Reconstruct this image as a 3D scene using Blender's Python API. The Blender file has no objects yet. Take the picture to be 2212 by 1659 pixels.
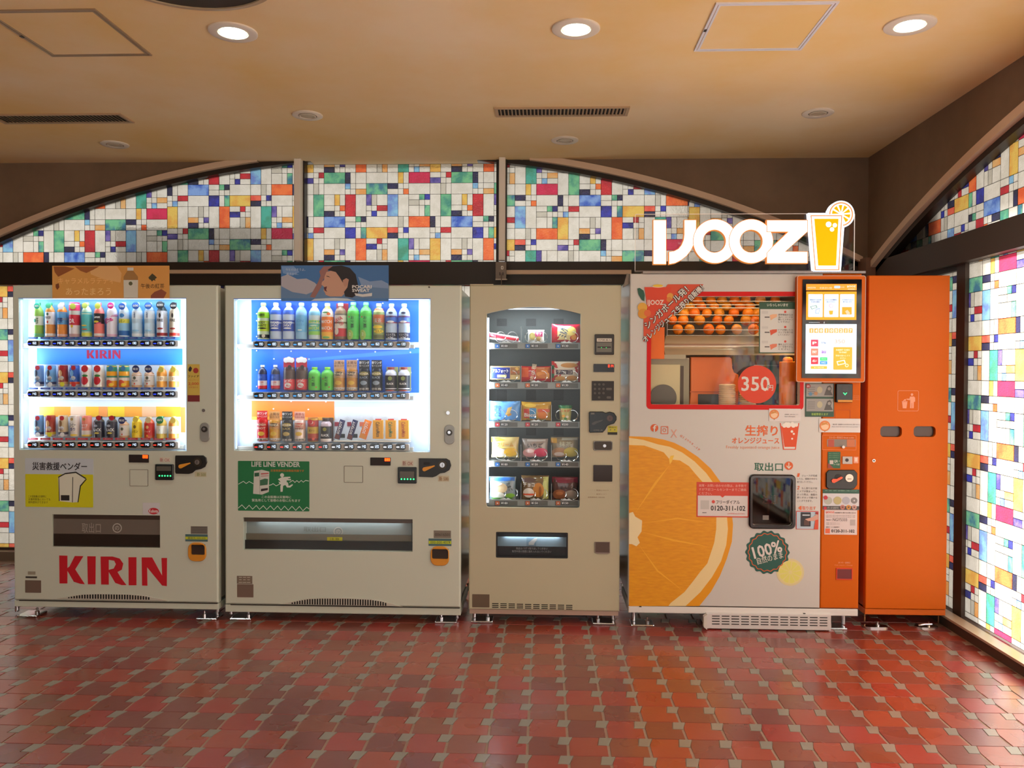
import bpy, math, random
from mathutils import Matrix, Vector
from mathutils.geometry import tessellate_polygon
random.seed(7)
sc = bpy.context.scene
COL = sc.collection
PI = math.pi

# ------------------------------------------------------------------ camera
F_PX, CX, CY, CAM_Z = 1750.0, 1106.0, 829.5, 1.388
XV = Vector((0.99921186, 0.00447723, -0.03944134))
YV = Vector((0.03950711, -0.01570008, 0.99909594))
ZV = Vector((0.00385395, -0.99986672, -0.01586459))
RW = Matrix((XV, YV, ZV))
cam_d = bpy.data.cameras.new('camera')
cam = bpy.data.objects.new('camera', cam_d); COL.objects.link(cam)
cam_d.sensor_width = 36.0; cam_d.lens = F_PX / 2212 * 36; cam_d.clip_start = 0.05
a, b, c = RW @ Vector((1, 0, 0)), RW @ Vector((0, -1, 0)), RW @ Vector((0, 0, -1))
cam.matrix_world = Matrix(((a.x, b.x, c.x, 0), (a.y, b.y, c.y, 0), (a.z, b.z, c.z, CAM_Z), (0, 0, 0, 1)))
sc.camera = cam

# ------------------------------------------------------------------ world, sun, exposure
SKY, SUN, SPOT = 1.58, 19.0, 15.0
sc.view_settings.view_transform = 'Standard'; sc.view_settings.look = 'None'
sc.view_settings.gamma = 1.0; sc.view_settings.exposure = 0.0
sc.view_settings.use_curve_mapping = False
w = bpy.data.worlds.new('sky'); sc.world = w; w.use_nodes = True
bg = w.node_tree.nodes['Background']; bg.inputs[0].default_value = (1.0, 0.985, 0.94, 1); bg.inputs[1].default_value = SKY
sd = bpy.data.lights.new('sun', 'SUN'); sd.energy = SUN; sd.angle = math.radians(9); sd.color = (1, 0.97, 0.93)
sun = bpy.data.objects.new('sun', sd); COL.objects.link(sun)
sun.rotation_euler = Vector((-1.0, -0.62, -0.75)).to_track_quat('-Z', 'Y').to_euler()
sun.location = (8, 6, 6)

# ------------------------------------------------------------------ pixel -> place (on the plane y = Y)
def FP(u, v, Y):
    r = RW @ Vector((u - CX, v - CY, F_PX))
    return (r.x / r.y * Y, CAM_Z + r.z / r.y * Y)
def RPx(u, v, X):
    r = RW @ Vector((u - CX, v - CY, F_PX))
    return (r.y / r.x * X, CAM_Z + r.z / r.x * X)
# photograph close-ups the measurements were taken from: origin and magnification
cA, cB, cC, cD = (0, 560, 3.951), (0, 960, 4.253), (470, 560, 3.949), (470, 960, 4.022)
cE, cF, cG, cH = (1000, 590, 4.367), (1000, 960, 4.047), (1340, 580, 4.096), (1340, 960, 4.046)
cW, cM, cR, cS, cT = (0, 340, 3.352), (630, 340, 4.514), (1060, 340, 4.424), (1380, 400, 3.814), (1840, 560, 3.77)
def pt(crop, x, y, Y):
    return FP(crop[0] + x / crop[2], crop[1] + y / crop[2], Y)
def rc(crop, x0, y0, x1, y1, Y):
    xm, ym = (x0 + x1) / 2, (y0 + y1) / 2
    return (pt(crop, x0, ym, Y)[0], pt(crop, xm, y1, Y)[1], pt(crop, x1, ym, Y)[0], pt(crop, xm, y0, Y)[1])

# ------------------------------------------------------------------ materials
def lin(c):
    return tuple(((x / 255) / 12.92 if x / 255 <= 0.04045 else ((x / 255 + 0.055) / 1.055) ** 2.4) for x in c)
MC = {}
def M(c, rough=0.45, metal=0.0, emit=0.0, spec=0.5, noise=0.0, scale=30, coat=0.0):
    key = (tuple(c), rough, metal, emit, spec, noise, scale, coat)
    if key in MC: return MC[key]
    m = bpy.data.materials.new('paint'); m.use_nodes = True
    nt = m.node_tree; p = nt.nodes['Principled BSDF']; l = lin(c)
    p.inputs['Base Color'].default_value = (*l, 1); p.inputs['Roughness'].default_value = rough
    p.inputs['Metallic'].default_value = metal; p.inputs['Specular IOR Level'].default_value = spec
    p.inputs['Coat Weight'].default_value = coat
    if emit:
        p.inputs['Emission Color'].default_value = (*l, 1); p.inputs['Emission Strength'].default_value = emit
    if noise:
        tc = nt.nodes.new('ShaderNodeTexCoord'); n = nt.nodes.new('ShaderNodeTexNoise'); n.inputs['Scale'].default_value = scale
        n.inputs['Detail'].default_value = 4
        mx = nt.nodes.new('ShaderNodeMix'); mx.data_type = 'RGBA'
        mx.inputs['A'].default_value = (*[v * (1 - noise) for v in l], 1); mx.inputs['B'].default_value = (*[min(1, v * (1 + noise)) for v in l], 1)
        nt.links.new(tc.outputs['Object'], n.inputs['Vector']); nt.links.new(n.outputs['Fac'], mx.inputs['Factor'])
        nt.links.new(mx.outputs['Result'], p.inputs['Base Color'])
    MC[key] = m; return m

def glass_mat(tint=(1, 1, 1), refl=0.06, rough=0.03):
    m = bpy.data.materials.new('clear_glass'); m.use_nodes = True; nt = m.node_tree; nt.nodes.clear()
    o = nt.nodes.new('ShaderNodeOutputMaterial'); t = nt.nodes.new('ShaderNodeBsdfTransparent'); g = nt.nodes.new('ShaderNodeBsdfGlossy')
    fr = nt.nodes.new('ShaderNodeFresnel'); fr.inputs[0].default_value = 1.45
    mx = nt.nodes.new('ShaderNodeMixShader'); t.inputs[0].default_value = (*tint, 1); g.inputs['Roughness'].default_value = rough
    ge = nt.nodes.new('ShaderNodeNewGeometry'); inv = nt.nodes.new('ShaderNodeMath'); inv.operation = 'SUBTRACT'; inv.inputs[0].default_value = 1
    mu = nt.nodes.new('ShaderNodeMath'); mu.operation = 'MULTIPLY'      # reflect on the outer face only
    nt.links.new(ge.outputs['Backfacing'], inv.inputs[1]); nt.links.new(inv.outputs[0], mu.inputs[0]); nt.links.new(fr.outputs[0], mu.inputs[1])
    nt.links.new(mu.outputs[0], mx.inputs[0]); nt.links.new(t.outputs[0], mx.inputs[1]); nt.links.new(g.outputs[0], mx.inputs[2]); nt.links.new(mx.outputs[0], o.inputs[0])
    return m

PANEC = {  # base colour, blotch colour of every kind of stained pane
    'w': ((238, 232, 222), (226, 220, 208)), 'y_': ((210, 204, 190), (202, 196, 184)), 'g': ((120, 200, 145), (60, 150, 130)),
    't': ((70, 180, 160), (60, 150, 120)), 'n': ((20, 20, 84), (14, 14, 50)), 'u': ((70, 60, 150), (130, 110, 190)),
    'r': ((212, 26, 44), (180, 20, 40)), 'p': ((222, 22, 84), (205, 15, 70)), 'o': ((250, 120, 50), (235, 90, 30)),
    'a': ((240, 165, 85), (235, 185, 120)), 'y': ((240, 200, 90), (235, 170, 70)), 's': ((130, 170, 235), (40, 90, 200)),
    'l': ((140, 200, 235), (110, 140, 215)), 'b': ((40, 50, 180), (25, 25, 110)), 'c': ((245, 110, 80), (235, 80, 60)),
    'k': ((120, 200, 150), (50, 120, 150))}
PM = {}
def pane_mat(k):
    if k in PM: return PM[k]
    c1, c2 = PANEC[k]
    pale = lambda c: tuple(v * .94 + .045 for v in lin(c)) if k not in 'wy_' or k == 'y' else lin(c)
    m = bpy.data.materials.new('stained_glass'); m.use_nodes = True; nt = m.node_tree; nt.nodes.clear(); N = nt.nodes.new; L = nt.links.new
    o = N('ShaderNodeOutputMaterial'); tc = N('ShaderNodeTexCoord'); oi = N('ShaderNodeObjectInfo')
    geo = N('ShaderNodeNewGeometry')
    n1 = N('ShaderNodeTexNoise'); n1.inputs['Scale'].default_value = 14; n1.inputs['Detail'].default_value = 3
    ramp = N('ShaderNodeMapRange'); ramp.inputs[1].default_value = .42; ramp.inputs[2].default_value = .62
    mx = N('ShaderNodeMix'); mx.data_type = 'RGBA'
    mx.inputs['A'].default_value = (*pale(c1), 1); mx.inputs['B'].default_value = (*pale(c2), 1)
    n2 = N('ShaderNodeTexNoise'); n2.inputs['Scale'].default_value = 95; n2.inputs['Detail'].default_value = 2
    bp = N('ShaderNodeBump'); bp.inputs['Strength'].default_value = .55; bp.inputs['Distance'].default_value = .006
    tr = N('ShaderNodeBsdfTranslucent'); rf = N('ShaderNodeBsdfRefraction'); gl = N('ShaderNodeBsdfGlossy')
    rf.inputs['Roughness'].default_value = .12; rf.inputs['IOR'].default_value = 1.12; gl.inputs['Roughness'].default_value = .12
    m1 = N('ShaderNodeMixShader'); m1.inputs[0].default_value = .22; m2 = N('ShaderNodeMixShader'); m2.inputs[0].default_value = .06
    L(geo.outputs['Position'], n1.inputs['Vector']); L(n1.outputs['Fac'], ramp.inputs[0]); L(ramp.outputs[0], mx.inputs['Factor'])
    L(geo.outputs['Position'], n2.inputs['Vector']); L(n2.outputs['Fac'], bp.inputs['Height'])
    L(mx.outputs['Result'], tr.inputs['Color']); L(mx.outputs['Result'], rf.inputs['Color'])
    L(bp.outputs[0], rf.inputs['Normal']); L(bp.outputs[0], gl.inputs['Normal']); L(bp.outputs[0], tr.inputs['Normal'])
    L(tr.outputs[0], m1.inputs[1]); L(rf.outputs[0], m1.inputs[2]); L(m1.outputs[0], m2.inputs[1]); L(gl.outputs[0], m2.inputs[2]); L(m2.outputs[0], o.inputs[0])
    PM[k] = m; return m

# ------------------------------------------------------------------ mesh collector and object helpers
ORG = {}
class G:
    def __init__(s): s.v = []; s.f = []; s.mi = []
    def add(s, vs, fs, mi=0):
        n = len(s.v); s.v += [tuple(p) for p in vs]; s.f += [tuple(i + n for i in f) for f in fs]; s.mi += [mi] * len(fs); return s
    def box(s, x0, x1, y0, y1, z0, z1, mi=0):
        return s.add([(x0, y0, z0), (x1, y0, z0), (x1, y1, z0), (x0, y1, z0), (x0, y0, z1), (x1, y0, z1), (x1, y1, z1), (x0, y1, z1)],
                     [(0, 3, 2, 1), (4, 5, 6, 7), (0, 1, 5, 4), (1, 2, 6, 5), (2, 3, 7, 6), (3, 0, 4, 7)], mi)
    def prism(s, loops, y0, d, ch=0.0, mi=0, back=True, M3=None):
        """outline(s) in (x, z): first is the outside, others are holes; front at y0, goes back by d"""
        loops = [list(l) for l in loops]
        def area(l): return sum(l[i][0] * l[(i + 1) % len(l)][1] - l[(i + 1) % len(l)][0] * l[i][1] for i in range(len(l)))
        if area(loops[0]) < 0: loops[0].reverse()
        for l in loops[1:]:
            if area(l) > 0: l.reverse()
        fr = [l[:] for l in loops]
        if ch: fr[0] = inset(loops[0], ch)
        tri = tessellate_polygon([[Vector((x, z, 0)) for x, z in l] for l in fr])
        flat = [p for l in fr for p in l]
        tf = []
        for t in tri:
            p, q, r = [flat[i] for i in t]
            ar = (q[0] - p[0]) * (r[1] - p[1]) - (r[0] - p[0]) * (q[1] - p[1])
            tf.append(tuple(t) if ar > 0 else (t[0], t[2], t[1]))
        s.add([(x, y0, z) for x, z in flat], tf, mi)
        if d:
            o = 0
            for k, l in enumerate(loops):
                n = len(l); vs = [(x, y0, z) for x, z in fr[k]]
                rings = 2
                if ch and k == 0: vs += [(x, y0 + ch, z) for x, z in l]; rings = 3
                vs += [(x, y0 + d, z) for x, z in l]
                fs = []
                for r in range(rings - 1):
                    for i in range(n):
                        j = (i + 1) % n
                        fs.append((r * n + i, (r + 1) * n + i, (r + 1) * n + j, r * n + j))
                s.add(vs, fs, mi)
            if back:
                fl2 = [p for l in loops for p in l]
                s.add([(x, y0 + d, z) for x, z in fl2], [t[::-1] for t in tf], mi)
        return s
    def lathe(s, cx, cy, prof, n=20, mi=0, cap=True):
        vs = []; fs = []
        for r, z in prof: vs += [(cx + r * math.cos(2 * PI * k / n), cy + r * math.sin(2 * PI * k / n), z) for k in range(n)]
        for i in range(len(prof) - 1):
            for k in range(n):
                q = (k + 1) % n; fs.append((i * n + k, i * n + q, (i + 1) * n + q, (i + 1) * n + k))
        if cap:
            fs.append(tuple(range(n))[::-1]); fs.append(tuple((len(prof) - 1) * n + k for k in range(n)))
        return s.add(vs, fs, mi)
    def hcyl(s, cx, cz, y0, y1, r, n=24, mi=0, r2=None):
        """cylinder along y, flat face at y0"""
        r2 = r if r2 is None else r2
        vs = [(cx + r * math.cos(2 * PI * k / n), y0, cz + r * math.sin(2 * PI * k / n)) for k in range(n)]
        vs += [(cx + r2 * math.cos(2 * PI * k / n), y1, cz + r2 * math.sin(2 * PI * k / n)) for k in range(n)]
        return s.add(vs, [tuple(range(n)), tuple(range(2 * n - 1, n - 1, -1))] + [(k, n + k, n + (k + 1) % n, (k + 1) % n) for k in range(n)], mi)
    def tube(s, path, r, n=6, mi=0, closed=False):
        path = [Vector(p) for p in path]; m = len(path); vs = []; fs = []
        for i, p in enumerate(path):
            if closed: d = path[(i + 1) % m] - path[i - 1]
            else: d = path[min(i + 1, m - 1)] - path[max(i - 1, 0)]
            d.normalize(); up = Vector((0, 0, 1)) if abs(d.z) < .9 else Vector((1, 0, 0))
            e1 = d.cross(up).normalized(); e2 = d.cross(e1)
            vs += [tuple(p + (e1 * math.cos(2 * PI * k / n) + e2 * math.sin(2 * PI * k / n)) * r) for k in range(n)]
        for i in range(m if closed else m - 1):
            a, b = i * n, ((i + 1) % m) * n
            for k in range(n): q = (k + 1) % n; fs.append((a + k, a + q, b + q, b + k))
        if not closed: fs += [tuple(range(n))[::-1], tuple(range((m - 1) * n, m * n))]
        return s.add(vs, fs, mi)
    def mesh(s, mats, org=(0, 0, 0), smooth=False):
        me = bpy.data.meshes.new('mesh'); me.from_pydata([(x - org[0], y - org[1], z - org[2]) for x, y, z in s.v], [], s.f)
        for m in (mats if isinstance(mats, (list, tuple)) else [mats]): me.materials.append(m)
        if any(s.mi): me.polygons.foreach_set('material_index', s.mi)
        if smooth: me.polygons.foreach_set('use_smooth', [True] * len(s.f))
        me.update()
        if smooth: me.set_sharp_from_angle(angle=math.radians(40))
        return me
    def build(s, name, mats, parent=None, smooth=False, org=None):
        if parent is not None: org = ORG[parent.name]
        if org is None: org = (0, 0, 0)
        o = bpy.data.objects.new(name, s.mesh(mats, org, smooth)); COL.objects.link(o)
        if parent is not None: o.parent = parent
        else: o.location = org
        ORG[o.name] = org
        return o
def inset(l, d):
    n = len(l); out = []
    for i in range(n):
        p, q, r = Vector(l[i - 1]), Vector(l[i]), Vector(l[(i + 1) % n])
        e1, e2 = (q - p), (r - q)
        if e1.length < 1e-9 or e2.length < 1e-9: out.append(tuple(q)); continue
        e1.normalize(); e2.normalize(); n1, n2 = Vector((-e1.y, e1.x)), Vector((-e2.y, e2.x))
        b = n1 + n2; b = b / max(.3, b.dot(n1)); out.append(tuple(q + b * d))
    return out
def tag(o, label=None, cat=None, group=None, kind=None):
    if label: o['label'] = label
    if cat: o['category'] = cat
    if group: o['group'] = group
    if kind: o['kind'] = kind
    return o
def thing(name, loc, label, cat, group=None):
    o = bpy.data.objects.new(name, None); o.empty_display_size = .05; COL.objects.link(o); o.location = loc; ORG[o.name] = tuple(loc)
    return tag(o, label, cat, group)
def struct(o, label=None): return tag(o, label, None, None, 'structure')
def rect(r): return [(r[0], r[1]), (r[2], r[1]), (r[2], r[3]), (r[0], r[3])]
def rrect(r, q, n=5):
    x0, z0, x1, z1 = r; q = min(q, (x1 - x0) / 2.001, (z1 - z0) / 2.001); out = []
    for cx, cz, a0 in ((x1 - q, z1 - q, 0), (x0 + q, z1 - q, 90), (x0 + q, z0 + q, 180), (x1 - q, z0 + q, 270)):
        for k in range(n + 1):
            t = math.radians(a0 + 90 * k / n); out.append((cx + q * math.cos(t), cz + q * math.sin(t)))
    return out
def circ(cx, cz, r, n=32, a0=0, a1=2 * PI):
    full = abs(a1 - a0 - 2 * PI) < 1e-6
    return [(cx + r * math.cos(a0 + (a1 - a0) * k / (n if full else n - 1)), cz + r * math.sin(a0 + (a1 - a0) * k / (n if full else n - 1))) for k in range(n)]

_TC = {}
def text_geo(s, bold):
    key = (s, bold)
    if key in _TC: return _TC[key]
    cu = bpy.data.curves.new('t', 'FONT'); cu.body = s; cu.offset = bold; cu.resolution_u = 2; cu.space_line = 1.0; cu.fill_mode = 'FRONT'
    o = bpy.data.objects.new('t', cu)
    me = bpy.data.meshes.new_from_object(o)
    vs = [(v.co.x, v.co.y) for v in me.vertices]; fs = [tuple(p.vertices) for p in me.polygons]
    bpy.data.objects.remove(o); bpy.data.curves.remove(cu); bpy.data.meshes.remove(me)
    if not vs: vs = [(0, 0), (1, 0), (0, 1)]; fs = [(0, 1, 2)]
    x0, x1 = min(v[0] for v in vs), max(v[0] for v in vs); z0, z1 = min(v[1] for v in vs), max(v[1] for v in vs)
    vs = [((x - x0) / (x1 - x0 + 1e-9), (z - z0) / (z1 - z0 + 1e-9)) for x, z in vs]
    _TC[key] = (vs, fs); return vs, fs
def add_text(g, s, r, y, bold=0.0, rot=0.0, wrap=None, mi=0, shear=0.0):
    W, H = r[2] - r[0], r[3] - r[1]
    cjk = any(ord(c) > 0x2fff for c in s)
    if bold >= .02 and (cjk or bold > .032):     # thicken by a few shifted strokes: keeps the small counters open
        d = H * min(bold, .1) * (.5 if bold < .08 else .75)
        for k, (a, b) in enumerate(((-1, -1), (1, -1), (-1, 1), (1, 1)) if H > .012 else ((-1, 0), (1, 0))):
            add_text(g, s, (r[0] + a * d, r[1] + b * d, r[2] + a * d, r[3] + b * d), y - .00002 * k, 0.0, rot, wrap, mi, shear)
        return
    if cjk: bold = 0.0
    vs, fs = text_geo(s, bold); cx, cz = (r[0] + r[2]) / 2, (r[1] + r[3]) / 2
    ca, sa = math.cos(rot), math.sin(rot); out = []
    for u, v in vs:
        x = (u - .5) * W + shear * (v - .5) * H; z = (v - .5) * H
        X, Z = cx + x * ca - z * sa, cz + x * sa + z * ca
        out.append((X, wrap(X, Z) if wrap else y, Z))
    g.add(out, fs, mi)
def text(name, s, r, col, parent, y, bold=0.0, rot=0.0, rough=.5, emit=0, shear=0.0):
    g = G(); add_text(g, s, r, y, bold, rot, None, 0, shear); return g.build(name, M(col, rough, 0, emit), parent)
LAY = [0]
def lift(t):      # neighbouring stickers never lie in exactly the same plane
    LAY[0] = (LAY[0] + 1) % 9
    return LAY[0] * .00003 if t <= .0013 else 0.0
def plate(name, r, col, parent, y, t=.002, q=0.0, rough=.45, emit=0, metal=0, ch=0.0, mat=None):
    if 0 < t <= .0013: j = lift(t); y -= j; t -= j * .5
    g = G(); g.prism([rrect(r, q) if q else rect(r)], y - t, t, ch); return g.build(name, mat or M(col, rough, metal, emit), parent)
def poly(name, loops, col, parent, y, t=.0006, rough=.5, emit=0, mat=None):
    if 0 < t <= .0013: y -= lift(t)
    g = G(); g.prism(loops, y - t, t); return g.build(name, mat or M(col, rough, 0, emit), parent)
def area(name, loc, target, sx, sy, power, col, parent=None):
    d = bpy.data.lights.new(name, 'AREA'); d.shape = 'RECTANGLE'; d.size = sx; d.size_y = sy; d.energy = power; d.color = col
    o = bpy.data.objects.new(name, d); COL.objects.link(o)
    og = ORG[parent.name] if parent is not None else (0, 0, 0)
    o.rotation_euler = (Vector(target) - Vector(loc)).to_track_quat('-Z', 'Y').to_euler()
    o.location = (loc[0] - og[0], loc[1] - og[1], loc[2] - og[2])
    if parent is not None: o.parent = parent
    return o
WHITE = (214, 210, 196)
CHROME = M((205, 205, 210), .18, 1.0)
exec_order = 0

# ================================================================== THE SETTING
YG, XG, YP, XP, ZC = 5.80, 2.31, 5.74, 2.245, 2.88      # glass planes, plaster faces, ceiling
GROUT = M((150, 122, 104), .6, noise=.15, scale=60)
g = G(); g.box(-6.5, 2.33, -3.5, 5.9, -.05, -.0025)
floor = struct(g.build('floor', GROUT), 'red clay tiled floor with small grey green inset tiles')
T, TX0, TY0 = .15, -.3671, 2.8794
def tile_mat(c, k):
    m = bpy.data.materials.new('clay_tile'); m.use_nodes = True; nt = m.node_tree; N = nt.nodes.new; L = nt.links.new; p = nt.nodes['Principled BSDF']; p.inputs['Coat Weight'].default_value = .55; p.inputs['Coat Roughness'].default_value = .2
    ge = N('ShaderNodeNewGeometry'); n = N('ShaderNodeTexNoise'); n.inputs['Scale'].default_value = 4.5; n.inputs['Detail'].default_value = 2
    mx = N('ShaderNodeMix'); mx.data_type = 'RGBA'; l = lin(c)
    mx.inputs['A'].default_value = (*[v * .90 for v in l], 1); mx.inputs['B'].default_value = (*[v * 1.12 for v in l], 1)
    mr = N('ShaderNodeMapRange'); mr.inputs[1].default_value = .3; mr.inputs[2].default_value = .7; mr.inputs[3].default_value = k; mr.inputs[4].default_value = k + .16
    n3 = N('ShaderNodeTexNoise'); n3.inputs['Scale'].default_value = 40; bp = N('ShaderNodeBump'); bp.inputs['Strength'].default_value = .08; bp.inputs['Distance'].default_value = .004
    L(ge.outputs['Position'], n.inputs['Vector']); L(n.outputs['Fac'], mx.inputs['Factor']); L(mx.outputs['Result'], p.inputs['Base Color'])
    L(n.outputs['Fac'], mr.inputs[0]); L(mr.outputs[0], p.inputs['Roughness']); L(ge.outputs['Position'], n3.inputs['Vector']); L(n3.outputs['Fac'], bp.inputs['Height']); L(bp.outputs[0], p.inputs['Normal'])
    return m
TM = [tile_mat(c, .22) for c in ((146, 58, 42), (120, 58, 48), (148, 50, 42), (130, 64, 46), (118, 54, 48), (150, 62, 42))]
DOTM = tile_mat((132, 124, 112), .28)
DOT = [(.0305, .031), (-.0173, .031), (-.0264, -.031), (.014, -.031)]
e = .0022
REDT = [(.0305 + e, .031 - e * .6), (.0225 + e, .006), (.0165 + e, -.012), (.0148 + e, -.031), (.0148 + e, -.119 + e * .6), (.1615 - .0045, -.119 + e * .6), (.1615 - .0045, -.031 - e * 1.2),
        (.15 - .0264 - e, -.031 - e * .8), (.15 - .022 - e, -.002), (.15 - .0173 - e, .031 - e * .6)]
def slab(pts, m, z0=-.0025, z1=0.0):
    g = G(); n = len(pts); ins = inset(pts if sum(pts[i][0] * pts[(i + 1) % n][1] - pts[(i + 1) % n][0] * pts[i][1] for i in range(n)) > 0 else pts[::-1], .0008)
    base = pts if sum(pts[i][0] * pts[(i + 1) % n][1] - pts[(i + 1) % n][0] * pts[i][1] for i in range(n)) > 0 else pts[::-1]
    return base, ins
def tile_geo(g, pts, ox, oy, mi, dz=0.0):
    base, ins = slab(pts, None); n = len(base)
    vs = [(ox + x, oy + y, dz) for x, y in ins] + [(ox + x, oy + y, dz - .0026) for x, y in base]
    g.add(vs, [tuple(range(n))] + [(i, n + i, n + (i + 1) % n, (i + 1) % n) for i in range(n)], mi)
tmesh = []
for m in TM:
    gg = G(); tile_geo(gg, REDT, 0, 0, 0); tmesh.append(gg.mesh(m))
gg = G(); tile_geo(gg, DOT, 0, 0, 0); dotmesh = gg.mesh(DOTM)
cells = []
for i in range(-40, 18):
    for j in range(-14, 20):
        x, y = TX0 + T * i, TY0 + T * j
        if x > 2.1 or y > 5.66: continue
        vis = 0
        if y > 2.78 and y < 4.62 and abs(x + .05) < y * .66: vis = 1.0 / y
        cells.append((-vis, i, j, x, y))
cells.sort()
grest, gdot = G(), G(); nr = nd = 0
for v, i, j, x, y in cells:
    k = ((i + j) % 2) * 3 + random.choice((0, 1, 2)) if random.random() < .8 else random.randrange(6)
    k = [0, 2, 5, 1, 3, 4][k]
    if x + .16 < 2.22:
        if v < 0 and nr < 300:
            o = bpy.data.objects.new('tile', tmesh[k]); COL.objects.link(o); o.parent = floor; o.location = (x, y, random.uniform(-.0003, .0003)); nr += 1
        else: tile_geo(grest, REDT, x, y, k)
    if v < 0 and nd < 300:
        o = bpy.data.objects.new('inset_tile', dotmesh); COL.objects.link(o); o.parent = floor; o.location = (x, y, .0002); nd += 1
    else: tile_geo(gdot, DOT, x, y, 0)
tag(grest.build('tile_field', TM, floor), kind='stuff'); tag(gdot.build('inset_tile_field', DOTM, floor), kind='stuff')

# ceiling plaster
def plaster(c1, c2, sc1=1.2, rough=.8):
    m = bpy.data.materials.new('plaster'); m.use_nodes = True; nt = m.node_tree; N = nt.nodes.new; L = nt.links.new; p = nt.nodes['Principled BSDF']
    ge = N('ShaderNodeNewGeometry'); n = N('ShaderNodeTexNoise'); n.inputs['Scale'].default_value = sc1; n.inputs['Detail'].default_value = 5; n.inputs['Roughness'].default_value = .6
    mr = N('ShaderNodeMapRange'); mr.inputs[1].default_value = .36; mr.inputs[2].default_value = .66
    mx = N('ShaderNodeMix'); mx.data_type = 'RGBA'; mx.inputs['A'].default_value = (*lin(c1), 1); mx.inputs['B'].default_value = (*lin(c2), 1)
    n2 = N('ShaderNodeTexNoise'); n2.inputs['Scale'].default_value = 160; bp = N('ShaderNodeBump'); bp.inputs['Strength'].default_value = .12; bp.inputs['Distance'].default_value = .003
    L(ge.outputs['Position'], n.inputs['Vector']); L(n.outputs['Fac'], mr.inputs[0]); L(mr.outputs[0], mx.inputs['Factor']); L(mx.outputs['Result'], p.inputs['Base Color'])
    L(ge.outputs['Position'], n2.inputs['Vector']); L(n2.outputs['Fac'], bp.inputs['Height']); L(bp.outputs[0], p.inputs['Normal']); p.inputs['Roughness'].default_value = rough
    return m
CEILM = plaster((246, 210, 142), (252, 230, 192), .9); SPAND = plaster((126, 104, 84), (138, 114, 92), 3)
g = G(); g.box(-6.5, 2.33, -3.5, 5.9, ZC, ZC + .08); ceiling = struct(g.build('ceiling', CEILM), 'mottled tan plaster ceiling')
FRM = M((40, 30, 24), .4); TAN = M((228, 200, 174), .4); PALE = M((252, 246, 238), .35); BROWN = M((84, 66, 54), .5)

ARX, ARZ, ARR = -1.0806, -4.2876, 7.1931            # back arch circle
def zb(x): return ARZ + math.sqrt(max(0, ARR ** 2 - (x - ARX) ** 2))
AYC, AYR, AYT = 2.4, 8.5, 2.695                     # right wall arch
def zr(y): return AYT - AYR + math.sqrt(max(0, AYR ** 2 - (y - AYC) ** 2))
BZ0, BZ1 = 2.0, 2.163                               # dark beam between the upper and lower glass
# back plaster above the arch
def arch_wall(f, s0, s1, n, plane, axis, name, d, mat, off=0.0, top=ZC):
    g = G()
    for i in range(n):
        a0, a1 = s0 + (s1 - s0) * i / n, s0 + (s1 - s0) * (i + 1) / n
        b0, b1 = min(f(a0) + off, top), min(f(a1) + off, top)
        if b0 >= top and b1 >= top: continue
        if axis == 'y':
            P = lambda a, q, z: (a, q, z)
        else:
            P = lambda a, q, z: (q, a, z)
        vs = [P(a0, plane, b0), P(a1, plane, b1), P(a1, plane, top), P(a0, plane, top), P(a0, plane + d, b0), P(a1, plane + d, b1), P(a1, plane + d, top), P(a0, plane + d, top)]
        g.add(vs, [(0, 1, 2, 3), (7, 6, 5, 4), (0, 4, 5, 1)])
    return g.build(name, mat)
wall_back = struct(arch_wall(zb, -6.4, XP, 90, YP, 'y', 'wall_back', .14, SPAND, .035), 'dark brown plaster wall above the arched stained glass')
wall_right = struct(arch_wall(zr, -3.4, YP + .1, 90, XP, 'x', 'wall_right', .14, SPAND, .035), 'dark brown plaster wall over the right arched window')
def arch_band(f, s0, s1, n, p0, p1, o0, o1, axis, name, mat, parent, top=ZC):
    g = G()
    P = (lambda a, q, z: (a, q, z)) if axis == 'y' else (lambda a, q, z: (q, a, z))
    for i in range(n):
        a0, a1 = s0 + (s1 - s0) * i / n, s0 + (s1 - s0) * (i + 1) / n
        if f(a0) + o0 > top or f(a1) + o0 > top: continue
        q = [(a, pl, min(f(a) + o, top)) for a in (a0, a1) for pl in (p0, p1) for o in (o0, o1)]
        g.add([P(*t) for t in q], [(0, 1, 5, 4), (2, 6, 7, 3), (0, 4, 6, 2), (1, 3, 7, 5)])
    return g.build(name, mat, parent)
arch_band(zb, -4.5, 2.2, 90, YP - .035, YP + .02, .032, .075, 'y', 'arch_moulding', TAN, wall_back)
arch_band(zb, -4.5, 2.2, 90, YP + .0, YG + .02, -.002, .034, 'y', 'arch_frame', FRM, wall_back)
arch_band(zr, 0, 5.74, 90, XP - .035, XP + .02, .032, .078, 'x', 'arch_moulding', TAN, wall_right)
arch_band(zr, 0, 5.6, 90, XP + .0, XG + .02, -.002, .034, 'x', 'arch_frame', FRM, wall_right)
# far sides of the room, out of the picture
g = G(); g.box(-6.6, -6.5, -3.5, 5.9, -.05, ZC + .08); struct(g.build('wall_left', plaster((150, 125, 100), (170, 145, 115))), 'brown plaster wall')
g = G(); g.box(-6.5, -4.2, -3.6, -3.5, -.05, ZC); g.box(1.2, 2.33, -3.6, -3.5, -.05, ZC); g.box(-4.2, 1.2, -3.6, -3.5, 2.4, ZC)
struct(g.build('wall_front', plaster((150, 125, 100), (170, 145, 115))), 'wall with the wide entrance behind the viewer')
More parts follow.
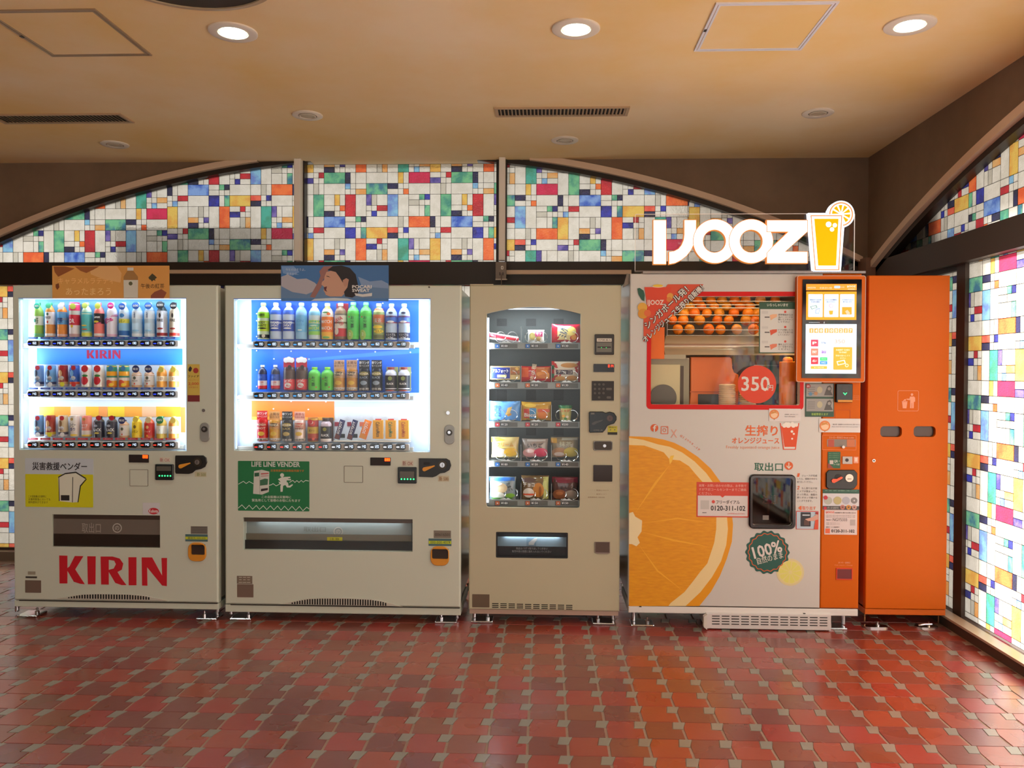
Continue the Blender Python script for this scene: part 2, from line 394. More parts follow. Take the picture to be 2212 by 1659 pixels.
# beams and curbs
g = G(); g.box(-6.4, 2.2, YP - .0, YG + .03, BZ0, BZ1); bb = struct(g.build('trim_1', FRM), 'dark beam between upper and lower stained glass on the back wall')
g = G(); g.box(XP - .0, XG + .03, -3.4, 5.7, 1.985, 2.14); struct(g.build('trim_2', M((66, 52, 44), .5)), 'dark brown beam across the right glass wall')
g = G(); g.box(-6.4, 2.2, YP - .03, YG + .03, -.002, .062); struct(g.build('baseboard_back', M((120, 100, 84), .5)), 'low brown curb under the back glass')
g = G(); g.box(2.2, XG + .03, -3.4, 5.75, -.002, .05); g.box(2.19, 2.262, -3.4, 5.75, .05, .062, 1)
struct(g.build('baseboard_right', [M((78, 56, 42), .5), M((190, 165, 140), .3)]), 'low brown curb with pale top under the right glass')
g = G(); g.box(-6.4, 2.2, YG - .02, YG + .03, .062, .078); struct(g.build('trim_3', M((58, 46, 38), .4)), 'dark sill bar under the back glass')
# pale rails on the beam
g = G(); x0, z0 = FP(300, 590.5, 5.70); x1, z1 = FP(606, 582.5, 5.70); g.box(x0, FP(634, 585, 5.70)[0], 5.70, YP, z0, z1)
struct(g.build('trim_4', TAN), 'pale rail on the dark beam behind the machine posters')
g = G(); x0, z0 = FP(1094, 592, 5.70); x1, z1 = FP(1364, 583, 5.70); g.box(x0, x1, 5.70, YP, z0, z1)
struct(g.build('trim_5', TAN), 'pale rail on the dark beam above the snack machine')
# posts of the back wall
def post(u0, u1, name, lab, zt=ZC, zbm=2.163):
    xa, xb = FP(u0, 460, 5.66)[0], FP(u1, 460, 5.66)[0]
    g = G(); g.prism([rect((xa, zbm, xb, zt))], 5.66, .07, .004); return struct(g.build(name, PALE), lab)
pst1 = post(634.5, 648, 'trim_6', 'pale post between left and middle stained windows')
pst2 = post(1077.5, 1091, 'trim_7', 'pale post between middle and right stained windows')
for pst, ua, ub, lft in ((pst1, 648, 658.5, 0), (pst2, 1072, 1077.5, 0), (pst2, 1091, 1094.5, 0)):
    xa, xb = FP(ua, 460, YP)[0], FP(ub, 460, YP)[0]
    G().box(xa, xb, YP - .01, YG + .02, BZ1, ZC).build('post_jamb', FRM, pst)
# bracket box and cable under the right post
t = thing('wall_bracket', (FP(1082, 600, 5.66)[0], 5.66, FP(1082, 606, 5.66)[1]), 'grey metal bracket box at the foot of the pale post above the snack machine', 'bracket')
r = rc(cM, 1990, 1022, 2092, 1192, 5.62)
plate('box', r, (120, 108, 98), t, 5.64, .03, .004, .35, 0, .6)
plate('base_plate', (r[0], r[1] - .004, r[2] + .008, r[1] + .004), (190, 176, 160), t, 5.61, .012)
q = rc(cM, 2042, 1060, 2064, 1092, 5.61); G().prism([rrect(q, .005), rrect((q[0] + .004, q[1] + .004, q[2] - .004, q[3] - .004), .003)], 5.605, .006).build('lock_ring', M((210, 205, 195), .3, 1), t)
for xx in (2025, 2056):
    q = rc(cM, xx, 1120, xx + 10, 1150, 5.61); plate('slot', q, (60, 52, 46), t, 5.61, .001)
cx_, cz_ = FP(1083, 600, 5.6); cz2 = FP(1083, 640, 5.6)[1]
G().tube([(cx_, 5.6, cz_ + .03), (cx_ + .002, 5.6, cz2)], .0035).build('cable', M((120, 105, 95), .4, .4), t)
# corner post and frame post
g = G(); g.box(2.18, 2.33, 5.60, 5.9, -.002, 2.17); struct(g.build('trim_8', M((128, 96, 78), .45)), 'reddish brown corner post behind the orange bin')
y0, y1 = RPx(2092, 850, XG)[0], RPx(2063.5, 850, 2.285)[0]
g = G(); g.box(2.285, XG + .03, y0 - .0, y1, .05, 1.99); struct(g.build('trim_9', M((74, 56, 46), .4)), 'dark brown frame post right of the orange bin')
g = G(); g.box(2.285, XG + .03, y1, 5.60, 1.955, 1.99); struct(g.build('trim_10', FRM), 'dark frame of the narrow window behind the bin')

# ---- stained glass: one repeat of the film, 24 x 16 units: (column, row, width, height, colour)
PAT = """0 0 1 1 w;0 1 1 1 w;1 0 1 1 r;1 1 1 1 w;2 0 4 2 g;6 0 1 2 n;7 0 1 2 w;8 0 2 2 w;10 0 4 2 w;14 0 2 2 w;16 0 1 2 y;17 0 1 2 w;18 0 4 2 p;22 0 2 1 w;22 1 2 1 u
0 2 1 2 y_;1 2 1 2 w;2 2 4 2 w;6 2 1 1 l;7 2 1 1 w;6 3 1 1 w;7 3 1 1 w;8 2 2 1 w;8 3 2 1 a;10 2 4 2 k;14 2 2 1 n;14 3 2 1 w;16 2 1 1 w;17 2 1 1 w;16 3 1 1 w;17 3 1 1 o;18 2 4 2 w;22 2 2 2 w
0 4 2 4 g;2 4 2 2 w;2 6 2 1 w;2 7 2 1 n;4 4 1 2 y;5 4 1 2 w;4 6 1 1 w;5 6 1 1 o;4 7 1 1 w;5 7 1 1 w;6 4 2 4 r;8 4 2 4 w;10 4 1 2 u;11 4 1 2 y_;12 4 2 2 w;10 6 1 1 w;11 6 1 1 w;12 6 2 1 r;10 7 1 1 w;11 7 1 1 b;12 7 2 1 w;14 4 2 4 l;16 4 2 4 w
18 4 2 1 w;18 5 2 1 y_;20 4 1 1 g;21 4 1 1 b;20 5 1 1 w;21 5 1 1 w;18 6 2 2 w;20 6 1 2 w;21 6 1 2 k;22 4 2 4 w
0 8 2 2 w;2 8 4 2 s;6 8 2 1 w;6 9 2 1 w;8 8 1 1 g;9 8 1 1 n;8 9 1 1 w;9 9 1 1 w;10 8 4 2 w;14 8 2 2 w;16 8 1 2 y_;17 8 1 2 w;18 8 4 2 o;22 8 1 2 n;23 8 1 2 w
0 10 2 1 r;0 11 2 1 w;2 10 4 2 w;6 10 2 2 b;8 10 1 2 w;9 10 1 2 k;10 10 4 2 y;14 10 2 1 c;14 11 2 1 n;16 10 1 1 w;17 10 1 1 b;16 11 1 1 w;17 11 1 1 w;18 10 4 2 w;22 10 1 1 w;23 10 1 1 w;22 11 1 1 w;23 11 1 1 l
0 12 2 4 w;2 12 2 2 w;4 12 1 2 y_;5 12 1 2 w;2 14 2 1 a;2 15 2 1 n;4 14 1 1 w;5 14 1 1 u;4 15 1 1 w;5 15 1 1 w;6 12 2 4 w;8 12 2 4 o;10 12 2 1 w;12 12 1 1 r;13 12 1 1 w;10 13 2 1 b;12 13 1 1 w;13 13 1 1 w;10 14 2 2 w;12 14 1 2 y_;13 14 1 2 a
14 12 2 4 w;16 12 2 4 t;18 12 1 2 u;19 12 1 2 w;20 12 2 2 w;18 14 1 1 w;19 14 1 1 w;20 14 2 1 a;18 15 1 1 w;19 15 1 1 l;20 15 2 1 w;22 12 2 4 y"""
PAT = [tuple(int(x) for x in q.split()[:4]) + (q.split()[4],) for q in PAT.replace('\n', ';').split(';')]
UX, UZ = .03833, .0394
def clip_poly(P, keep):
    """keep: list of half-plane functions f(p) >= 0"""
    for f in keep:
        out = []
        for i in range(len(P)):
            a, b = P[i - 1], P[i]; fa, fb = f(a), f(b)
            if fa >= 0 and fb >= 0: out.append(b)
            elif fa >= 0 > fb or fb >= 0 > fa:
                t = fa / (fa - fb); m_ = (a[0] + (b[0] - a[0]) * t, a[1] + (b[1] - a[1]) * t)
                out.append(m_)
                if fb >= 0: out.append(b)
        P = out
        if len(P) < 3: return []
    return P
WN = [0]; pcache = {}
def stained(label, s0, s1, z0, z1, arch, sheets, axis, visible, rot=False):
    """sheets: (from s, s of column c, c, z of row r, r); s runs to the right as one looks at the glass"""
    WN[0] += 1
    plane = YG if axis == 'y' else XG
    # came: thin lead lines; panes: open-backed shells
    came = G(); rest = G(); keys = sorted(PANEC); todo = []
    for si, (sa, sb, sc0, c0, zr0, r0) in enumerate(sheets):
        dirx = 1 if axis == 'y' else -1            # world direction of growing s
        for ti in range(-12, 13):
            for tj in range(-6, 7):
                for (c_, r_, w_, h_, k) in PAT:
                    if rot: u0 = sc0 + ((c0 - c_ - w_) + ti * 24) * UX; v1 = zr0 + ((r_ - r0) + h_ + tj * 16) * UZ
                    else: u0 = sc0 + ((c_ - c0) + ti * 24) * UX; v1 = zr0 - ((r_ - r0) + tj * 16) * UZ
                    u1 = u0 + w_ * UX; v0 = v1 - h_ * UZ
                    if u1 <= max(s0, sa) + .002 or u0 >= min(s1, sb) - .002 or v1 <= z0 + .002 or v0 >= z1 - .002: continue
                    P = [(u0, v0), (u1, v0), (u1, v1), (u0, v1)]
                    lo, hi = max(s0, sa), min(s1, sb)
                    ks = [lambda p: p[0] - lo, lambda p: hi - p[0], lambda p: p[1] - z0, lambda p: z1 - p[1]]
                    full = u0 >= lo and u1 <= hi and v0 >= z0 and v1 <= z1
                    if arch:
                        uu0, uu1 = max(u0, lo), min(u1, hi)
                        za, zb_ = arch(uu0), arch(uu1)
                        if max(za, zb_) <= v0: continue
                        if min(za, zb_) < v1:
                            full = False; sl = (zb_ - za) / (uu1 - uu0 + 1e-9)
                            ks.append(lambda p: za + sl * (p[0] - uu0) - p[1])
                    if not full: P = clip_poly(P, ks)
                    if len(P) < 3: continue
                    todo.append((P, k, full, w_, h_))
    win = None
    def P3(s, q, z): return (s, plane + q, z) if axis == 'y' else (plane + q, -s, z)
    for P, k, full, w_, h_ in todo:
        n = len(P)
        for i in range(n):
            a, b = Vector(P[i - 1]), Vector(P[i]); d = (b - a)
            if d.length < 1e-5: continue
            d.normalize(); nn = Vector((-d.y, d.x)) * .0011
            A, B, C, D = a + nn, b + nn, b - nn, a - nn
            came.add([P3(p.x, -.0045, p.y) for p in (A, B, C, D)], [(0, 1, 2, 3)])
    win = struct(came.build('window_%d' % WN[0], M((52, 46, 40), .5, .3)), label)
    ORG[win.name] = (0, 0, 0)
    nobj = 0; mats = [pane_mat(k) for k in keys]
    def shell(g, P, q0, mi, tr=lambda p, q: P3(p[0], q, p[1])):
        ins = inset(P, .0009); n = len(P)
        vs = [tr(p, -.004) for p in ins] + [tr(p, -.001) for p in ins]
        g.add(vs, [tuple(range(n))] + [(i, n + i, n + (i + 1) % n, (i + 1) % n) for i in range(n)], mi)
    todo.sort(key=lambda t_: -t_[3] * t_[4])
    for P, k, full, w_, h_ in todo:
        cx = sum(p[0] for p in P) / len(P); cz = sum(p[1] for p in P) / len(P)
        ar = abs(sum(P[i - 1][0] * P[i][1] - P[i][0] * P[i - 1][1] for i in range(len(P)))) / 2
        if visible(cx, cz) and nobj < 300 and ar > 2e-4:
            if full:
                key = (w_, h_, k, axis)
                if key not in pcache:
                    gg = G(); W2, H2 = w_ * UX / 2, h_ * UZ / 2
                    tr = (lambda p, q: (p[0], q, p[1])) if axis == 'y' else (lambda p, q: (q, -p[0], p[1]))
                    shell(gg, [(-W2, -H2), (W2, -H2), (W2, H2), (-W2, H2)], 0, 0, tr); pcache[key] = gg.mesh(pane_mat(k))
                o = bpy.data.objects.new('pane', pcache[key]); COL.objects.link(o); o.parent = win; o.location = P3(cx, 0, cz)
            else:
                gg = G(); c3 = P3(cx, 0, cz)
                tr = (lambda p, q: (p[0] - cx, q, p[1] - cz)) if axis == 'y' else (lambda p, q: (q, -(p[0] - cx), p[1] - cz))
                shell(gg, P, 0, 0, tr)
                o = bpy.data.objects.new('pane', gg.mesh(pane_mat(k))); COL.objects.link(o); o.parent = win; o.location = c3
            nobj += 1
        else: shell(rest, P, 0, keys.index(k))
    if rest.f: tag(rest.build('pane_field', mats, win), kind='stuff')
    return win
def on_back(u, v): return FP(u, v, YG)
ALL = lambda s, z: True
def in_px(us):
    rg = [(on_back(a, 850)[0], on_back(b, 850)[0]) for a, b in us]
    return lambda s, z: any(a <= s <= b for a, b in rg)
XL1, XL2 = FP(636, 460, 5.8)[0], FP(656, 460, 5.8)[0]
XR1, XR2 = FP(1075, 460, 5.8)[0], FP(1093, 460, 5.8)[0]
def wp(crop, x, y): return pt(crop, x, y, YG)
# upper left
a0 = wp(cW, 615, 530); b0 = wp(cW, 1212, 200)
stained('left arched stained glass window of small coloured panes', -4.3, XL1, BZ1, ZC, zb,
        [(-9, b0[0], a0[0], 6, a0[1], 4), (b0[0], 9, b0[0], 22, b0[1], 8)], 'y', ALL)
a0 = wp(cM, 317, 150)
stained('middle stained glass window of small coloured panes under the ceiling', XL2 - .0, XR1, BZ1, ZC - .012, None, [(-9, 9, a0[0], 2, a0[1], 0)], 'y', ALL)
a0 = wp(cR, 437, 255); b0 = wp(cR, 640, 362); c0 = wp(cR, 1893, 475)
stained('right arched stained glass window behind the glowing sign', XR2, 2.15, BZ1, ZC, zb,
        [(-9, b0[0], a0[0], 18, a0[1], 0), (b0[0], c0[0], b0[0], 22, b0[1], 8), (c0[0], 9, c0[0], 22, c0[1], 12)], 'y', ALL)
# lower: three bays behind the machines
xa, xb_ = FP(640, 900, YG)[0], FP(1083, 900, YG)[0]
a0 = on_back(17, 618.3)
stained('lower left stained glass seen beside the red lettered drinks machine', -5.6, xa, .078, BZ0, None, [(-9, 9, a0[0], 14, a0[1], 10)], 'y', in_px([(-60, 40)]))
a0 = on_back(1003, 760.6)
stained('lower middle stained glass seen between drinks and snack machines', xa, xb_, .078, BZ0, None, [(-9, 9, a0[0], 8, a0[1], 12)], 'y', in_px([(985, 1030)]))
a0 = on_back(1349, 641.5)
stained('lower right stained glass seen between snack and juice machines', xb_, 2.18, .078, BZ0, None, [(-9, 9, a0[0] - .005, 22, a0[1], 8)], 'y', in_px([(1330, 1362)]))
# right wall (s = -y so that it grows to the right)
def on_right(u, v): q = RPx(u, v, XG); return (-q[0], q[1])
a0 = on_right(2127, 436.7)
stained('arched stained glass window high on the right wall', -5.45, 1.5, 2.14, ZC, lambda s: zr(-s), [(-9, 9, a0[0], 6, a0[1], 10)], 'x', lambda s, z: s < -3.7, rot=True)
a0 = on_right(2123.8, 628)
stained('tall sunlit stained glass window on the right wall', -RPx(2092, 850, XG)[0], 1.5, .058, 1.985, None, [(-9, 9, a0[0], 14, a0[1], 4)], 'x', lambda s, z: s < -3.72)
a0 = on_right(2058, 733)
stained('narrow strip of stained glass between the bin and frame post', -5.62, -y1 - .001, .058, 1.955, None, [(-9, 9, a0[0], 14, a0[1], 11)], 'x', lambda s, z: s > -5.0)
# outside: ground, and slabs and blocks added to shade the panes
g = G(); g.box(-30, 30, 5.95, 40, -.3, -.1); g.box(2.45, 30, -30, 5.95, -.3, -.1); struct(g.build('ground', M((150, 145, 138), .9, noise=.1, scale=3)), 'pale ground outside the glass')
g = G(); g.box(-3.35, -1.95, 6.30, 6.6, 1.4, 2.50); struct(g.build('shade_block', M((120, 115, 106), .8)), 'added outer block dimming the left window')  # added occluder: darkens the panes in front of it
g = G(); g.box(-6.6, 2.36, 5.92, 6.2, 2.93, 3.0); g.box(2.36, 3.40, -3.6, 5.92, 2.93, 3.0); struct(g.build('shade_slab', M((96, 86, 76), .8)), 'added outer slab shading the upper glass')  # unseen slab, added and sized to shade the upper panes
g = G(); g.box(2.38, 3.2, 4.85, 6.3, -.1, 2.92); g.box(2.6, 4.0, 6.3, 17, -.1, 12.5); struct(g.build('sun_block', M((140, 130, 120), .8)), 'added outer blocks keeping sun off the corner and back glass')  # unseen blocks added to shade the corner panes and stop sun on the back glass

# ================================================================== ceiling fixtures
def ring_lathe(name, prof, cx, cy, mat, parent, n=32, cap=False):
    g = G(); g.lathe(cx, cy, prof, n, 0, cap); return g.build(name, mat, parent, True)
DLW = M((236, 226, 212), .4)
def downlight(x, y, R, lit, label):
    t = thing('downlight', (x, y, ZC), label, 'ceiling light', 'round recessed ceiling lights')
    ring_lathe('trim_ring', [(R, ZC + .002), (R, ZC - .006), (R * .93, ZC - .010), (R * .62, ZC - .008), (R * .60, ZC + .0)], x, y, DLW, t)
    ring_lathe('reflector', [(R * .60, ZC - .004), (R * .55, ZC - .0005)], x, y, M((175, 165, 150), .35), t)
    if lit:
        g = G(); g.lathe(x, y, [(R * .50, ZC - .011), (R * .52, ZC - .002)], 28); g.build('lamp_lens', M((225, 245, 235), .3, 0, 9.0), t, True)
        d = bpy.data.lights.new('lamp', 'SPOT'); d.energy = SPOT * (1 if y > 3 else .5); d.spot_size = math.radians(120); d.spot_blend = .7; d.shadow_soft_size = .05; d.color = (.80, 1, .92)
        o = bpy.data.objects.new('lamp', d); COL.objects.link(o); o.parent = t; o.location = (0, 0, -.03)
    else:
        g = G(); g.lathe(x + R * .02, y, [(R * .46, ZC - .006), (R * .50, ZC - .001)], 28); g.build('lamp_lens', M((196, 182, 158), .3), t, True)
        ring_lathe('inner_ring', [(R * .56, ZC - .009), (R * .50, ZC - .012), (R * .46, ZC - .007)], x, y, M((214, 204, 186), .4), t)
for x, y, lab in ((-1.377, 3.545, 'lit downlight left, next to the dark round recess'), (.132, 3.555, 'lit downlight in the middle of the ceiling'), (1.56, 3.56, 'lit downlight at the right, near the sloping plaster wall')):
    downlight(x, y, .105, True, lab)
for x, y, lab in ((-1.387, 4.704, 'unlit downlight above the blue poster machine, left of the middle grille'), (.127, 5.254, 'unlit downlight below the middle air grille, close to the glass'),
                  (1.565, 4.742, 'unlit downlight at the right above the glowing sign'), (-2.843, 5.274, 'unlit downlight below the left air grille')):
    downlight(x, y, .088, False, lab)
for i, x in enumerate((-4.3, -2.8, -1.3, .1, 1.6)):
    for j, y in enumerate((1.6, -.6, -2.4)):
        downlight(x, y, .105, True, 'lit downlight outside the picture, %s from the left, in the %s row %s the viewer' % (('first', 'second', 'third', 'fourth', 'fifth')[i], ('nearest', 'middle', 'farthest')[j], ('above', 'behind', 'behind')[j]))
downlight(-4.4, 3.55, .105, True, 'lit downlight far outside the picture to the left'); downlight(-2.85, 3.55, .105, True, 'lit downlight just outside the picture beside the faint hatch')
def grille(px, label):
    (xa, ya), (xb, yb) = px
    t = thing('air_grille', ((xa + xb) / 2, (ya + yb) / 2, ZC), label, 'air grille', 'ceiling air grilles')
    b = .018
    g = G(); g.box(xa, xb, ya, ya + b, ZC - .008, ZC + .001); g.box(xa, xb, yb - b, yb, ZC - .008, ZC + .001); g.box(xa, xa + b, ya + b, yb - b, ZC - .008, ZC + .001); g.box(xb - b, xb, ya + b, yb - b, ZC - .008, ZC + .001)
    g.build('frame', M((190, 160, 125), .45), t)
    G().box(xa + b, xb - b, ya + b, yb - b, ZC - .0012, ZC - .0002).build('dark_opening', M((18, 14, 12), .8), t)
    n = 34
    for k in range(n):
        x = xa + b + (xb - xa - 2 * b) * (k + .5) / n
        gg = G(); gg.add([(x - .001, ya + b, ZC - .002), (x + .006, ya + b, ZC - .009), (x + .006, yb - b, ZC - .009), (x - .001, yb - b, ZC - .002), (x + .001, ya + b, ZC - .002), (x + .008, ya + b, ZC - .009), (x + .008, yb - b, ZC - .009), (x + .001, yb - b, ZC - .002)],
                         [(0, 1, 2, 3), (7, 6, 5, 4), (1, 5, 6, 2), (0, 4, 5, 1), (3, 2, 6, 7)])
        gg.build('slat', M((200, 175, 140), .45), t)
grille(((-.287, 4.60), (.477, 4.757)), 'rectangular air grille in the middle of the ceiling above the snack machine')
grille(((-3.27, 4.64), (-2.47, 4.81)), 'rectangular air grille at the left above the red lettered machine')
def hatch(xa, xb, ya, yb, label, col, pull):
    t = thing('ceiling_hatch', ((xa + xb) / 2, (ya + yb) / 2, ZC), label, 'ceiling hatch', 'square ceiling hatches')
    for nm, o, w_, zz in (('outer_frame', 0, .010, .006), ('inner_frame', .014, .009, .005)):
        A, B, C, D = xa + o, xb - o, ya + o, yb - o
        g = G(); g.box(A, B, C, C + w_, ZC - zz, ZC + .001); g.box(A, B, D - w_, D, ZC - zz, ZC + .001); g.box(A, A + w_, C + w_, D - w_, ZC - zz, ZC + .001); g.box(B - w_, B, C + w_, D - w_, ZC - zz, ZC + .001)
        g.build(nm, M(col, .35, .15), t)
    G().box(xa + .023, xb - .023, ya + .023, yb - .023, ZC - .003, ZC + .0005).build('hatch_panel', CEILM, t)
    G().box(xa + .001, xa + .012, (ya + yb) / 2, (ya + yb) / 2 + .02, ZC - .009, ZC - .004).build('latch', M((60, 55, 50), .4), t)
hatch(.688, 1.18, 3.325, 3.815, 'square metal framed hatch at the right of the ceiling', (238, 240, 252), 1)
hatch(-2.345, -1.86, 3.30, 3.79, 'square faint framed hatch at the left of the ceiling', (165, 140, 110), 0)
t = thing('round_recess', (-1.35, 2.95, ZC - .018), 'dark round ceiling recess with pale rim cut by the upper edge', 'ceiling fixture')
G().lathe(-1.35, 2.95, [(.335, ZC - .012), (.335, ZC - .004)], 48).build('dark_disc', M((50, 38, 26), .5), t)
ring_lathe('rim', [(.36, ZC - .0002), (.36, ZC - .014), (.335, ZC - .018), (.335, ZC - .004)], -1.35, 2.95, M((190, 165, 130), .45), t, 48)

# ================================================================== drinks machines
GLASS = glass_mat()
BODYC = (202, 206, 192)
def cabinet(root, x0, x1, z0, z1, Y, depth, door_t, holes, col, arch_hole=None, ch=.006, side_in=.012):
    g = G(); g.prism([rect((x0, z0, x1, z1))] + holes, Y, door_t, ch, 0, False); door = g.build('door', M(col, .28, 0, 0, .5), root, True)
    g = G(); g.box(x0 + side_in, x1 - side_in, Y + door_t, Y + .12, z0 + .01, z1 - .008) if not holes else None
    # hollow shell behind the door: sides, top, bottom, rear
    xa, xb, ya, yb, za, zb2 = x0 + side_in, x1 - side_in, Y + door_t + .004, Y + depth, z0 + .012, z1 - .008
    g.box(xa, xa + .01, ya, yb, za, zb2); g.box(xb - .01, xb, ya, yb, za, zb2); g.box(xa + .01, xb - .01, ya, yb, zb2 - .01, zb2); g.box(xa + .01, xb - .01, ya, yb, za, za + .01)
    g.box(xa + .01, xb - .01, yb - .01, yb, za + .01, zb2 - .01); g.box(xa + .01, xb - .01, ya + .40, ya + .41, za + .01, zb2 - .01)
    g.build('cabinet', M((200, 198, 186), .22), root)
    return door
def feet(root, pts, Y):
    for k, (xl, xp, w_) in enumerate(pts):   # leg x, plate centre x, plate width
        g = G(); g.lathe(xl, Y + .07, [(.011, .012), (.011, .07)], 12); g.build('foot_leg', CHROME, root, True)
        g = G(); g.prism([rrect((xp - w_ / 2, 0.0, xp + w_ / 2, .01), .004)], Y - .0, .10, .003)
        g.lathe(xp + (.03 if xp > xl else -.03), Y + .05, [(.012, .01), (.012, .022), (.006, .024), (.006, .04)], 10); g.build('foot_plate', CHROME, root)
def cyl_wrap(cx, R, Y):
    def f(x, z):
        d = min(abs(x - cx), R * .98); return Y - math.sqrt(R * R - d * d) - .0009
    return f
BOT = [(.0, .92), (.012, 1.0), (.36, 1.0), (.38, .965), (.42, .965), (.44, 1.0), (.68, 1.0), (.76, .93), (.84, .66), (.885, .42), (.90, .38), (.925, .38)]
BCAN = [(.0, .92), (.01, 1.0), (.70, 1.0), (.78, .93), (.86, .62), (.885, .56), (.90, .56)]
CAN = [(.0, .90), (.02, 1.0), (.94, 1.0), (.985, .90), (1.0, .88)]
CUP = [(.0, .80), (.01, .84), (.97, 1.0), (.98, 1.06), (1.0, 1.06)]
def prof_at(P, f):
    for (a, ra), (b, rb) in zip(P, P[1:]):
        if a <= f <= b: return ra + (rb - ra) * (f - a) / (b - a + 1e-9)
    return P[-1][1]
def drink(crop, cx, yt, yb, hw, Yc, kind, body, cap, bands, marks, label, group):
    xa, z0 = pt(crop, cx, yb, Yc); z1 = pt(crop, cx, yt, Yc)[1]; R = hw / crop[2] * Yc / F_PX; H = z1 - z0; cxw = xa
    if len(label.split()) > 16: label = label.replace(' in the red lettered machine', '').replace(' under the blue poster', '')
    if len(label.split()) > 16: label = label.replace('labelled ', '').replace('small ', '')
    if len(label.split()) > 16: label = label.replace(' of the two', '').replace(' the ', ' ')
    cat = {'bottle': 'bottle', 'bcan': 'can', 'can': 'can', 'cup': 'cup', 'tall': 'can'}[kind]
    nm = {'bottle': 'drink_bottle', 'bcan': 'bottle_can', 'can': 'drink_can', 'cup': 'drink_cup', 'tall': 'drink_can'}[kind]
    t = thing(nm, (cxw, Yc, z0), label, cat, group)
    P = {'bottle': BOT, 'bcan': BCAN, 'can': CAN, 'cup': CUP, 'tall': CAN}[kind]
    hs = 1.0
    if kind == 'tall': hs = .72
    g = G(); g.lathe(cxw, Yc, [(R * r, z0 + H * hs * f) for f, r in P], 18)
    b = g.build('body', M(body, .25, 0.2 if kind in ('can', 'tall') and body[0] > 150 and abs(body[0] - body[2]) < 40 else 0), t, True)
    if kind in ('bottle', 'bcan') and cap:
        f0 = .918 if kind == 'bottle' else .895; rr = .46 if kind == 'bottle' else .60
        g = G(); g.lathe(cxw, Yc, [(R * rr, z0 + H * f0), (R * rr, z0 + H * .985), (R * rr * .9, z0 + H)], 16); g.build('cap', M(cap, .35), t, True)
    for f0, f1, col in bands:
        g = G(); n = 3; pr = [(R * prof_at(P, f0 + (f1 - f0) * k / n) + .0006, z0 + H * hs * (f0 + (f1 - f0) * k / n)) for k in range(n + 1)]
        g.lathe(cxw, Yc, pr, 18, 0, False); g.build('label', M(col, .4), t, True)
    if kind == 'tall':   # printed header card standing above the can
        plate('header_card', (cxw - R * .96, z0 + H * .70, cxw + R * .96, z1), marks[0][6] if marks and marks[0][0] == 'h' else body, t, Yc - R * .2, .002)
    for m in marks:
        if m[0] == 't':
            _, s, fx0, fx1, f0, f1, col = m[:7]; r = (cxw + fx0 * R, z0 + f0 * H, cxw + fx1 * R, z0 + f1 * H)
            rot = m[7] if len(m) > 7 else 0
            fm = (f0 + f1) / 2 / hs
            g = G()
            if fm > 1 or kind == 'cupx': add_text(g, s, r, Yc - R * .2 - .003, .02, rot)
            else: add_text(g, s, r, 0, .02, rot, cyl_wrap(cxw, R * max(.5, prof_at(P, min(1, fm))) + .0008, Yc))
            g.build('lettering', M(col, .5), t)
        elif m[0] == 'd':
            _, fx, f, fr, col = m[:5]
            yd = Yc - R - lift(0) if not (kind == 'tall' and f > .74) else Yc - R * .2 - .002 - lift(0) * 8
            g = G(); g.hcyl(cxw + fx * R, z0 + f * H, yd - .0022, yd - .0012, fr * R, 20); s_ = g.build('round_sticker', M(col, .5), t)
            if len(m) > 5:
                gg = G(); add_text(gg, m[5], (cxw + (fx - fr * .75) * R, z0 + f * H - fr * R * .3, cxw + (fx + fr * .75) * R, z0 + f * H + fr * R * .3), Yc - R - .0026, .02); gg.build('lettering', M((240, 240, 235) if sum(col) < 560 else (60, 90, 60), .5), s_)
        elif m[0] == 'b':   # blob painted on the front
            _, fx, f, rx, rz, col = m
            g = G(); n = 14; vs = [(cxw + (fx + rx * math.cos(2 * PI * k / n)) * R, z0 + (f + rz * math.sin(2 * PI * k / n)) * H) for k in range(n)]
            w_ = cyl_wrap(cxw, R * max(.5, prof_at(P, min(1, f / hs))) + .0002 + lift(0) * .5, Yc); xc, zc = cxw + fx * R, z0 + f * H; pv = [(xc, zc)]
            for q_ in (.34, .67, 1.0): pv += [(xc + (x - xc) * q_, zc + (z - zc) * q_) for x, z in vs]
            ff = []
            for i in range(n):
                j = (i + 1) % n; ff += [(0, 1 + i, 1 + j), (1 + i, 1 + n + i, 1 + n + j, 1 + j), (1 + n + i, 1 + 2 * n + i, 1 + 2 * n + j, 1 + n + j)]
            g.add([(x, w_(x, z), z) for x, z in pv], ff); g.build('print', M(col, .45), t)
        elif m[0] == 'card':   # printed card behind the bottle
            _, col = m; plate('backing_card', (cxw - R * 1.0, z0, cxw + R * 1.05, z1 + .001), col, t, Yc + R + .003, .0015)
    return t

SEG = {'0': 'abcdef', '1': 'bc', '2': 'abged', '3': 'abgcd', '4': 'fgbc', '5': 'afgcd', '6': 'afgedc', '7': 'abc', '8': 'abcdefg', '9': 'abcdfg'}
def digits(g, s, r, y, th=.22):
    n = len(s); W = (r[2] - r[0]) / n
    for i, ch in enumerate(s):
        x0, x1 = r[0] + W * i + W * .12, r[0] + W * (i + 1) - W * .12; z0, z1 = r[1], r[3]; zm = (z0 + z1) / 2; t = (x1 - x0) * th
        for c in SEG.get(ch, ''):
            q = {'a': (x0, z1 - t, x1, z1), 'd': (x0, z0, x1, z0 + t), 'g': (x0, zm - t / 2, x1, zm + t / 2), 'f': (x0, zm, x0 + t, z1), 'b': (x1 - t, zm, x1, z1), 'e': (x0, z0, x0 + t, zm), 'c': (x1 - t, z0, x1, zm)}[c]
            g.add([(q[0], y, q[1]), (q[2], y, q[1]), (q[2], y, q[3]), (q[0], y, q[3])], [(0, 1, 2, 3)])
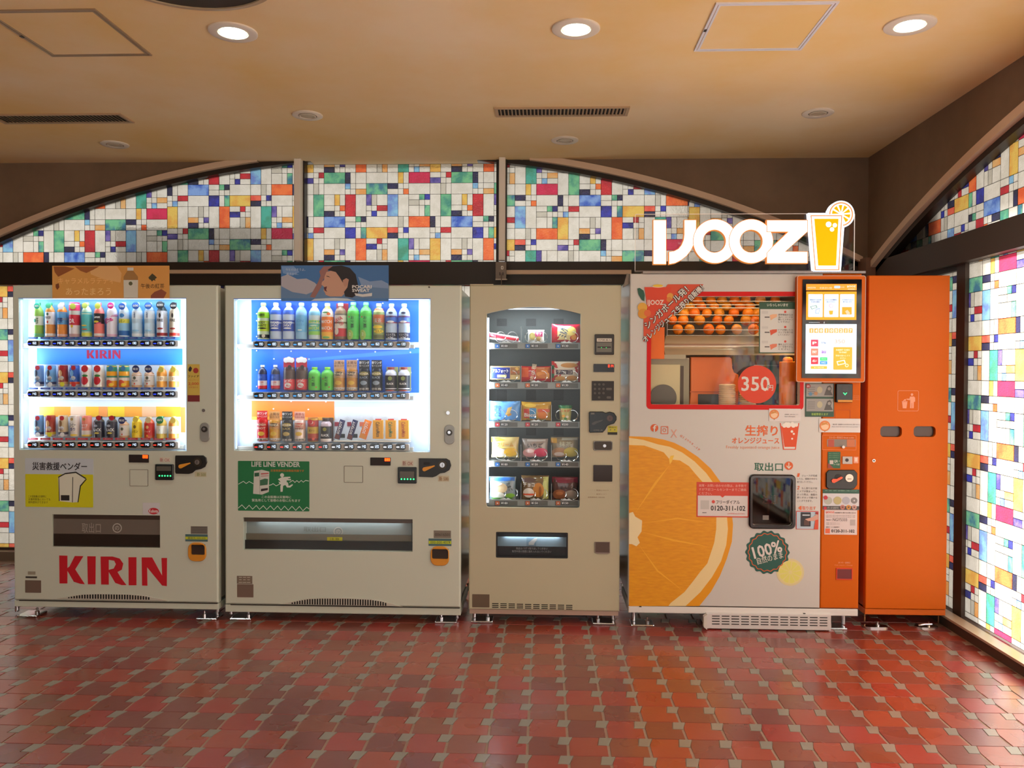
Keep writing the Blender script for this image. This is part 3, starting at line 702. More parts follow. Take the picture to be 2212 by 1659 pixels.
def rail(root, r, Y, ym, ends):
    """price rail with bumps over every button; r in metres"""
    g = G(); g.prism([rect(ends)], Y + .035, .03, .002); g.build('shelf_bar', M((170, 168, 160), .35), root)
    g = G(); g.prism([rrect(r, .008)], Y + .018, .022, .002); return g.build('price_rail', M((176, 168, 158), .35), root)
def buttons(root, crop, xs, yc, hw, hh, Y, prices, led, tags=None, tagc=None):
    for i, x in enumerate(xs):
        r = rc(crop, x - hw, yc - hh, x + hw, yc + hh, Y + .016)
        g = G(); g.prism([rrect(r, (r[3] - r[1]) * .38)], Y + .008, .011, .002); b = g.build('price_button', M((16, 18, 24), .25), root)
        W = r[2] - r[0]; H = r[3] - r[1]
        g = G(); digits(g, prices[i], (r[0] + W * .42, r[1] + H * .32, r[2] - W * .08, r[3] - H * .28), Y + .0074); g.build('price_digits', M((225, 240, 255), .4, 0, 1.0), b)
        lc = led[i] if isinstance(led, list) else led
        plate('button_light', (r[0] + W * .08, r[1] + H * .36, r[0] + W * .38, r[1] + H * .52), lc, b, Y + .0078, .0005, .001, .3, 1.3)
        if tags:
            q = rc(crop, x - 42, tags - 8, x + 42, tags + 8, Y + .03); p = plate('flavour_tag', q, tagc, root, Y + .03, .002, .002)
            g = G(); add_text(g, 'つめたい' if tagc[2] > 120 else 'あたたかい', (q[0] + .02 * 0 + (q[2] - q[0]) * .2, q[1] + (q[3] - q[1]) * .25, q[2] - (q[2] - q[0]) * .2, q[3] - (q[3] - q[1]) * .2), Y + .0275); g.build('lettering', M((235, 240, 250)), p)
def lock_plate(root, crop, cx, cy, Y, keyr, rr):
    r = rc(crop, *rr, Y); p = plate('lock_plate', r, (150, 150, 146), root, Y, .006, (r[2] - r[0]) * .45, .3, 0, .3, .002)
    x, z = pt(crop, cx, cy, Y); R = keyr / crop[2] * Y / F_PX
    g = G(); g.hcyl(x, z, Y - .012, Y - .004, R, 20); g.build('lock_cylinder', M((70, 66, 62), .3, .8), p, True)
    g = G(); g.hcyl(x, z + R * .1, Y - .016, Y - .011, R * .5, 16); g.build('key_core', CHROME, p, True)
def showcase(root, hole, Y, back_col, depth=.09):
    x0, z0, x1, z1 = hole
    g = G(); yb = Y + depth
    g.box(x0 - .03, x1 + .03, yb, yb + .004, z0 - .01, z1 + .02); g.box(x0 - .012, x0 - .004, Y + .03, yb, z0 - .01, z1 + .02); g.box(x1 + .004, x1 + .012, Y + .03, yb, z0 - .01, z1 + .02)
    g.box(x0 - .012, x1 + .012, Y + .03, yb, z1 + .004, z1 + .012); g.box(x0 - .012, x1 + .012, Y + .03, yb, z0 - .012, z0 - .004)
    g.build('display_box', M(back_col, .5), root)
    g = G(); g.box(x0 - .003, x1 + .003, Y + .004, Y + .007, z0 - .003, z1 + .003); g.build('window_glass', GLASS, root)
LEDM = M((205, 228, 255), .3, 0, 1.6)
def led_bar(root, x0, x1, z, Y, power):
    g = G(); g.box(x0, x1, Y + .009, Y + .017, z - .004, z); g.build('led_strip', LEDM, root); power *= .42
    for k in range(3):
        xa, xb = x0 + (x1 - x0) * k / 3, x0 + (x1 - x0) * (k + 1) / 3
        area('led_light', ((xa + xb) / 2, Y + .013, z - .006), ((xa + xb) / 2, Y + .055, z - .10), xb - xa - .01, .006, power / 3, (.74, .87, 1.0), root)
def coin_panel(root, crop, outline, Y, lever, knob, kr):
    pts = [pt(crop, x, y, Y) for x, y in outline]
    g = G(); g.prism([pts], Y - .008, .008, .002); p = g.build('coin_panel', M((26, 22, 18), .3), root)
    x0, z0 = pt(crop, *lever[0], Y); x1, z1 = pt(crop, *lever[1], Y); d = Vector((x1 - x0, z1 - z0)); L_ = d.length; d.normalize(); n = Vector((-d.y, d.x)); a = .011; b = .003
    o = [Vector((x0, z0)) + n * a * math.sin(t) - d * a * math.cos(t) for t in [math.radians(k) for k in range(-90, 91, 20)]]
    o = [(v.x, v.y) for v in o] + [(x1 + n.x * b, z1 + n.y * b), (x1 - n.x * b, z1 - n.y * b)]
    o.sort(key=lambda q: math.atan2(q[1] - (z0 + z1) / 2, q[0] - (x0 + x1) / 2))
    g = G(); g.prism([o], Y - .016, .008, .001); g.build('return_lever', M((226, 150, 40), .35), p)
    kx, kz = pt(crop, *knob, Y); R = kr / crop[2] * Y / F_PX
    g = G(); g.hcyl(kx, kz, Y - .013, Y - .007, R, 28, 0); g.build('coin_ring', M((70, 62, 52), .3, .7), p, True)
    g = G(); g.hcyl(kx, kz, Y - .017, Y - .012, R * .55, 24); g.build('coin_slot_disc', CHROME, p, True)
    plate('coin_slot', (kx - .0012, kz - R * .35, kx + .0012, kz + R * .35), (10, 10, 10), p, Y - .017, .0005)
    plate('dark_opening', (x0 - .005, z1 + .004, x0 + .03, z1 + .02), (8, 8, 8), p, Y - .008, .0008, .004)
def bill_reader(root, crop, r4, Y, slot, dots, dot_n):
    r = rc(crop, *r4, Y); g = G(); g.prism([rrect(r, .006)], Y - .012, .012, .003); p = g.build('bill_reader', M((22, 26, 24), .3), root)
    q = rc(crop, *slot, Y); plate('bill_slot', q, (92, 88, 80), p, Y - .012, .004, .003, .3)
    q = rc(crop, *dots, Y); W = (q[2] - q[0]) / dot_n
    for k in range(dot_n):
        g = G(); g.hcyl(q[0] + W * (k + .5), (q[1] + q[3]) / 2, Y - .0135, Y - .012, W * .28, 10); g.build('green_light', M((60, 255, 150), .3, 0, 1.5), p)
def vent_arch(root, crop, pts, ybot, x0, x1, n, Y):
    """curved raised vent at the foot of the door with a row of slots"""
    P = [pt(crop, x, y, Y) for x, y in pts]
    g = G(); g.prism([P], Y - .004, .004, .0015); p = g.build('vent_cover', M((196, 190, 178), .35), root)
    g = G()
    def top(x):
        for (a, ya), (b, yb_) in zip(pts, pts[1:]):
            if min(a, b) <= x <= max(a, b) and ya < ybot - 2 and yb_ < ybot + 30: return ya + (yb_ - ya) * (x - a) / (b - a + 1e-9)
        return ybot
    for k in range(n):
        x = x0 + (x1 - x0) * (k + .5) / n; yt = top(x) + 7; yb_ = ybot - 3
        if yb_ - yt < 8: continue
        w_ = (x1 - x0) / n * .28; a, z_0 = pt(crop, x - w_, yb_ + (x - x0) * .018, Y); b, z_1 = pt(crop, x + w_, yt, Y)
        g.prism([rrect((a, z_0, b, z_1), .001)], Y - .0046, .0006)
    tag(g.build('vent_slots', M((20, 16, 14), .8), p), kind='stuff')
def tray(root, hole, Y, parts_cols, d=.10):
    """recessed delivery port: box behind the hole plus smoked flap"""
    x0, z0, x1, z1 = hole; g = G(); yb = Y + d
    g.box(x0 - .004, x1 + .004, yb, yb + .004, z0, z1); g.box(x0 - .006, x0 - .001, Y + .03, yb, z0, z1); g.box(x1 + .001, x1 + .006, Y + .03, yb, z0, z1)
    g.box(x0, x1, Y + .03, yb, z1, z1 + .004); g.box(x0, x1, Y + .03, yb, z0 - .004, z0)
    b = g.build('delivery_port', M(parts_cols[0], .5), root)
    g = G(); g.box(x0 + .002, x1 - .002, Y + .010, Y + .014, z0 + .002, z1 - .002); g.build('flap', (M(parts_cols[1], .15) if parts_cols[1][0] > 1 else glass_mat(parts_cols[1], 0)), root)
    return b
def change_cup(root, crop, r4, inner, Y):
    r = rc(crop, *r4, Y); q = rc(crop, *inner, Y)
    g = G(); g.prism([rrect(r, (r[2] - r[0]) * .36), rrect(q, .008)[::-1]], Y - .010, .010, .003); p = g.build('change_cup', M((214, 140, 36), .4), root)
    G().box(q[0], q[2], Y - .001, Y - .0005, q[1], q[3]).build('cup_opening', M((44, 28, 18), .5), p)
def sticker(root, crop, r4, Y, col, t=.0012, q=.003, name='sticker'): return plate(name, rc(crop, *r4, Y), col, root, Y, t, q, .5)
def lettering(parent, crop, r4, Y, s, col, bold=.01, dy=.0018, rot=0, emit=0, shear=0):
    return text('lettering', s, rc(crop, *r4, Y), col, parent, Y - dy, bold, rot, .5, emit, shear)

# ---------------------------------------------------------------- machine 1 (red letters)
Y1 = 4.40
x0 = FP(28, 960, Y1)[0]; x1 = FP(470.5, 960, Y1)[0]; ztop = FP(250, 616, Y1)[1]; zdoor = FP(250, 1299.5, Y1)[1]; zbase = FP(250, 1314, Y1)[1]
m1 = thing('vending_machine', ((x0 + x1) / 2, Y1, 0), 'white drinks vending machine at the far left with big red KIRIN letters at its foot', 'vending machine', 'vending machines along the stained glass')
h_win = rc(cA, 162, 335, 1590, 1633, Y1); h_tray = rc(cB, 480, 648, 1470, 945, Y1)
cabinet(m1, x0, x1, zdoor, ztop, Y1, .66, .045, [rect(h_win), rect(h_tray)], BODYC, None, .008)
g = G(); g.prism([rect((x0 + .0, zbase, x1 - .0, zdoor - .003))], Y1 + .004, .45, .002); g.build('base_panel', M(BODYC, .35), m1)
showcase(m1, h_win, Y1, (214, 226, 238))
plate('window_trim', (h_win[0] - .002, h_win[3], h_win[2] + .002, h_win[3] + .003), (90, 130, 220), m1, Y1, .001)
feet(m1, [(FP(42, 1322, 4.49)[0], FP(57, 1330, 4.40)[0], .115), (FP(467, 1330, 4.45)[0], FP(445, 1336, 4.40)[0], .115)], Y1)
# backdrops
p = plate('backdrop', rc(cA, 298, 338, 1540, 690, Y1 + .085), (120, 190, 235), m1, Y1 + .089, .001)
p = plate('backdrop', rc(cA, 312, 762, 1555, 900, Y1 + .085), (52, 132, 222), m1, Y1 + .089, .001)
g = G()
for a, b in ((.52, .1), (.3, .2), (.8, .16)): pass
KIR = [[(545, 1020), (620, 1022), (620, 1135), (640, 1120), (688, 1025), (767, 1026), (692, 1148), (780, 1284), (738, 1280), (680, 1262), (620, 1160), (620, 1277), (548, 1277)],
       [(803, 1027), (880, 1028), (878, 1284), (808, 1284)],
       [(925, 1030), (1035, 1030), (1100, 1048), (1133, 1095), (1120, 1150), (1080, 1172), (1110, 1222), (1162, 1292), (1118, 1292), (1060, 1272), (1000, 1170), (1000, 1288), (930, 1286)],
       [(1180, 1036), (1254, 1036), (1254, 1294), (1183, 1294)],
       [(1302, 1038), (1398, 1038), (1490, 1205), (1484, 1043), (1535, 1043), (1533, 1302), (1490, 1296), (1352, 1128), (1355, 1298), (1306, 1296)]]
KH = [(1000, 1060), (1050, 1068), (1066, 1100), (1045, 1140), (1000, 1152)]
for i, l in enumerate(KIR):
    loops = [[pt(cB, x, y, Y1) for x, y in l]] + ([[pt(cB, x, y, Y1) for x, y in KH]] if i == 2 else [])
    poly('letter', loops, (196, 14, 34), m1, Y1, .001)
# small red letters on the blue backdrop
bx = rc(cA, 738, 775, 1025, 848, Y1 + .084)
for i, l in enumerate(KIR):
    f = lambda x, y: (bx[0] + (x - 545) / 990 * (bx[2] - bx[0]), bx[3] - (y - 1020 - (x - 545) * .02) / 260 * (bx[3] - bx[1]))
    loops = [[f(x, y) for x, y in l]] + ([[f(x, y) for x, y in KH]] if i == 2 else [])
    poly('letter', loops, (170, 16, 70), m1, Y1 + .0875, .001)
# warm backdrop of the bottom row: yellow and orange panels
for a, b, col in ((332, 460, (240, 200, 70)), (460, 600, (240, 170, 70)), (600, 730, (236, 205, 180)), (730, 840, (240, 190, 60)), (840, 915, (245, 160, 90)), (917, 1060, (246, 210, 60)), (1060, 1210, (246, 170, 70)), (1210, 1330, (238, 190, 150)), (1330, 1540, (240, 180, 60))):
    plate('backdrop', rc(cA, a, 1258, b, 1345, Y1 + .085), col, m1, Y1 + .089, .001)
plate('backdrop', rc(cA, 1542, 1262, 1582, 1478, Y1 + .085), (246, 140, 70), m1, Y1 + .089, .001)
BX = [283, 388, 495, 602, 708, 815, 922, 1027, 1135, 1243, 1350, 1455]
for yc, ends, rr in ((717, (168, 720, 1562, 749), (230, 693, 1522, 745)), (1149, (168, 1152, 1562, 1184), (230, 1122, 1522, 1180)), (1582, (172, 1582, 1562, 1616), (234, 1553, 1522, 1612))):
    e_ = rc(cA, *ends, Y1 + .035); rail(m1, rc(cA, *rr, Y1 + .018), Y1, yc, (h_win[0], e_[1], e_[2], e_[3]))
buttons(m1, cA, BX, 717, 42, 24, Y1, ['160', '160', '140', '170', '160', '160', '160', '160', '130', '130', '170', '170'], (40, 70, 255), 672, (60, 96, 190))
buttons(m1, cA, BX, 1149, 42, 24, Y1, ['140', '140', '140', '140', '150', '150', '150', '150', '140', '140', '140', '140'], (40, 70, 255), 1103, (60, 96, 190))
buttons(m1, cA, BX, 1582, 42, 25, Y1, ['140'] * 5 + ['150', '150'] + ['140'] * 5, (255, 60, 40), 1533, (200, 44, 60))
led_bar(m1, h_win[0] + .02, h_win[2] - .01, h_win[3] + .001, Y1, 2.3)
led_bar(m1, h_win[0] + .02, h_win[2] - .03, rc(cA, 300, 740, 400, 752, Y1 + .03)[1] - .0005, Y1, 1.8)
led_bar(m1, h_win[0] + .02, h_win[2] - .03, rc(cA, 300, 1176, 400, 1187, Y1 + .03)[1] - .0005, Y1, 1.8)
for sx, tx in ((h_win[0] + .004, 1), (h_win[2] - .004, -1)):
    G().box(min(sx, sx + .006 * tx), max(sx, sx + .006 * tx), Y1 + .009, Y1 + .017, h_win[1] + .01, h_win[3] - .01).build('led_strip', M((196, 222, 255), .3, 0, 1.2), m1)
    area('led_light', (sx + .009 * tx, Y1 + .013, (h_win[1] + h_win[3]) / 2), (sx + .12 * tx, Y1 + .085, (h_win[1] + h_win[3]) / 2), .006, .78, 1.5, (.72, .86, 1), m1)
G1 = 'drink samples in the red lettered machine'
YD = Y1 + .048
TOPY, TOPB = 375, 664
D = lambda x, yt, yb, hw, k, body, cap, bands, marks, lab: drink(cA, x, yt, yb, hw, YD, k, body, cap, bands, marks, lab, G1)
D(330, 370, 664, 41, 'bottle', (150, 200, 96), (70, 170, 120), [(.34, .60, (232, 240, 226)), (0, .10, (110, 200, 140))], [('b', -.2, .47, .28, .055, (40, 140, 110)), ('d', .3, .89, .62, (40, 160, 130), '新'), ('t', '生茶', .1, .5, .38, .56, (60, 110, 60))], 'green tea bottle with white band and green drop, first of the top row in the red lettered machine')
D(430, 370, 664, 41, 'bottle', (224, 150, 76), (70, 180, 130), [(.36, .72, (236, 236, 238)), (0, .10, (240, 240, 240))], [('b', 0, .66, .25, .04, (60, 110, 90)), ('t', '午後の紅茶', -.6, .6, .52, .60, (40, 50, 60)), ('b', 0, .43, .18, .04, (210, 60, 40)), ('d', .25, .90, .6, (80, 190, 140))], 'amber tea bottle with pale grey label under a green sticker, second of the top row')
D(533, 370, 664, 41, 'bottle', (236, 150, 70), (240, 240, 240), [(.36, .72, (96, 170, 225)), (.36, .55, (210, 225, 240)), (0, .08, (240, 200, 190))], [('t', '麦茶', -.6, .6, .40, .56, (30, 70, 150)), ('d', .3, .88, .66, (236, 240, 246))], 'amber barley tea bottle with sky blue label, third of the top row')
D(638, 370, 664, 44, 'can', (232, 200, 205), None, [(.0, .34, (232, 225, 228)), (.34, .64, (206, 36, 60)), (.64, .76, (200, 200, 190)), (.76, 1.0, (226, 50, 100))], [('t', 'DR', -.5, .5, .40, .52, (245, 240, 240)), ('b', 0, .31, .26, .045, (240, 200, 60)), ('d', .25, .88, .6, (196, 214, 90))], 'pink red and white drink, fourth of the top row in the red lettered machine')
D(742, 370, 664, 42, 'bottle', (196, 226, 200), (210, 230, 130), [(.16, .72, (84, 190, 190)), (0, .12, (226, 230, 90))], [('b', 0, .40, .8, .02, (224, 80, 40)), ('b', -.1, .33, .6, .02, (240, 200, 60)), ('b', 0, .22, .6, .02, (224, 90, 60)), ('d', .15, .90, .6, (200, 220, 110))], 'turquoise labelled bottle with yellow sticker, fifth of the top row')
D(848, 370, 664, 42, 'bottle', (242, 130, 120), (240, 120, 130), [(.38, .68, (34, 30, 36)), (0, .10, (245, 235, 235))], [('b', -.2, .44, .6, .03, (236, 210, 60)), ('b', .3, .40, .5, .02, (230, 90, 140)), ('t', 'Lemon', -.6, .6, .54, .62, (240, 240, 240)), ('d', .25, .89, .62, (210, 220, 90))], 'coral pink bottle with a black label, sixth of the top row')
D(958, 370, 664, 43, 'bottle', (236, 232, 240), (230, 230, 236), [(.08, .80, (238, 232, 242)), (0, .08, (236, 190, 215))], [('t', 'Mets', -.55, .55, .30, .74, (222, 50, 140), -1.2), ('d', .25, .90, .64, (226, 50, 140), '新')], 'white bottle with pink slanted lettering, seventh of the top row')
D(1060, 370, 664, 42, 'bottle', (214, 232, 245), (240, 240, 240), [(.40, .52, (240, 232, 90)), (.0, .18, (40, 110, 190)), (.18, .40, (150, 205, 236))], [('t', 'レモン', -.6, .6, .42, .50, (30, 120, 60)), ('b', 0, .62, .5, .06, (60, 130, 190)), ('d', .1, .88, .7, (40, 90, 180), '強')], 'clear bottle with yellow band over a blue foot, eighth of the top row')
for x, lab in ((1172, 'ninth'), (1278, 'tenth')):
    D(x, 370, 664, 43, 'bottle', (196, 224, 242), (200, 225, 245), [(.52, .76, (226, 238, 246)), (0, .10, (236, 244, 250))], [('t', '天然水', -.2, .1, .55, .72, (60, 90, 140)), ('b', 0, .18, .8, .03, (150, 200, 230)), ('d', .22, .90, .74, (60, 110, 200), '600')], 'clear water bottle with blue 600 sticker, %s of the top row' % lab)
D(1384, 370, 664, 44, 'bottle', (208, 212, 218), (44, 52, 60), [(.76, .90, (44, 60, 66)), (.0, .12, (150, 40, 40)), (.12, .74, (214, 218, 226))], [('b', 0, .62, .22, .07, (60, 56, 60)), ('b', 0, .24, .6, .03, (150, 60, 60)), ('t', 'FIRE', -.6, .6, .44, .52, (40, 40, 40)), ('d', .1, .92, .78, (56, 66, 72), '600')], 'silver coffee bottle with dark grey shoulder, eleventh of the top row')
D(1490, 370, 664, 42, 'bottle', (212, 200, 178), (50, 50, 54), [(.0, .12, (190, 50, 40)), (.12, .74, (206, 196, 176))], [('b', 0, .62, .22, .07, (60, 50, 44)), ('b', 0, .24, .6, .03, (150, 60, 50)), ('t', 'FIRE', -.6, .6, .44, .52, (50, 40, 40)), ('d', .25, .90, .72, (44, 44, 50), '600')], 'beige coffee bottle with dark round sticker, last of the top row')
def canr(x, yt, yb, c, band, dot, lab, logo=(60, 70, 90)):
    D(x, yt, yb, 40, 'can', c, None, [(.0, .10, (190, 190, 196)), (.10, .22, band)], [('b', -.1, .62, .4, .16, logo), ('b', .2, .40, .45, .10, (205, 208, 214)), ('t', 'FIRE', -.5, .5, .28, .40, logo), ('d', .35, .88, .5, (196, 40, 56)), ('d', .4, .1, .5, dot)], lab)
canr(333, 905, 1085, (120, 160, 205), (40, 60, 110), (230, 236, 240), 'blue silver coffee can, leftmost of the middle row in the red lettered machine')
canr(437, 905, 1085, (110, 170, 220), (40, 60, 110), (230, 236, 240), 'light blue silver coffee can, second of the middle row')
canr(540, 905, 1085, (150, 44, 40), (200, 160, 110), (226, 226, 60), 'red brown coffee can with flame, third of the middle row', (226, 190, 140))
canr(638, 905, 1085, (40, 90, 180), (220, 90, 40), (216, 60, 60), 'deep blue coffee can with orange foot, fourth of the middle row', (120, 180, 235))
for x, lab in ((742, 'left'), (848, 'right')):
    D(x, 905, 1090, 44, 'can', (238, 236, 230), None, [], [('b', 0, .30, .68, .20, (206, 26, 50)), ('b', .1, .52, .55, .06, (50, 130, 60)), ('d', .15, .84, .68, (220, 50, 60))], 'white can with red apple, %s of the two in the middle row' % lab)
for x, lab in ((955, 'left'), (1060, 'right')):
    D(x, 905, 1092, 42, 'can', (244, 170, 50), None, [(.72, 1.0, (60, 150, 120)), (.30, .44, (240, 230, 220)), (.44, .52, (50, 140, 120)), (0, .1, (240, 140, 50))], [('b', -.2, .2, .7, .14, (226, 90, 60)), ('b', .3, .12, .5, .08, (245, 210, 60)), ('d', .35, .86, .5, (70, 140, 200))], 'orange fruit juice can with green top, %s of the two in the middle row' % lab)
for x, lab in ((1168, 'left'), (1275, 'right')):
    D(x, 940, 1092, 41, 'bottle', (214, 170, 130), (60, 60, 90), [(.12, .72, (228, 224, 218))], [('b', 0, .52, .3, .09, (90, 96, 80)), ('t', '午後の紅茶', -.6, .6, .32, .40, (60, 60, 60)), ('b', 0, .20, .16, .05, (220, 90, 60)), ('d', .3, 1.02, .78, (36, 48, 104), '限定')], 'milk tea bottle with white label and navy sticker, %s of the two in the middle row' % lab)
for x, lab in ((1382, 'left'), (1485, 'right')):
    D(x, 910, 1092, 42, 'bottle', (232, 160, 70), (232, 190, 90), [(.28, .52, (240, 226, 190))], [('b', -.3, .40, .24, .09, (214, 70, 44)), ('t', '紅茶', .1, .6, .32, .48, (150, 90, 40)), ('d', .3, .82, .58, (226, 206, 80))], 'small amber tea bottle with cream band, %s of the two ending the middle row' % lab)
canr(333, 1332, 1512, (100, 150, 200), (40, 60, 110), (230, 236, 240), 'blue silver coffee can, leftmost of the bottom row in the red lettered machine')
canr(433, 1332, 1512, (150, 50, 36), (220, 180, 70), (226, 220, 50), 'red brown coffee can with yellow dot, second of the bottom row', (226, 180, 120))
canr(540, 1332, 1512, (204, 184, 150), (60, 60, 80), (236, 236, 236), 'beige coffee can with flame, third of the bottom row', (140, 100, 60))
D(640, 1335, 1512, 42, 'cup', (236, 230, 222), None, [], [('b', -.1, .84, .3, .07, (180, 150, 80)), ('t', 'コーヒー', -.6, .6, .48, .66, (70, 70, 80)), ('t', '香り', -.5, .5, .28, .44, (60, 70, 140)), ('b', 0, .08, .8, .05, (240, 210, 80))], 'white paper coffee cup, fourth of the bottom row')
D(742, 1335, 1512, 41, 'can', (226, 130, 110), None, [(.0, .10, (240, 215, 90)), (.10, .30, (236, 225, 215))], [('b', -.1, .84, .35, .07, (180, 140, 60)), ('t', 'ココア', -.6, .6, .40, .60, (250, 240, 235))], 'salmon pink cocoa can, fifth of the bottom row')
for x, lab in ((847, 'left'), (957, 'right')):
    D(x, 1340, 1520, 44, 'bcan', (44, 46, 60), (36, 36, 40), [(.74, .86, (70, 64, 60))], [('t', 'BLACK', -.8, .8, .30, .44, (236, 236, 236)), ('b', 0, .22, .5, .04, (220, 200, 90)), ('b', -.2, .56, .4, .06, (170, 175, 190)), ('d', .5, .93, .5, (196, 40, 50))], 'black coffee bottle can with white lettering, %s of the two in the bottom row' % lab)
D(1062, 1370, 1522, 41, 'bottle', (206, 160, 120), (60, 60, 90), [(.12, .70, (226, 220, 214))], [('b', 0, .50, .3, .09, (90, 96, 80)), ('b', 0, .20, .16, .05, (220, 90, 60)), ('d', .0, .98, .76, (50, 56, 110), '限定')], 'milk tea bottle with navy sticker in the bottom row right of the black cans')
D(1170, 1340, 1522, 41, 'bottle', (244, 210, 60), (240, 214, 60), [(.12, .70, (244, 214, 40))], [('b', 0, .52, .3, .08, (120, 100, 30)), ('t', 'レモン', -.6, .6, .24, .36, (90, 90, 40)), ('d', .2, .86, .6, (236, 210, 70))], 'yellow lemon tea bottle, ninth of the bottom row')
D(1276, 1345, 1524, 42, 'bottle', (206, 84, 50), (220, 200, 150), [(.12, .70, (200, 46, 40))], [('b', 0, .52, .3, .08, (236, 190, 120)), ('t', 'チャイ', -.6, .6, .26, .36, (245, 225, 200)), ('b', 0, .12, .2, .05, (240, 170, 60)), ('d', .25, .86, .62, (232, 206, 150))], 'red labelled tea bottle, tenth of the bottom row')
D(1380, 1340, 1528, 42, 'bottle', (206, 178, 80), (60, 140, 90), [(.22, .58, (232, 232, 216))], [('b', -.2, .38, .25, .09, (50, 150, 120)), ('d', .1, .84, .78, (46, 140, 90), '新')], 'yellow green tea bottle with dark green sticker, eleventh of the bottom row')
D(1484, 1340, 1528, 42, 'bottle', (230, 150, 66), (226, 196, 110), [(.22, .56, (238, 220, 190))], [('b', -.2, .38, .25, .09, (214, 70, 44)), ('d', .3, .82, .6, (226, 196, 90))], 'amber tea bottle with yellow sticker, last of the bottom row')
# door details
s = sticker(m1, cB, (232, 128, 860, 578), Y1, (196, 204, 214), .0012, .006, 'notice_plate')
plate('yellow_field', (lambda r: (r[0], r[1] + .0005, r[2], r[3]))(rc(cB, 234, 274, 858, 577, Y1)), (212, 208, 22), s, Y1 - .0012, .0003, .005)
lettering(s, cB, (300, 165, 800, 236), Y1, '災害救援ベンダー', (38, 34, 42), .03)
for k, (a, b, tx) in enumerate(((262, 428, 'この自販機は災害時に'), (262, 465, '災害時緊急においても'), (262, 442, '飲料提供ができます'))):
    lettering(s, cB, (a, 466 + 27 * k, b, 488 + 27 * k), Y1, tx, (70, 70, 30), .01)
o = [[pt(cB, x, y, Y1) for x, y in [(535, 300), (600, 268), (670, 255), (740, 275), (790, 312), (735, 380), (718, 530), (668, 533), (545, 520)]]]
poly('white_cabinet_drawing', o, (222, 222, 206), s, Y1 - .0014, .0004)
for l in ([(668, 300), (674, 300), (670, 532), (664, 532)], [(535, 298), (600, 262), (700, 250), (795, 310), (788, 318), (698, 262), (600, 274), (540, 306)], [(540, 300), (545, 300), (550, 520), (543, 520)], [(793, 315), (800, 320), (745, 385), (722, 532), (714, 532), (736, 378)]):
    poly('drawing_line', [[pt(cB, x, y, Y1) for x, y in l]], (30, 30, 30), s, Y1 - .0019, .0003)
sticker(s, cB, (560, 466, 638, 515), Y1 - .0015, (40, 36, 34), .0006, 0, 'dark_slot')
d = sticker(m1, cB, (1187, 94, 1368, 166), Y1, (32, 18, 16), .004, .002, 'amount_display')
g = G(); digits(g, '888', rc(cB, 1312, 98, 1362, 126, Y1), Y1 - .0042, .32); g.build('red_digits', M((255, 90, 20), .3, 0, 3.0), d)
q = rc(cB, 1196, 233, 1358, 380, Y1); g = G(); g.prism([rrect((q[0] - .002, q[1] - .002, q[2] + .002, q[3] + .002), .004), rrect(q, .003)[::-1]], Y1 - .0015, .0015); g.build('cover_seam', M((110, 96, 84), .5), m1); plate('blank_cover', q, BODYC, m1, Y1, .001, .003)
bill_reader(m1, cB, (1432, 180, 1598, 326), Y1, (1450, 198, 1580, 240), (1462, 280, 1588, 292), 5)
t_ = sticker(m1, cB, (1466, 118, 1566, 164), Y1, (212, 206, 190), .0006, .002); lettering(t_, cB, (1470, 122, 1562, 160), Y1, '新 OK', (190, 110, 110), .01)
coin_panel(m1, cB, [(1618, 100), (1870, 100), (1898, 122), (1905, 165), (1888, 205), (1850, 225), (1800, 235), (1770, 262), (1740, 270), (1622, 268), (1614, 255), (1614, 112)], Y1, ((1668, 200), (1755, 170)), (1822, 160), 42)
t_ = sticker(m1, cB, (1790, 252, 1896, 298), Y1, (196, 190, 160), .0006, .002); lettering(t_, cB, (1810, 258, 1890, 292), Y1, '新 500', (120, 130, 60), .01)
t_ = sticker(m1, cB, (1312, 536, 1470, 646), Y1, (206, 204, 210), .001, .001)
g = G(); c_ = pt(cB, 1412, 612, Y1); g.prism([[(c_[0] + .0295 * math.cos(a * PI / 12), c_[1] + .018 * math.sin(a * PI / 12)) for a in range(24)]], Y1 - .002, .0008); gg = g.build('red_oval', M((190, 36, 50)), t_); lettering(gg, cB, (1372, 596, 1454, 626), Y1, 'Kubota', (240, 230, 230), .02, .0026)
b_ = tray(m1, h_tray, Y1, ((150, 142, 134), (112, 103, 96)))
t_ = rc(cB, 484, 828, 1466, 940, Y1); plate('dark_lip', t_, (44, 38, 34), m1, Y1 + .0098, .001, 0, .2); plate('upper_lip', rc(cB, 484, 650, 1466, 690, Y1), (70, 60, 54), m1, Y1 + .0098, .001, 0, .2)
lettering(m1, cB, (752, 722, 925, 812), Y1 + .009, '取出口', (150, 140, 132), .02, 0)
x_, z_ = pt(cB, 1076, 768, Y1 + .009); g = G(); g.prism([circ(x_, z_, .0265, 28), circ(x_, z_, .021, 28)[::-1]], Y1 + .009, .0008); g.build('ring_mark', M((175, 170, 165)), m1); text('lettering', 'の', (x_ - .012, z_ - .012, x_ + .012, z_ + .012), (175, 170, 165), m1, Y1 + .009, .03)
change_cup(m1, cB, (1732, 900, 1896, 1072), (1760, 918, 1886, 1012), Y1)
t_ = sticker(m1, cB, (1753, 752, 1907, 822), Y1, (120, 112, 104), .001, 0, 'number_plate'); 
for k in range(4): plate('print_line', rc(cB, 1762, 758 + 16 * k, 1900, 766 + 16 * k, Y1), (90, 84, 78), t_, Y1 - .001, .0004)
t_ = sticker(m1, cB, (1703, 826, 1909, 892), Y1, (70, 104, 110), .001, 0); plate('yellow_stripe', rc(cB, 1705, 848, 1907, 872, Y1), (196, 204, 40), t_, Y1 - .001, .0003); lettering(t_, cB, (1725, 850, 1890, 870), Y1, '連絡先 000-000', (60, 80, 60), .0)
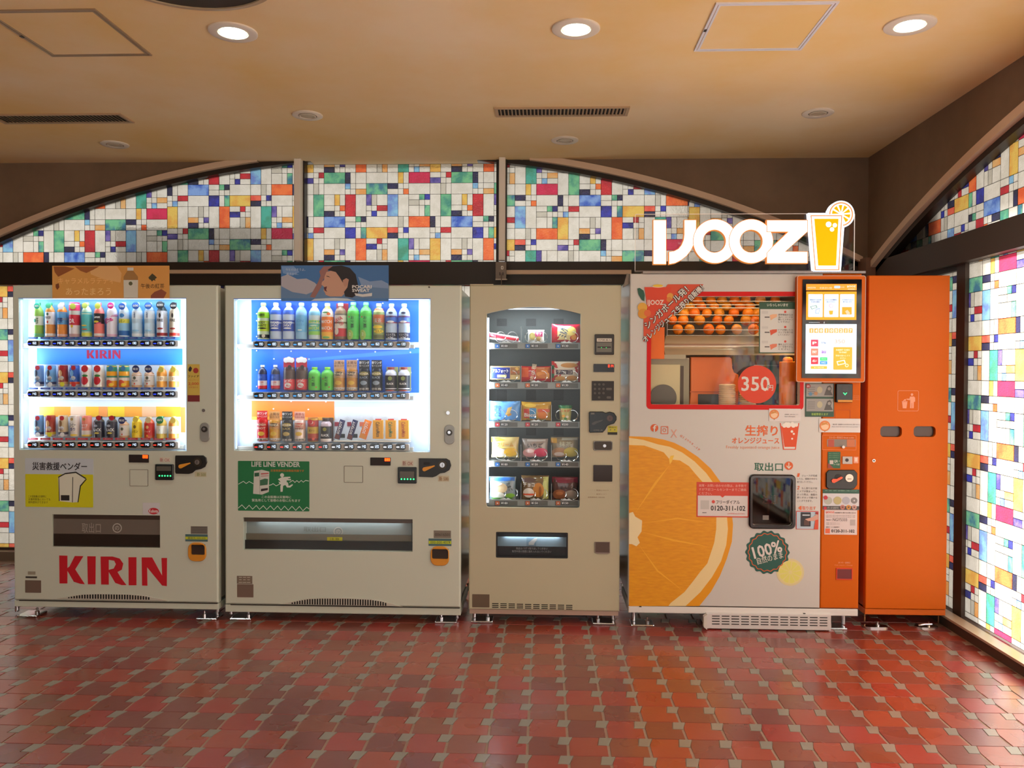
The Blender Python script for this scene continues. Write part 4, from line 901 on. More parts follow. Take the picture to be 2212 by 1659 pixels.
sticker(m1, cB, (257, 1167, 326, 1196), Y1, (150, 142, 124), .001, 0, 'small_plate'); sticker(m1, cB, (236, 1212, 340, 1228), Y1, (50, 44, 40), .001, 0, 'black_strip')
sticker(m1, cB, (232, 1248, 378, 1362), Y1, (112, 92, 80), .001, .002, 'rating_plate')
vent_arch(m1, cB, [(520, 1414), (600, 1402), (700, 1382), (770, 1372), (900, 1368), (1180, 1372), (1330, 1386), (1430, 1408), (1560, 1440), (1480, 1436), (900, 1424), (600, 1418)], 1414, 600, 1480, 36, Y1)
plate('door_seam', (x0 + .03, zdoor - .0045, x1 - .004, zdoor + .0), (46, 36, 30), m1, Y1 + .001, .001)
t_ = sticker(m1, cA, (1602, 896, 1705, 1215), Y1, (208, 178, 80), .001, 0, 'promo_sticker')
plate('red_foot', rc(cA, 1602, 1160, 1705, 1215, Y1), (120, 30, 34), t_, Y1 - .001, .0004)
poly('flame_mark', [[pt(cA, x, y, Y1) for x, y in [(1625, 912), (1640, 930), (1634, 950), (1622, 962), (1608, 948), (1612, 930)]]], (40, 34, 30), t_, Y1 - .001)
poly('red_disc', [circ(*pt(cA, 1672, 950, Y1), .015, 20)], (170, 50, 44), t_, Y1 - .001)
lettering(t_, cA, (1606, 990, 1698, 1010), Y1, 'ファイア', (50, 44, 36), .02); lettering(t_, cA, (1608, 1050, 1698, 1078), Y1, '2,000', (200, 90, 50), .02); lettering(t_, cA, (1612, 1085, 1690, 1100), Y1, '合計当たる', (190, 100, 60), .01); lettering(t_, cA, (1608, 1025, 1696, 1038), Y1, 'キャンペーン', (190, 80, 50), .01)
x_, z_ = pt(cA, 1740, 1290, Y1); g = G(); g.hcyl(x_, z_, Y1 - .006, Y1, .009, 18); g.build('small_lock', CHROME, m1, True)
lock_plate(m1, cA, 1750, 1450, Y1, 26, (1710, 1395, 1790, 1558))

# poster on top of machine 1
def poster(r, Y, col, label):
    t = thing('poster', ((r[0] + r[2]) / 2, Y, r[1]), label, 'poster', 'acrylic posters on the drinks machines')
    s_ = plate('sheet', r, col, t, Y, .003, .002, .15); return t, s_
YP1 = Y1 - .006
r = rc(cA, 449, 56, 1447, 334, YP1)
t, s = poster(r, YP1, (226, 164, 92), 'orange milk tea poster on top of the red lettered machine')
def pp(*pts): return [pt(cA, x, y, YP1) for x, y in pts]
DY = YP1 - .003
poly('pale_glow', [pp((760, 60), (1000, 60), (1040, 120), (1030, 200), (880, 170), (780, 130))], (232, 178, 116), s, DY)
poly('brown_leaf', [pp((460, 62), (560, 62), (640, 80), (560, 120), (500, 150), (470, 110))], (150, 84, 40), s, DY)
poly('brown_leaf', [pp((640, 62), (850, 62), (800, 90), (740, 118), (690, 100))], (160, 92, 44), s, DY)
poly('brown_leaf', [pp((478, 215), (505, 205), (510, 240), (492, 262), (478, 240))], (130, 70, 36), s, DY)
poly('brown_flower', [pp((1290, 310), (1320, 280), (1380, 255), (1425, 285), (1400, 334), (1290, 334))], (150, 80, 56), s, DY)
g = G(); g.prism([pp((1090, 100), (1090, 72), (1142, 72), (1142, 100), (1180, 150), (1182, 325), (1170, 332), (1064, 332), (1058, 325), (1058, 150))], DY - .0008, .0008); bt = g.build('printed_bottle', M((170, 124, 70)), s)
poly('printed_label', [pp((1058, 178), (1182, 178), (1180, 330), (1060, 330))], (216, 212, 200), bt, DY - .0008, .0004); poly('printed_cap', [pp((1090, 72), (1142, 72), (1142, 98), (1090, 98))], (226, 220, 210), bt, DY - .0008, .0004)
poly('crest', [circ(*pt(cA, 1118, 208, YP1), .011, 14)], (96, 96, 66), bt, DY - .0012, .0004); text('lettering', '午後の紅茶', rc(cA, 1078, 236, 1164, 254, YP1), (70, 60, 50), bt, DY - .0014, .01)
text('lettering', 'キャラメルラテティー', rc(cA, 500, 160, 1035, 212, YP1), (246, 190, 120), s, DY - .0006, .0); text('lettering', 'あったまろう', rc(cA, 565, 246, 950, 306, YP1), (248, 206, 140), s, DY - .0006, .0)
text('lettering', '午後の紅茶', rc(cA, 1205, 208, 1405, 250, YP1), (60, 46, 26), s, DY - .0006, .015)
poly('crest', [pp((1275, 170), (1270, 155), (1290, 135), (1302, 122), (1325, 140), (1342, 158), (1325, 170), (1330, 185), (1312, 178), (1300, 192), (1290, 178))], (70, 66, 40), s, DY)

# ---------------------------------------------------------------- machine 2 (green sticker, blue poster)
Y2 = 4.41
x0 = FP(485.5, 960, Y2)[0]; x1 = FP(995.5, 960, Y2)[0]; ztop = FP(740, 616.5, Y2)[1]; zdoor = FP(740, 1309, Y2)[1]; zbase = FP(740, 1326, Y2)[1]
m2 = thing('vending_machine', ((x0 + x1) / 2, Y2, 0), 'wide white drinks vending machine with green sticker and blue poster, second from left', 'vending machine', 'vending machines along the stained glass')
h_win = rc(cC, 140, 340, 1813, 1640, Y2); h_tray = rc(cD, 222, 642, 1694, 925, Y2)
cabinet(m2, x0, x1, zdoor, ztop, Y2, .66, .045, [rect(h_win), rect(h_tray)], BODYC, None, .008)
g = G(); g.prism([rect((x0, zbase, x1, zdoor - .003))], Y2 + .004, .45, .002); g.build('base_panel', M(BODYC, .35), m2)
showcase(m2, h_win, Y2, (206, 222, 240))
plate('window_trim', (h_win[0] - .002, h_win[3], h_win[2] + .002, h_win[3] + .003), (80, 120, 220), m2, Y2, .001)
feet(m2, [(FP(495, 1332, 4.45)[0], FP(517, 1338, 4.40)[0], .12), (FP(987, 1336, 4.46)[0], FP(962, 1340, 4.40)[0], .12)], Y2)
BD = Y2 + .089
plate('backdrop', rc(cC, 290, 342, 1716, 705, BD), (30, 112, 228), m2, BD, .001)
plate('backdrop', rc(cC, 290, 752, 1720, 1135, BD), (30, 108, 228), m2, BD, .001)
plate('backdrop', rc(cC, 290, 1205, 996, 1345, BD), (244, 130, 40), m2, BD, .001); plate('backdrop', rc(cC, 290, 1345, 996, 1372, BD), (246, 180, 70), m2, BD - .001, .001)
poly('pale_streak', [[pt(cC, x, y, BD) for x, y in [(735, 850), (1720, 760), (1720, 800), (735, 872)]]], (60, 140, 236), m2, BD - .001)
for x, y in ((335, 465), (335, 525), (335, 660), (335, 780), (630, 785), (930, 788), (1045, 786), (1345, 790), (1645, 794), (482, 850), (780, 852), (1195, 856), (1495, 860), (335, 945), (335, 1085), (1648, 966), (1648, 1105), (628, 1212), (925, 1216), (478, 1276), (775, 1282), (1110, 382), (1410, 376)):
    xx, zz = pt(cC, x, y, BD); g = G(); g.hcyl(xx, zz, BD - .006, BD - .001, .0035, 10, 0, .0045); g.build('backdrop_clip', M((235, 245, 255), .2), m2)
BXs = [(357, 468, 578, 687, 797, 908, 1018, 1127, 1238, 1348, 1458, 1570), (355, 467, 575, 685, 795, 905, 1015, 1124, 1235, 1346, 1456, 1567), (355, 464, 574, 684, 794, 903, 1014, 1124, 1233, 1343, 1453, 1563)]
for ends, rr in (((143, 727, 1676, 758), (300, 700, 1640, 756)), ((143, 1164, 1672, 1198), (300, 1137, 1636, 1194)), ((143, 1600, 1668, 1634), (300, 1572, 1634, 1630))):
    e_ = rc(cC, *ends, Y2 + .035); rail(m2, rc(cC, *rr, Y2 + .018), Y2, 0, (h_win[0], e_[1], e_[2], e_[3]))
buttons(m2, cC, BXs[0], 725, 42, 27, Y2, ['190', '180', '180', '180', '170', '170', '170', '160', '160', '160', '130', '130'], (40, 150, 255))
buttons(m2, cC, BXs[1], 1162, 42, 28, Y2, ['160', '160', '150', '150', '140', '140', '140', '140', '140', '140', '170', '170'], (40, 150, 255))
buttons(m2, cC, BXs[2], 1598, 42, 29, Y2, ['140'] * 5 + ['170', '140', '140', '140', '120', '120', '120'], [(255, 50, 40)] * 6 + [(235, 235, 245)] * 6)
led_bar(m2, h_win[0] + .02, h_win[2] - .01, h_win[3] + .001, Y2, 2.3)
led_bar(m2, h_win[0] + .02, h_win[2] - .12, rc(cC, 300, 748, 400, 759, Y2 + .03)[1] - .0005, Y2, 2.0)
led_bar(m2, h_win[0] + .02, h_win[2] - .12, rc(cC, 300, 1188, 400, 1199, Y2 + .03)[1] - .0005, Y2, 2.2)
for sx, tx in ((h_win[0] + .004, 1), (h_win[2] - .004, -1)):
    G().box(min(sx, sx + .006 * tx), max(sx, sx + .006 * tx), Y2 + .009, Y2 + .017, h_win[1] + .01, h_win[3] - .01).build('led_strip', M((190, 216, 255), .3, 0, 1.1), m2)
    area('led_light', (sx + .009 * tx, Y2 + .013, (h_win[1] + h_win[3]) / 2), (sx + .12 * tx, Y2 + .085, (h_win[1] + h_win[3]) / 2), .006, .78, 1.3, (.70, .84, 1), m2)
G2 = 'drink samples in the machine under the blue poster'
YE = Y2 + .048
E2 = lambda x, yt, yb, hw, k, body, cap, bands, marks, lab: drink(cC, x, yt, yb, hw, YE, k, body, cap, bands, marks, lab, G2)
E2(392, 372, 684, 50, 'bottle', (206, 232, 200), (180, 220, 120), [(.22, .50, (196, 232, 60)), (0, .13, (24, 34, 40)), (.58, .74, (150, 214, 40))], [('t', 'BODY', -.6, .6, .42, .49, (40, 60, 40)), ('t', 'MAINTE', -.7, .7, .34, .41, (40, 60, 40)), ('b', 0, .30, .9, .02, (34, 40, 44)), ('t', '体調管理', -.6, .5, .62, .70, (30, 50, 30)), ('d', .35, .09, .3, (236, 240, 236))], 'lime green and black sports drink bottle, first in the top row under the blue poster')
for x, lab in ((499, 'left'), (607, 'right')):
    E2(x, 372, 684, 50, 'bottle', (196, 218, 246), (236, 240, 248), [(.22, .52, (28, 76, 190)), (.68, .80, (46, 100, 210))], [('t', 'POCARI', -.75, .75, .42, .49, (240, 245, 250)), ('t', 'SWEAT', -.7, .7, .34, .41, (240, 245, 250)), ('b', 0, .30, .7, .02, (236, 242, 250))], 'frosted bottle with deep blue label, %s of the two in the top row' % lab)
E2(716, 372, 684, 50, 'bottle', (150, 205, 246), (220, 235, 250), [(.20, .66, (110, 190, 240))], [('t', 'ION', -.6, .6, .46, .54, (80, 160, 225)), ('t', 'WATER', -.7, .7, .36, .43, (90, 165, 225)), ('b', 0, .25, .4, .02, (220, 240, 250))], 'pale blue water bottle with sky blue label, fourth in the top row')
E2(828, 376, 684, 51, 'bottle', (206, 232, 240), (225, 235, 240), [(.12, .22, (150, 226, 100)), (.22, .52, (96, 200, 190)), (.66, .78, (130, 200, 230))], [('t', 'MATCH', -.85, .85, .44, .53, (206, 236, 60)), ('t', 'MATCH', -.85, .85, .26, .35, (206, 236, 60)), ('b', 0, .38, .8, .015, (230, 245, 230))], 'turquoise striped soda bottle with yellow green lettering, fifth in the top row')
E2(938, 376, 684, 51, 'bottle', (248, 214, 90), (245, 235, 210), [(.10, .20, (250, 190, 50)), (.20, .62, (246, 130, 30)), (.62, .84, (240, 238, 226))], [('t', 'MATCH', -.85, .85, .44, .53, (250, 246, 236)), ('t', 'MATCH', -.85, .85, .26, .35, (250, 246, 236)), ('b', .4, .70, .3, .04, (236, 110, 40)), ('b', -.1, .74, .6, .02, (70, 160, 80)), ('b', 0, .05, .6, .03, (120, 190, 90))], 'orange striped soda bottle, sixth in the top row')
E2(1050, 374, 684, 51, 'bottle', (130, 96, 70), (244, 244, 240), [(.0, .30, (206, 26, 44)), (.30, .66, (232, 228, 218)), (.66, .70, (120, 110, 100)), (.70, .84, (150, 120, 90))], [('t', 'JAVA', -.8, .6, .46, .60, (200, 30, 50), .45), ('t', 'TEA', .0, .7, .38, .46, (200, 30, 50), .45), ('b', -.5, .22, .4, .10, (232, 228, 218)), ('card', (200, 30, 60))], 'red and white tea bottle with slanted lettering, seventh in the top row')
for x, lab in ((1158, 'left'), (1266, 'right')):
    E2(x, 368, 684, 52, 'bottle', (96, 214, 90), (120, 220, 150), [(.10, .72, (84, 214, 96)), (.76, .84, (110, 220, 120))], [('t', 'お', -.2, .3, .54, .62, (20, 60, 30)), ('t', '茶', -.25, .35, .30, .42, (20, 60, 30)), ('t', '〜い', -.2, .3, .44, .52, (20, 60, 30)), ('b', -.4, .12, .6, .14, (170, 210, 100)), ('b', -.5, .60, .12, .025, (200, 70, 50)), ('t', '2', -.5, -.2, .10, .18, (236, 245, 220))], 'tall bright green tea bottle, %s of the two in the top row' % lab)
E2(1376, 378, 684, 50, 'bottle', (150, 170, 110), (240, 240, 240), [(.42, .68, (206, 110, 60)), (.76, .88, (240, 224, 140)), (.0, .12, (110, 120, 70))], [('t', '600ml', -.8, .8, .77, .86, (236, 80, 120)), ('t', '麦茶', -.6, .6, .46, .58, (245, 235, 225)), ('b', -.1, .34, .85, .05, (244, 214, 50)), ('b', .1, .22, .8, .06, (244, 214, 50)), ('t', 'コスパ', -.5, .7, .18, .26, (60, 120, 60))], 'barley tea bottle with orange label and yellow tags, tenth in the top row')
for x, lab in ((1484, 'left'), (1592, 'right')):
    E2(x, 380, 690, 50, 'bottle', (190, 214, 240), (220, 232, 246), [(.0, .20, (24, 34, 70)), (.46, .66, (70, 120, 214)), (.62, .66, (226, 60, 80)), (.46, .49, (226, 60, 80))], [('t', 'マスナブル', -.8, .8, .11, .18, (230, 236, 245)), ('t', '水', -.6, .6, .03, .10, (230, 236, 245)), ('b', 0, .74, .4, .03, (40, 60, 110)), ('b', 0, .50, .6, .03, (236, 240, 250))], 'clear water bottle with navy foot and blue label, %s of the two ending the top row' % lab)
for x, lab in ((384, 'left'), (494, 'right')):
    E2(x, 902, 1110, 38, 'bottle', (52, 60, 90), (232, 236, 244), [(.0, .16, (214, 30, 60)), (.16, .36, (232, 234, 240)), (.36, .62, (40, 90, 200))], [('b', -.2, .50, .5, .05, (70, 120, 220)), ('t', 'C1000', -.5, .5, .27, .33, (214, 40, 60)), ('t', 'ビタミン', -.5, .5, .19, .25, (214, 40, 60))], 'dark necked small bottle with blue white label, %s of the two in the middle row' % lab)
for x, lab in ((614, 'left'), (720, 'right')):
    E2(x, 842, 1118, 50, 'tall', (84, 64, 60), None, [(.0, .14, (210, 36, 60)), (.14, .48, (226, 60, 70)), (.48, .98, (90, 70, 66))], [('h', '', 0, 0, 0, 0, (206, 40, 66)), ('t', 'VITAC', -.6, .6, .25, .33, (245, 235, 235), .25), ('b', 0, .16, .55, .08, (236, 236, 236)), ('t', 'Plus', -.3, .5, .12, .17, (214, 40, 60)), ('d', .35, .72, .34, (60, 60, 70)), ('d', -.5, .93, .45, (226, 226, 226)), ('d', .0, .95, .5, (226, 226, 226)), ('d', .5, .93, .45, (226, 226, 226))], 'dark can on red card with white cloud top, %s of the two in the middle row' % lab)
for x, lab in ((828, 'left'), (938, 'right')):
    E2(x, 920, 1118, 53, 'bottle', (110, 220, 90), (150, 226, 60), [(.06, .62, (96, 214, 70))], [('t', 'お', -.2, .3, .50, .60, (20, 60, 30)), ('t', '茶', -.25, .35, .18, .34, (20, 60, 30)), ('t', '〜い', -.2, .3, .36, .48, (20, 60, 30)), ('b', -.5, .50, .12, .03, (200, 70, 50)), ('b', .5, .14, .1, .03, (200, 70, 50))], 'short bright green tea bottle, %s of the two in the middle row' % lab)
def wonda(x, yt, yb, can, hdr, htx, name, sub, foot, lab, bc=(150, 126, 50), tcol=(240, 230, 200)):
    E2(x, yt, yb, 47, 'tall', can, None, [(.0, .16, (226, 222, 214) if can[0] > 60 else (40, 40, 46)), (.58, .98, hdr)],
       [('h', '', 0, 0, 0, 0, hdr), ('t', htx[0], -.9, .9, .87, .96, htx[2]), ('t', htx[1], -.9, .9, .78, .85, htx[2]), ('b', 0, .56, 1.0, .065, bc), ('t', 'WONDA', -.85, .85, .52, .59, tcol), ('t', name, -.75, .75, .40, .47, sub), ('b', 0, .26, .62, .07, sub if can[0] < 60 else (226, 190, 70)), ('t', foot, -.85, .85, .02, .10, (240, 240, 240) if can[0] < 60 else (100, 80, 60))], lab)
for x, lab in ((1040, 'left'), (1148, 'right')):
    wonda(x, 860, 1122, (196, 140, 60), (196, 160, 130), ('上質な', '金のコク', (90, 50, 40)), '金', (236, 200, 80), 'プレミアム', 'gold coffee can with beige header card, %s of the two in the middle row' % lab, (70, 60, 40))
for x, lab in ((1254, 'left'), (1360, 'right')):
    wonda(x, 860, 1122, (30, 34, 48), (26, 28, 34), ('新ワンダ', 'モーニング', (236, 236, 236)), 'BLACK', (150, 170, 190), '朝専用', 'black coffee can with black header card, %s of the two in the middle row' % lab, (150, 146, 70))
for x, lab in ((1480, 'left'), (1590, 'right')):
    E2(x, 920, 1128, 50, 'bcan', (222, 228, 240), (150, 60, 50), [(.0, .10, (30, 30, 34)), (.14, .66, (28, 28, 32))], [('d', 0, .54, .36, (150, 170, 90)), ('t', 'BLACK', -.6, .6, .28, .36, (240, 240, 240)), ('b', 0, .04, .7, .02, (200, 60, 50)), ('card', (160, 166, 110))], 'black labelled bottle can with white shoulder, %s of the two in the middle row' % lab)
wonda(385, 1292, 1552, (206, 40, 44), (200, 40, 46), ('新ワンダ', 'モーニング', (245, 235, 230)), 'SHOT', (245, 220, 200), '朝専用', 'red coffee can with red header, leftmost of the bottom row under the blue poster', (190, 50, 50))
wonda(490, 1298, 1552, (206, 150, 50), (206, 150, 90), ('上質な', '金のコク', (110, 60, 30)), '金', (240, 200, 60), 'プレミアム', 'gold coffee can on orange card, second of the bottom row', (110, 84, 40))
wonda(598, 1298, 1554, (30, 30, 34), (30, 28, 30), ('新ワンダ', 'モーニング', (236, 236, 236)), 'BLACK', (190, 170, 100), '朝専用', 'black coffee can with black header, third of the bottom row', (160, 140, 50))
wonda(704, 1300, 1552, (232, 214, 204), (226, 170, 150), ('濃厚な', '特濃北海道', (170, 60, 50)), '特製', (120, 90, 70), '牛乳使用', 'pink and white milk coffee can, fourth of the bottom row', (206, 80, 70))
E2(815, 1350, 1554, 46, 'can', (196, 150, 50), None, [(.0, .14, (120, 30, 34)), (.14, .34, (186, 70, 40)), (.34, .62, (206, 170, 50)), (.62, 1.0, (150, 40, 36))], [('b', 0, .76, .6, .12, (206, 60, 50)), ('b', -.1, .80, .4, .07, (245, 230, 220)), ('t', '黄コーン', -.5, .5, .42, .52, (90, 50, 30)), ('d', -.3, .84, .45, (206, 40, 50)), ('b', .3, .12, .25, .06, (226, 90, 70))], 'red and yellow soup can, fifth of the bottom row')
E2(926, 1355, 1556, 47, 'bcan', (196, 180, 190), (50, 36, 34), [(.0, .14, (226, 220, 214)), (.14, .66, (30, 26, 28)), (.86, .90, (60, 40, 36))], [('d', 0, .54, .34, (150, 150, 60)), ('t', 'BLACK', -.7, .7, .24, .34, (240, 240, 240)), ('card', (90, 66, 60))], 'black bottle can with pink grey shoulder, sixth of the bottom row')
# food bars and jelly packs to the right of the bottom row
def bar(x0_, y0_, x1_, y1_, w_, col, tip, txt, lab):
    xa, za = pt(cC, x0_, y0_, YE); xb, zb_ = pt(cC, x1_, y1_, YE); t = thing('food_bar', ((xa + xb) / 2, YE, zb_), lab, 'snack bar', 'bars in the machine under the blue poster')
    d = Vector((xb - xa, zb_ - za)); L_ = d.length; d.normalize(); n = Vector((-d.y, d.x)); W = w_ / cC[2] * YE / F_PX
    def q(a, b): return (xa + d.x * L_ * a + n.x * W * b, za + d.y * L_ * a + n.y * W * b)
    o = [q(0, -1)] + [q(k / 12, -1 + (.08 if k % 2 else 0)) for k in (0, 12)] + [q(1, 1), q(0, 1)]
    g = G(); vs = []; N = 7
    for i in range(N + 1):
        for j in range(5):
            a = i / N; b = -1 + j / 2; th = .009 * (1 - b * b) * min(1, min(a, 1 - a) * 9 + .05); p = q(a, b); vs.append((p[0], YE - th, p[1]))
    g.add(vs, [(i * 5 + j, i * 5 + j + 1, (i + 1) * 5 + j + 1, (i + 1) * 5 + j) for i in range(N) for j in range(4)]); bo = g.build('wrapper', M(col, .3), t, True)
    poly('printed_tip', [[q(.72, -.86), q(.97, -.86), q(.97, .86), q(.78, .86)]], tip, t, YE - .0095)
    m_ = q(.40, 0); g = G(); add_text(g, txt, (m_[0] - L_ * .32, m_[1] - W * .55, m_[0] + L_ * .32, m_[1] + W * .55), YE - .0105, .04, math.atan2(-d.y, -d.x)); g.build('lettering', M((240, 240, 240)), t)
bar(1068, 1370, 1018, 1535, 24, (34, 42, 84), (110, 60, 60), 'SOYJOY', 'navy food bar leaning, left of the two')
bar(1178, 1372, 1124, 1537, 24, (34, 42, 84), (110, 60, 60), 'SOYJOY', 'navy food bar leaning, right of the two')
bar(1288, 1374, 1236, 1530, 32, (240, 130, 40), (226, 150, 70), 'SOYJOY', 'orange food bar leaning beside the navy bars')
for x, c_ in ((1018, (150, 40, 60)), (1125, (150, 40, 60)), (1232, (226, 120, 90))):
    p = plate('price_card', rc(cC, x - 18, 1388, x + 18, 1424, BD), c_, m2, BD - .004, .001)
for x in (1065, 1172): plate('info_card', rc(cC, x - 22, 1490, x + 22, 1524, BD - .02), (50, 60, 66), m2, BD - .02, .001, .002)
for i, (x, tc, lab) in enumerate(((1372, (110, 90, 50), 'brown'), (1480, (70, 130, 90), 'green'), (1590, (190, 90, 60), 'red'))):
    r = rc(cC, x - 44, 1372, x + 44, 1530, YE); t = thing('jelly_pack', ((r[0] + r[2]) / 2, YE, r[1]), 'amber food box with %s script lettering at the right end of the bottom row' % lab, 'food box', 'amber boxes in the machine under the blue poster')
    plate('box', r, (238, 170, 40), t, YE, .014, .002, .35, 0, 0, .001)
    text('lettering', 'CalorieMate', (r[0] + .004, r[1] + .012, r[2] - .010, r[3] - .012), tc, t, YE - .0145, .02, 0)
    g = t.children[-1]; bpy.data.objects.remove(g)
    gg = G(); add_text(gg, 'CalorieMate', ((r[0] + r[2]) / 2 - .042, (r[1] + r[3]) / 2 - .011, (r[0] + r[2]) / 2 + .042, (r[1] + r[3]) / 2 + .011), YE - .0146, .02, -PI / 2 * .97); gg.build('lettering', M(tc), t)
    plate('red_tab', (r[0] + .012, r[3] - .004, r[2] - .012, r[3] + .007), (206, 50, 50), t, YE - .002, .002, .002)
for x in (1015, 1096, 1118, 1203, 1226, 1310, 1335, 1420, 1440, 1524, 1548, 1632):
    q = rc(cC, x - 7, 1340, x + 7, 1364, BD); G().prism([rect(q), rect((q[0] + .0015, q[1] + .0015, q[2] - .0015, q[3] - .0015))[::-1]], BD - .006, .002).build('card_clip', M((236, 242, 250), .3), m2)
plate('white_shelf_wall', rc(cC, 998, 1262, 1650, 1560, BD), (222, 230, 238), m2, BD, .001)
G().box(*[v for v in (rc(cC, 996, 1545, 1640, 1560, YE)[0], rc(cC, 996, 1545, 1640, 1560, YE)[2])], YE - .02, BD, pt(cC, 1300, 1556, YE)[1], pt(cC, 1300, 1548, YE)[1]).build('product_ledge', M((226, 224, 214), .4), m2)
# door details
s = sticker(m2, cD, (178, 145, 798, 578), Y2, (22, 116, 66), .0012, .004, 'green_sticker')
lettering(s, cD, (295, 150, 718, 195), Y2, 'LIFE LINE VENDER', (205, 210, 206), .03)
lettering(s, cD, (462, 218, 752, 238), Y2, '災害救援対応自動販売機です', (196, 120, 40), .02)
lettering(s, cD, (385, 445, 640, 468), Y2, 'この自販機は災害時に', (210, 220, 210), .02); lettering(s, cD, (300, 474, 720, 498), Y2, '緊急用として皆様のお役にたちます', (210, 220, 210), .02)
zz_ = lambda pts, th: [[pt(cD, x, y - th, Y2) for x, y in pts] + [pt(cD, x, y + th, Y2) for x, y in pts[::-1]]]
poly('pulse_line', zz_([(182, 345), (225, 320), (250, 340), (275, 322), (312, 342)], 3), (220, 228, 222), s, Y2 - .0012)
poly('pulse_line', zz_([(448, 355), (470, 350), (482, 340), (510, 360), (552, 338)], 3), (220, 228, 222), s, Y2 - .0012)
poly('pulse_line', zz_([(625, 330), (655, 312), (672, 330), (690, 314), (708, 330), (728, 312), (745, 328), (765, 312), (794, 318)], 3), (220, 228, 222), s, Y2 - .0012)
poly('pulse_line', zz_([(180, 553), (212, 525), (245, 560), (275, 528), (305, 562), (337, 530), (365, 564), (398, 532), (428, 566), (460, 533), (490, 568), (522, 534), (552, 570), (583, 536), (615, 572), (647, 537), (680, 573), (712, 538), (742, 576), (775, 545), (796, 560)], 3.5), (220, 228, 222), s, Y2 - .0012)
poly('drawn_cabinet', [[pt(cD, x, y, Y2) for x, y in [(318, 232), (385, 220), (450, 236), (446, 412), (388, 436), (310, 428)]]], (206, 206, 200), s, Y2 - .0012)
for l, c_ in (([(322, 248), (362, 244), (362, 276), (322, 280)], (40, 90, 60)), ([(370, 310), (412, 296), (440, 300), (436, 350), (370, 358)], (60, 110, 80)), ([(378, 386), (438, 378), (438, 396), (378, 408)], (40, 34, 34)), ([(366, 226), (369, 226), (369, 434), (366, 434)], (150, 150, 146)), ([(378, 250), (445, 246), (445, 256), (378, 262)], (190, 90, 90)), ([(378, 270), (445, 266), (445, 276), (378, 282)], (200, 160, 160))):
    poly('drawn_detail', [[pt(cD, x, y, Y2) for x, y in l]], c_, s, Y2 - .0018, .0004)
for l in ([(545, 290), (590, 284), (622, 302), (636, 300), (640, 312), (600, 312), (606, 350), (586, 352), (540, 345), (530, 322), (545, 330)],
          [(525, 302), (560, 284), (600, 284), (590, 300), (552, 310), (548, 324)], [(580, 282), (632, 280), (634, 292), (600, 296)],
          [(560, 330), (612, 330), (618, 362), (650, 345), (656, 352), (632, 374), (604, 374), (590, 352), (570, 360), (566, 410), (548, 412), (546, 362)]):
    poly('running_figure', [[pt(cD, x, y, Y2) for x, y in l]], (216, 220, 212), s, Y2 - .0012)
poly('figure_head', [circ(*pt(cD, 561, 267, Y2), .011, 18)], (216, 220, 212), s, Y2 - .0012)
q = rc(cD, 1102, 190, 1260, 328, Y2); g = G(); g.prism([rrect((q[0] - .002, q[1] - .002, q[2] + .002, q[3] + .002), .004), rrect(q, .003)[::-1]], Y2 - .0015, .0015); g.build('cover_seam', M((84, 68, 54), .5), m2); plate('blank_cover', q, BODYC, m2, Y2, .001, .003)
d = sticker(m2, cD, (1328, 114, 1504, 183), Y2, (30, 16, 15), .004, .002, 'amount_display')
g = G(); digits(g, '888', rc(cD, 1452, 120, 1500, 144, Y2), Y2 - .0042, .32); g.build('red_digits', M((255, 100, 20), .3, 0, 3.0), d)
bill_reader(m2, cD, (1568, 196, 1732, 338), Y2, (1588, 232, 1712, 290), (1588, 292, 1720, 306), 5)
t_ = sticker(m2, cD, (1600, 138, 1702, 188), Y2, (206, 198, 182), .0006, .002); lettering(t_, cD, (1608, 144, 1698, 184), Y2, '新 OK', (150, 70, 64), .01)
coin_panel(m2, cD, [(1750, 120), (1990, 122), (2020, 140), (2030, 182), (2014, 222), (1975, 245), (1935, 250), (1900, 274), (1870, 284), (1752, 280)], Y2, ((1800, 214), (1888, 184)), (1955, 176), 40)
t_ = sticker(m2, cD, (1915, 272, 2012, 322), Y2, (196, 186, 160), .0006, .002); lettering(t_, cD, (1925, 278, 2006, 316), Y2, '新 500', (150, 110, 70), .01)
b_ = tray(m2, h_tray, Y2, ((225, 228, 222), (.95, .96, .95)), .12)
area('port_fill', ((h_tray[0] + h_tray[2]) / 2, Y2 + .03, h_tray[3] - .02), ((h_tray[0] + h_tray[2]) / 2, Y2 + .06, h_tray[3] - .1), .8, .006, .28, (.9, .96, 1), m2)  # added lamp brightening the delivery port, no fixture known there
plate('inner_flap', rc(cD, 236, 668, 1686, 780, Y2 + .06), (150, 160, 160), m2, Y2 + .06, .004, 0, .3); plate('inner_bottom', rc(cD, 236, 780, 1686, 850, Y2 + .05), (120, 112, 98), m2, Y2 + .05, .004, 0, .35)
plate('dark_lip', (h_tray[0], h_tray[1], h_tray[2], rc(cD, 236, 848, 1686, 900, Y2)[3]), (26, 22, 20), m2, Y2 + .035, .006); plate('upper_lip', (h_tray[0], rc(cD, 236, 640, 1686, 682, Y2)[1], h_tray[2], h_tray[3]), (92, 78, 70), m2, Y2 + .02, .006)
y_ = sticker(m2, cD, (952, 806, 1084, 862), Y2 + .044, (206, 196, 30), .001, 0, 'yellow_sticker'); lettering(y_, cD, (975, 812, 1060, 830), Y2 + .044, '注意', (90, 80, 20), .02)
x_, z_ = pt(cD, 1048, 758, Y2 + .05); g = G(); g.prism([circ(x_, z_, .026, 28), circ(x_, z_, .021, 28)[::-1]], Y2 + .05, .001); g.build('ring_mark', M((190, 184, 176)), m2); text('lettering', 'の', (x_ - .013, z_ - .013, x_ + .013, z_ + .013), (190, 184, 176), m2, Y2 + .05, .03)
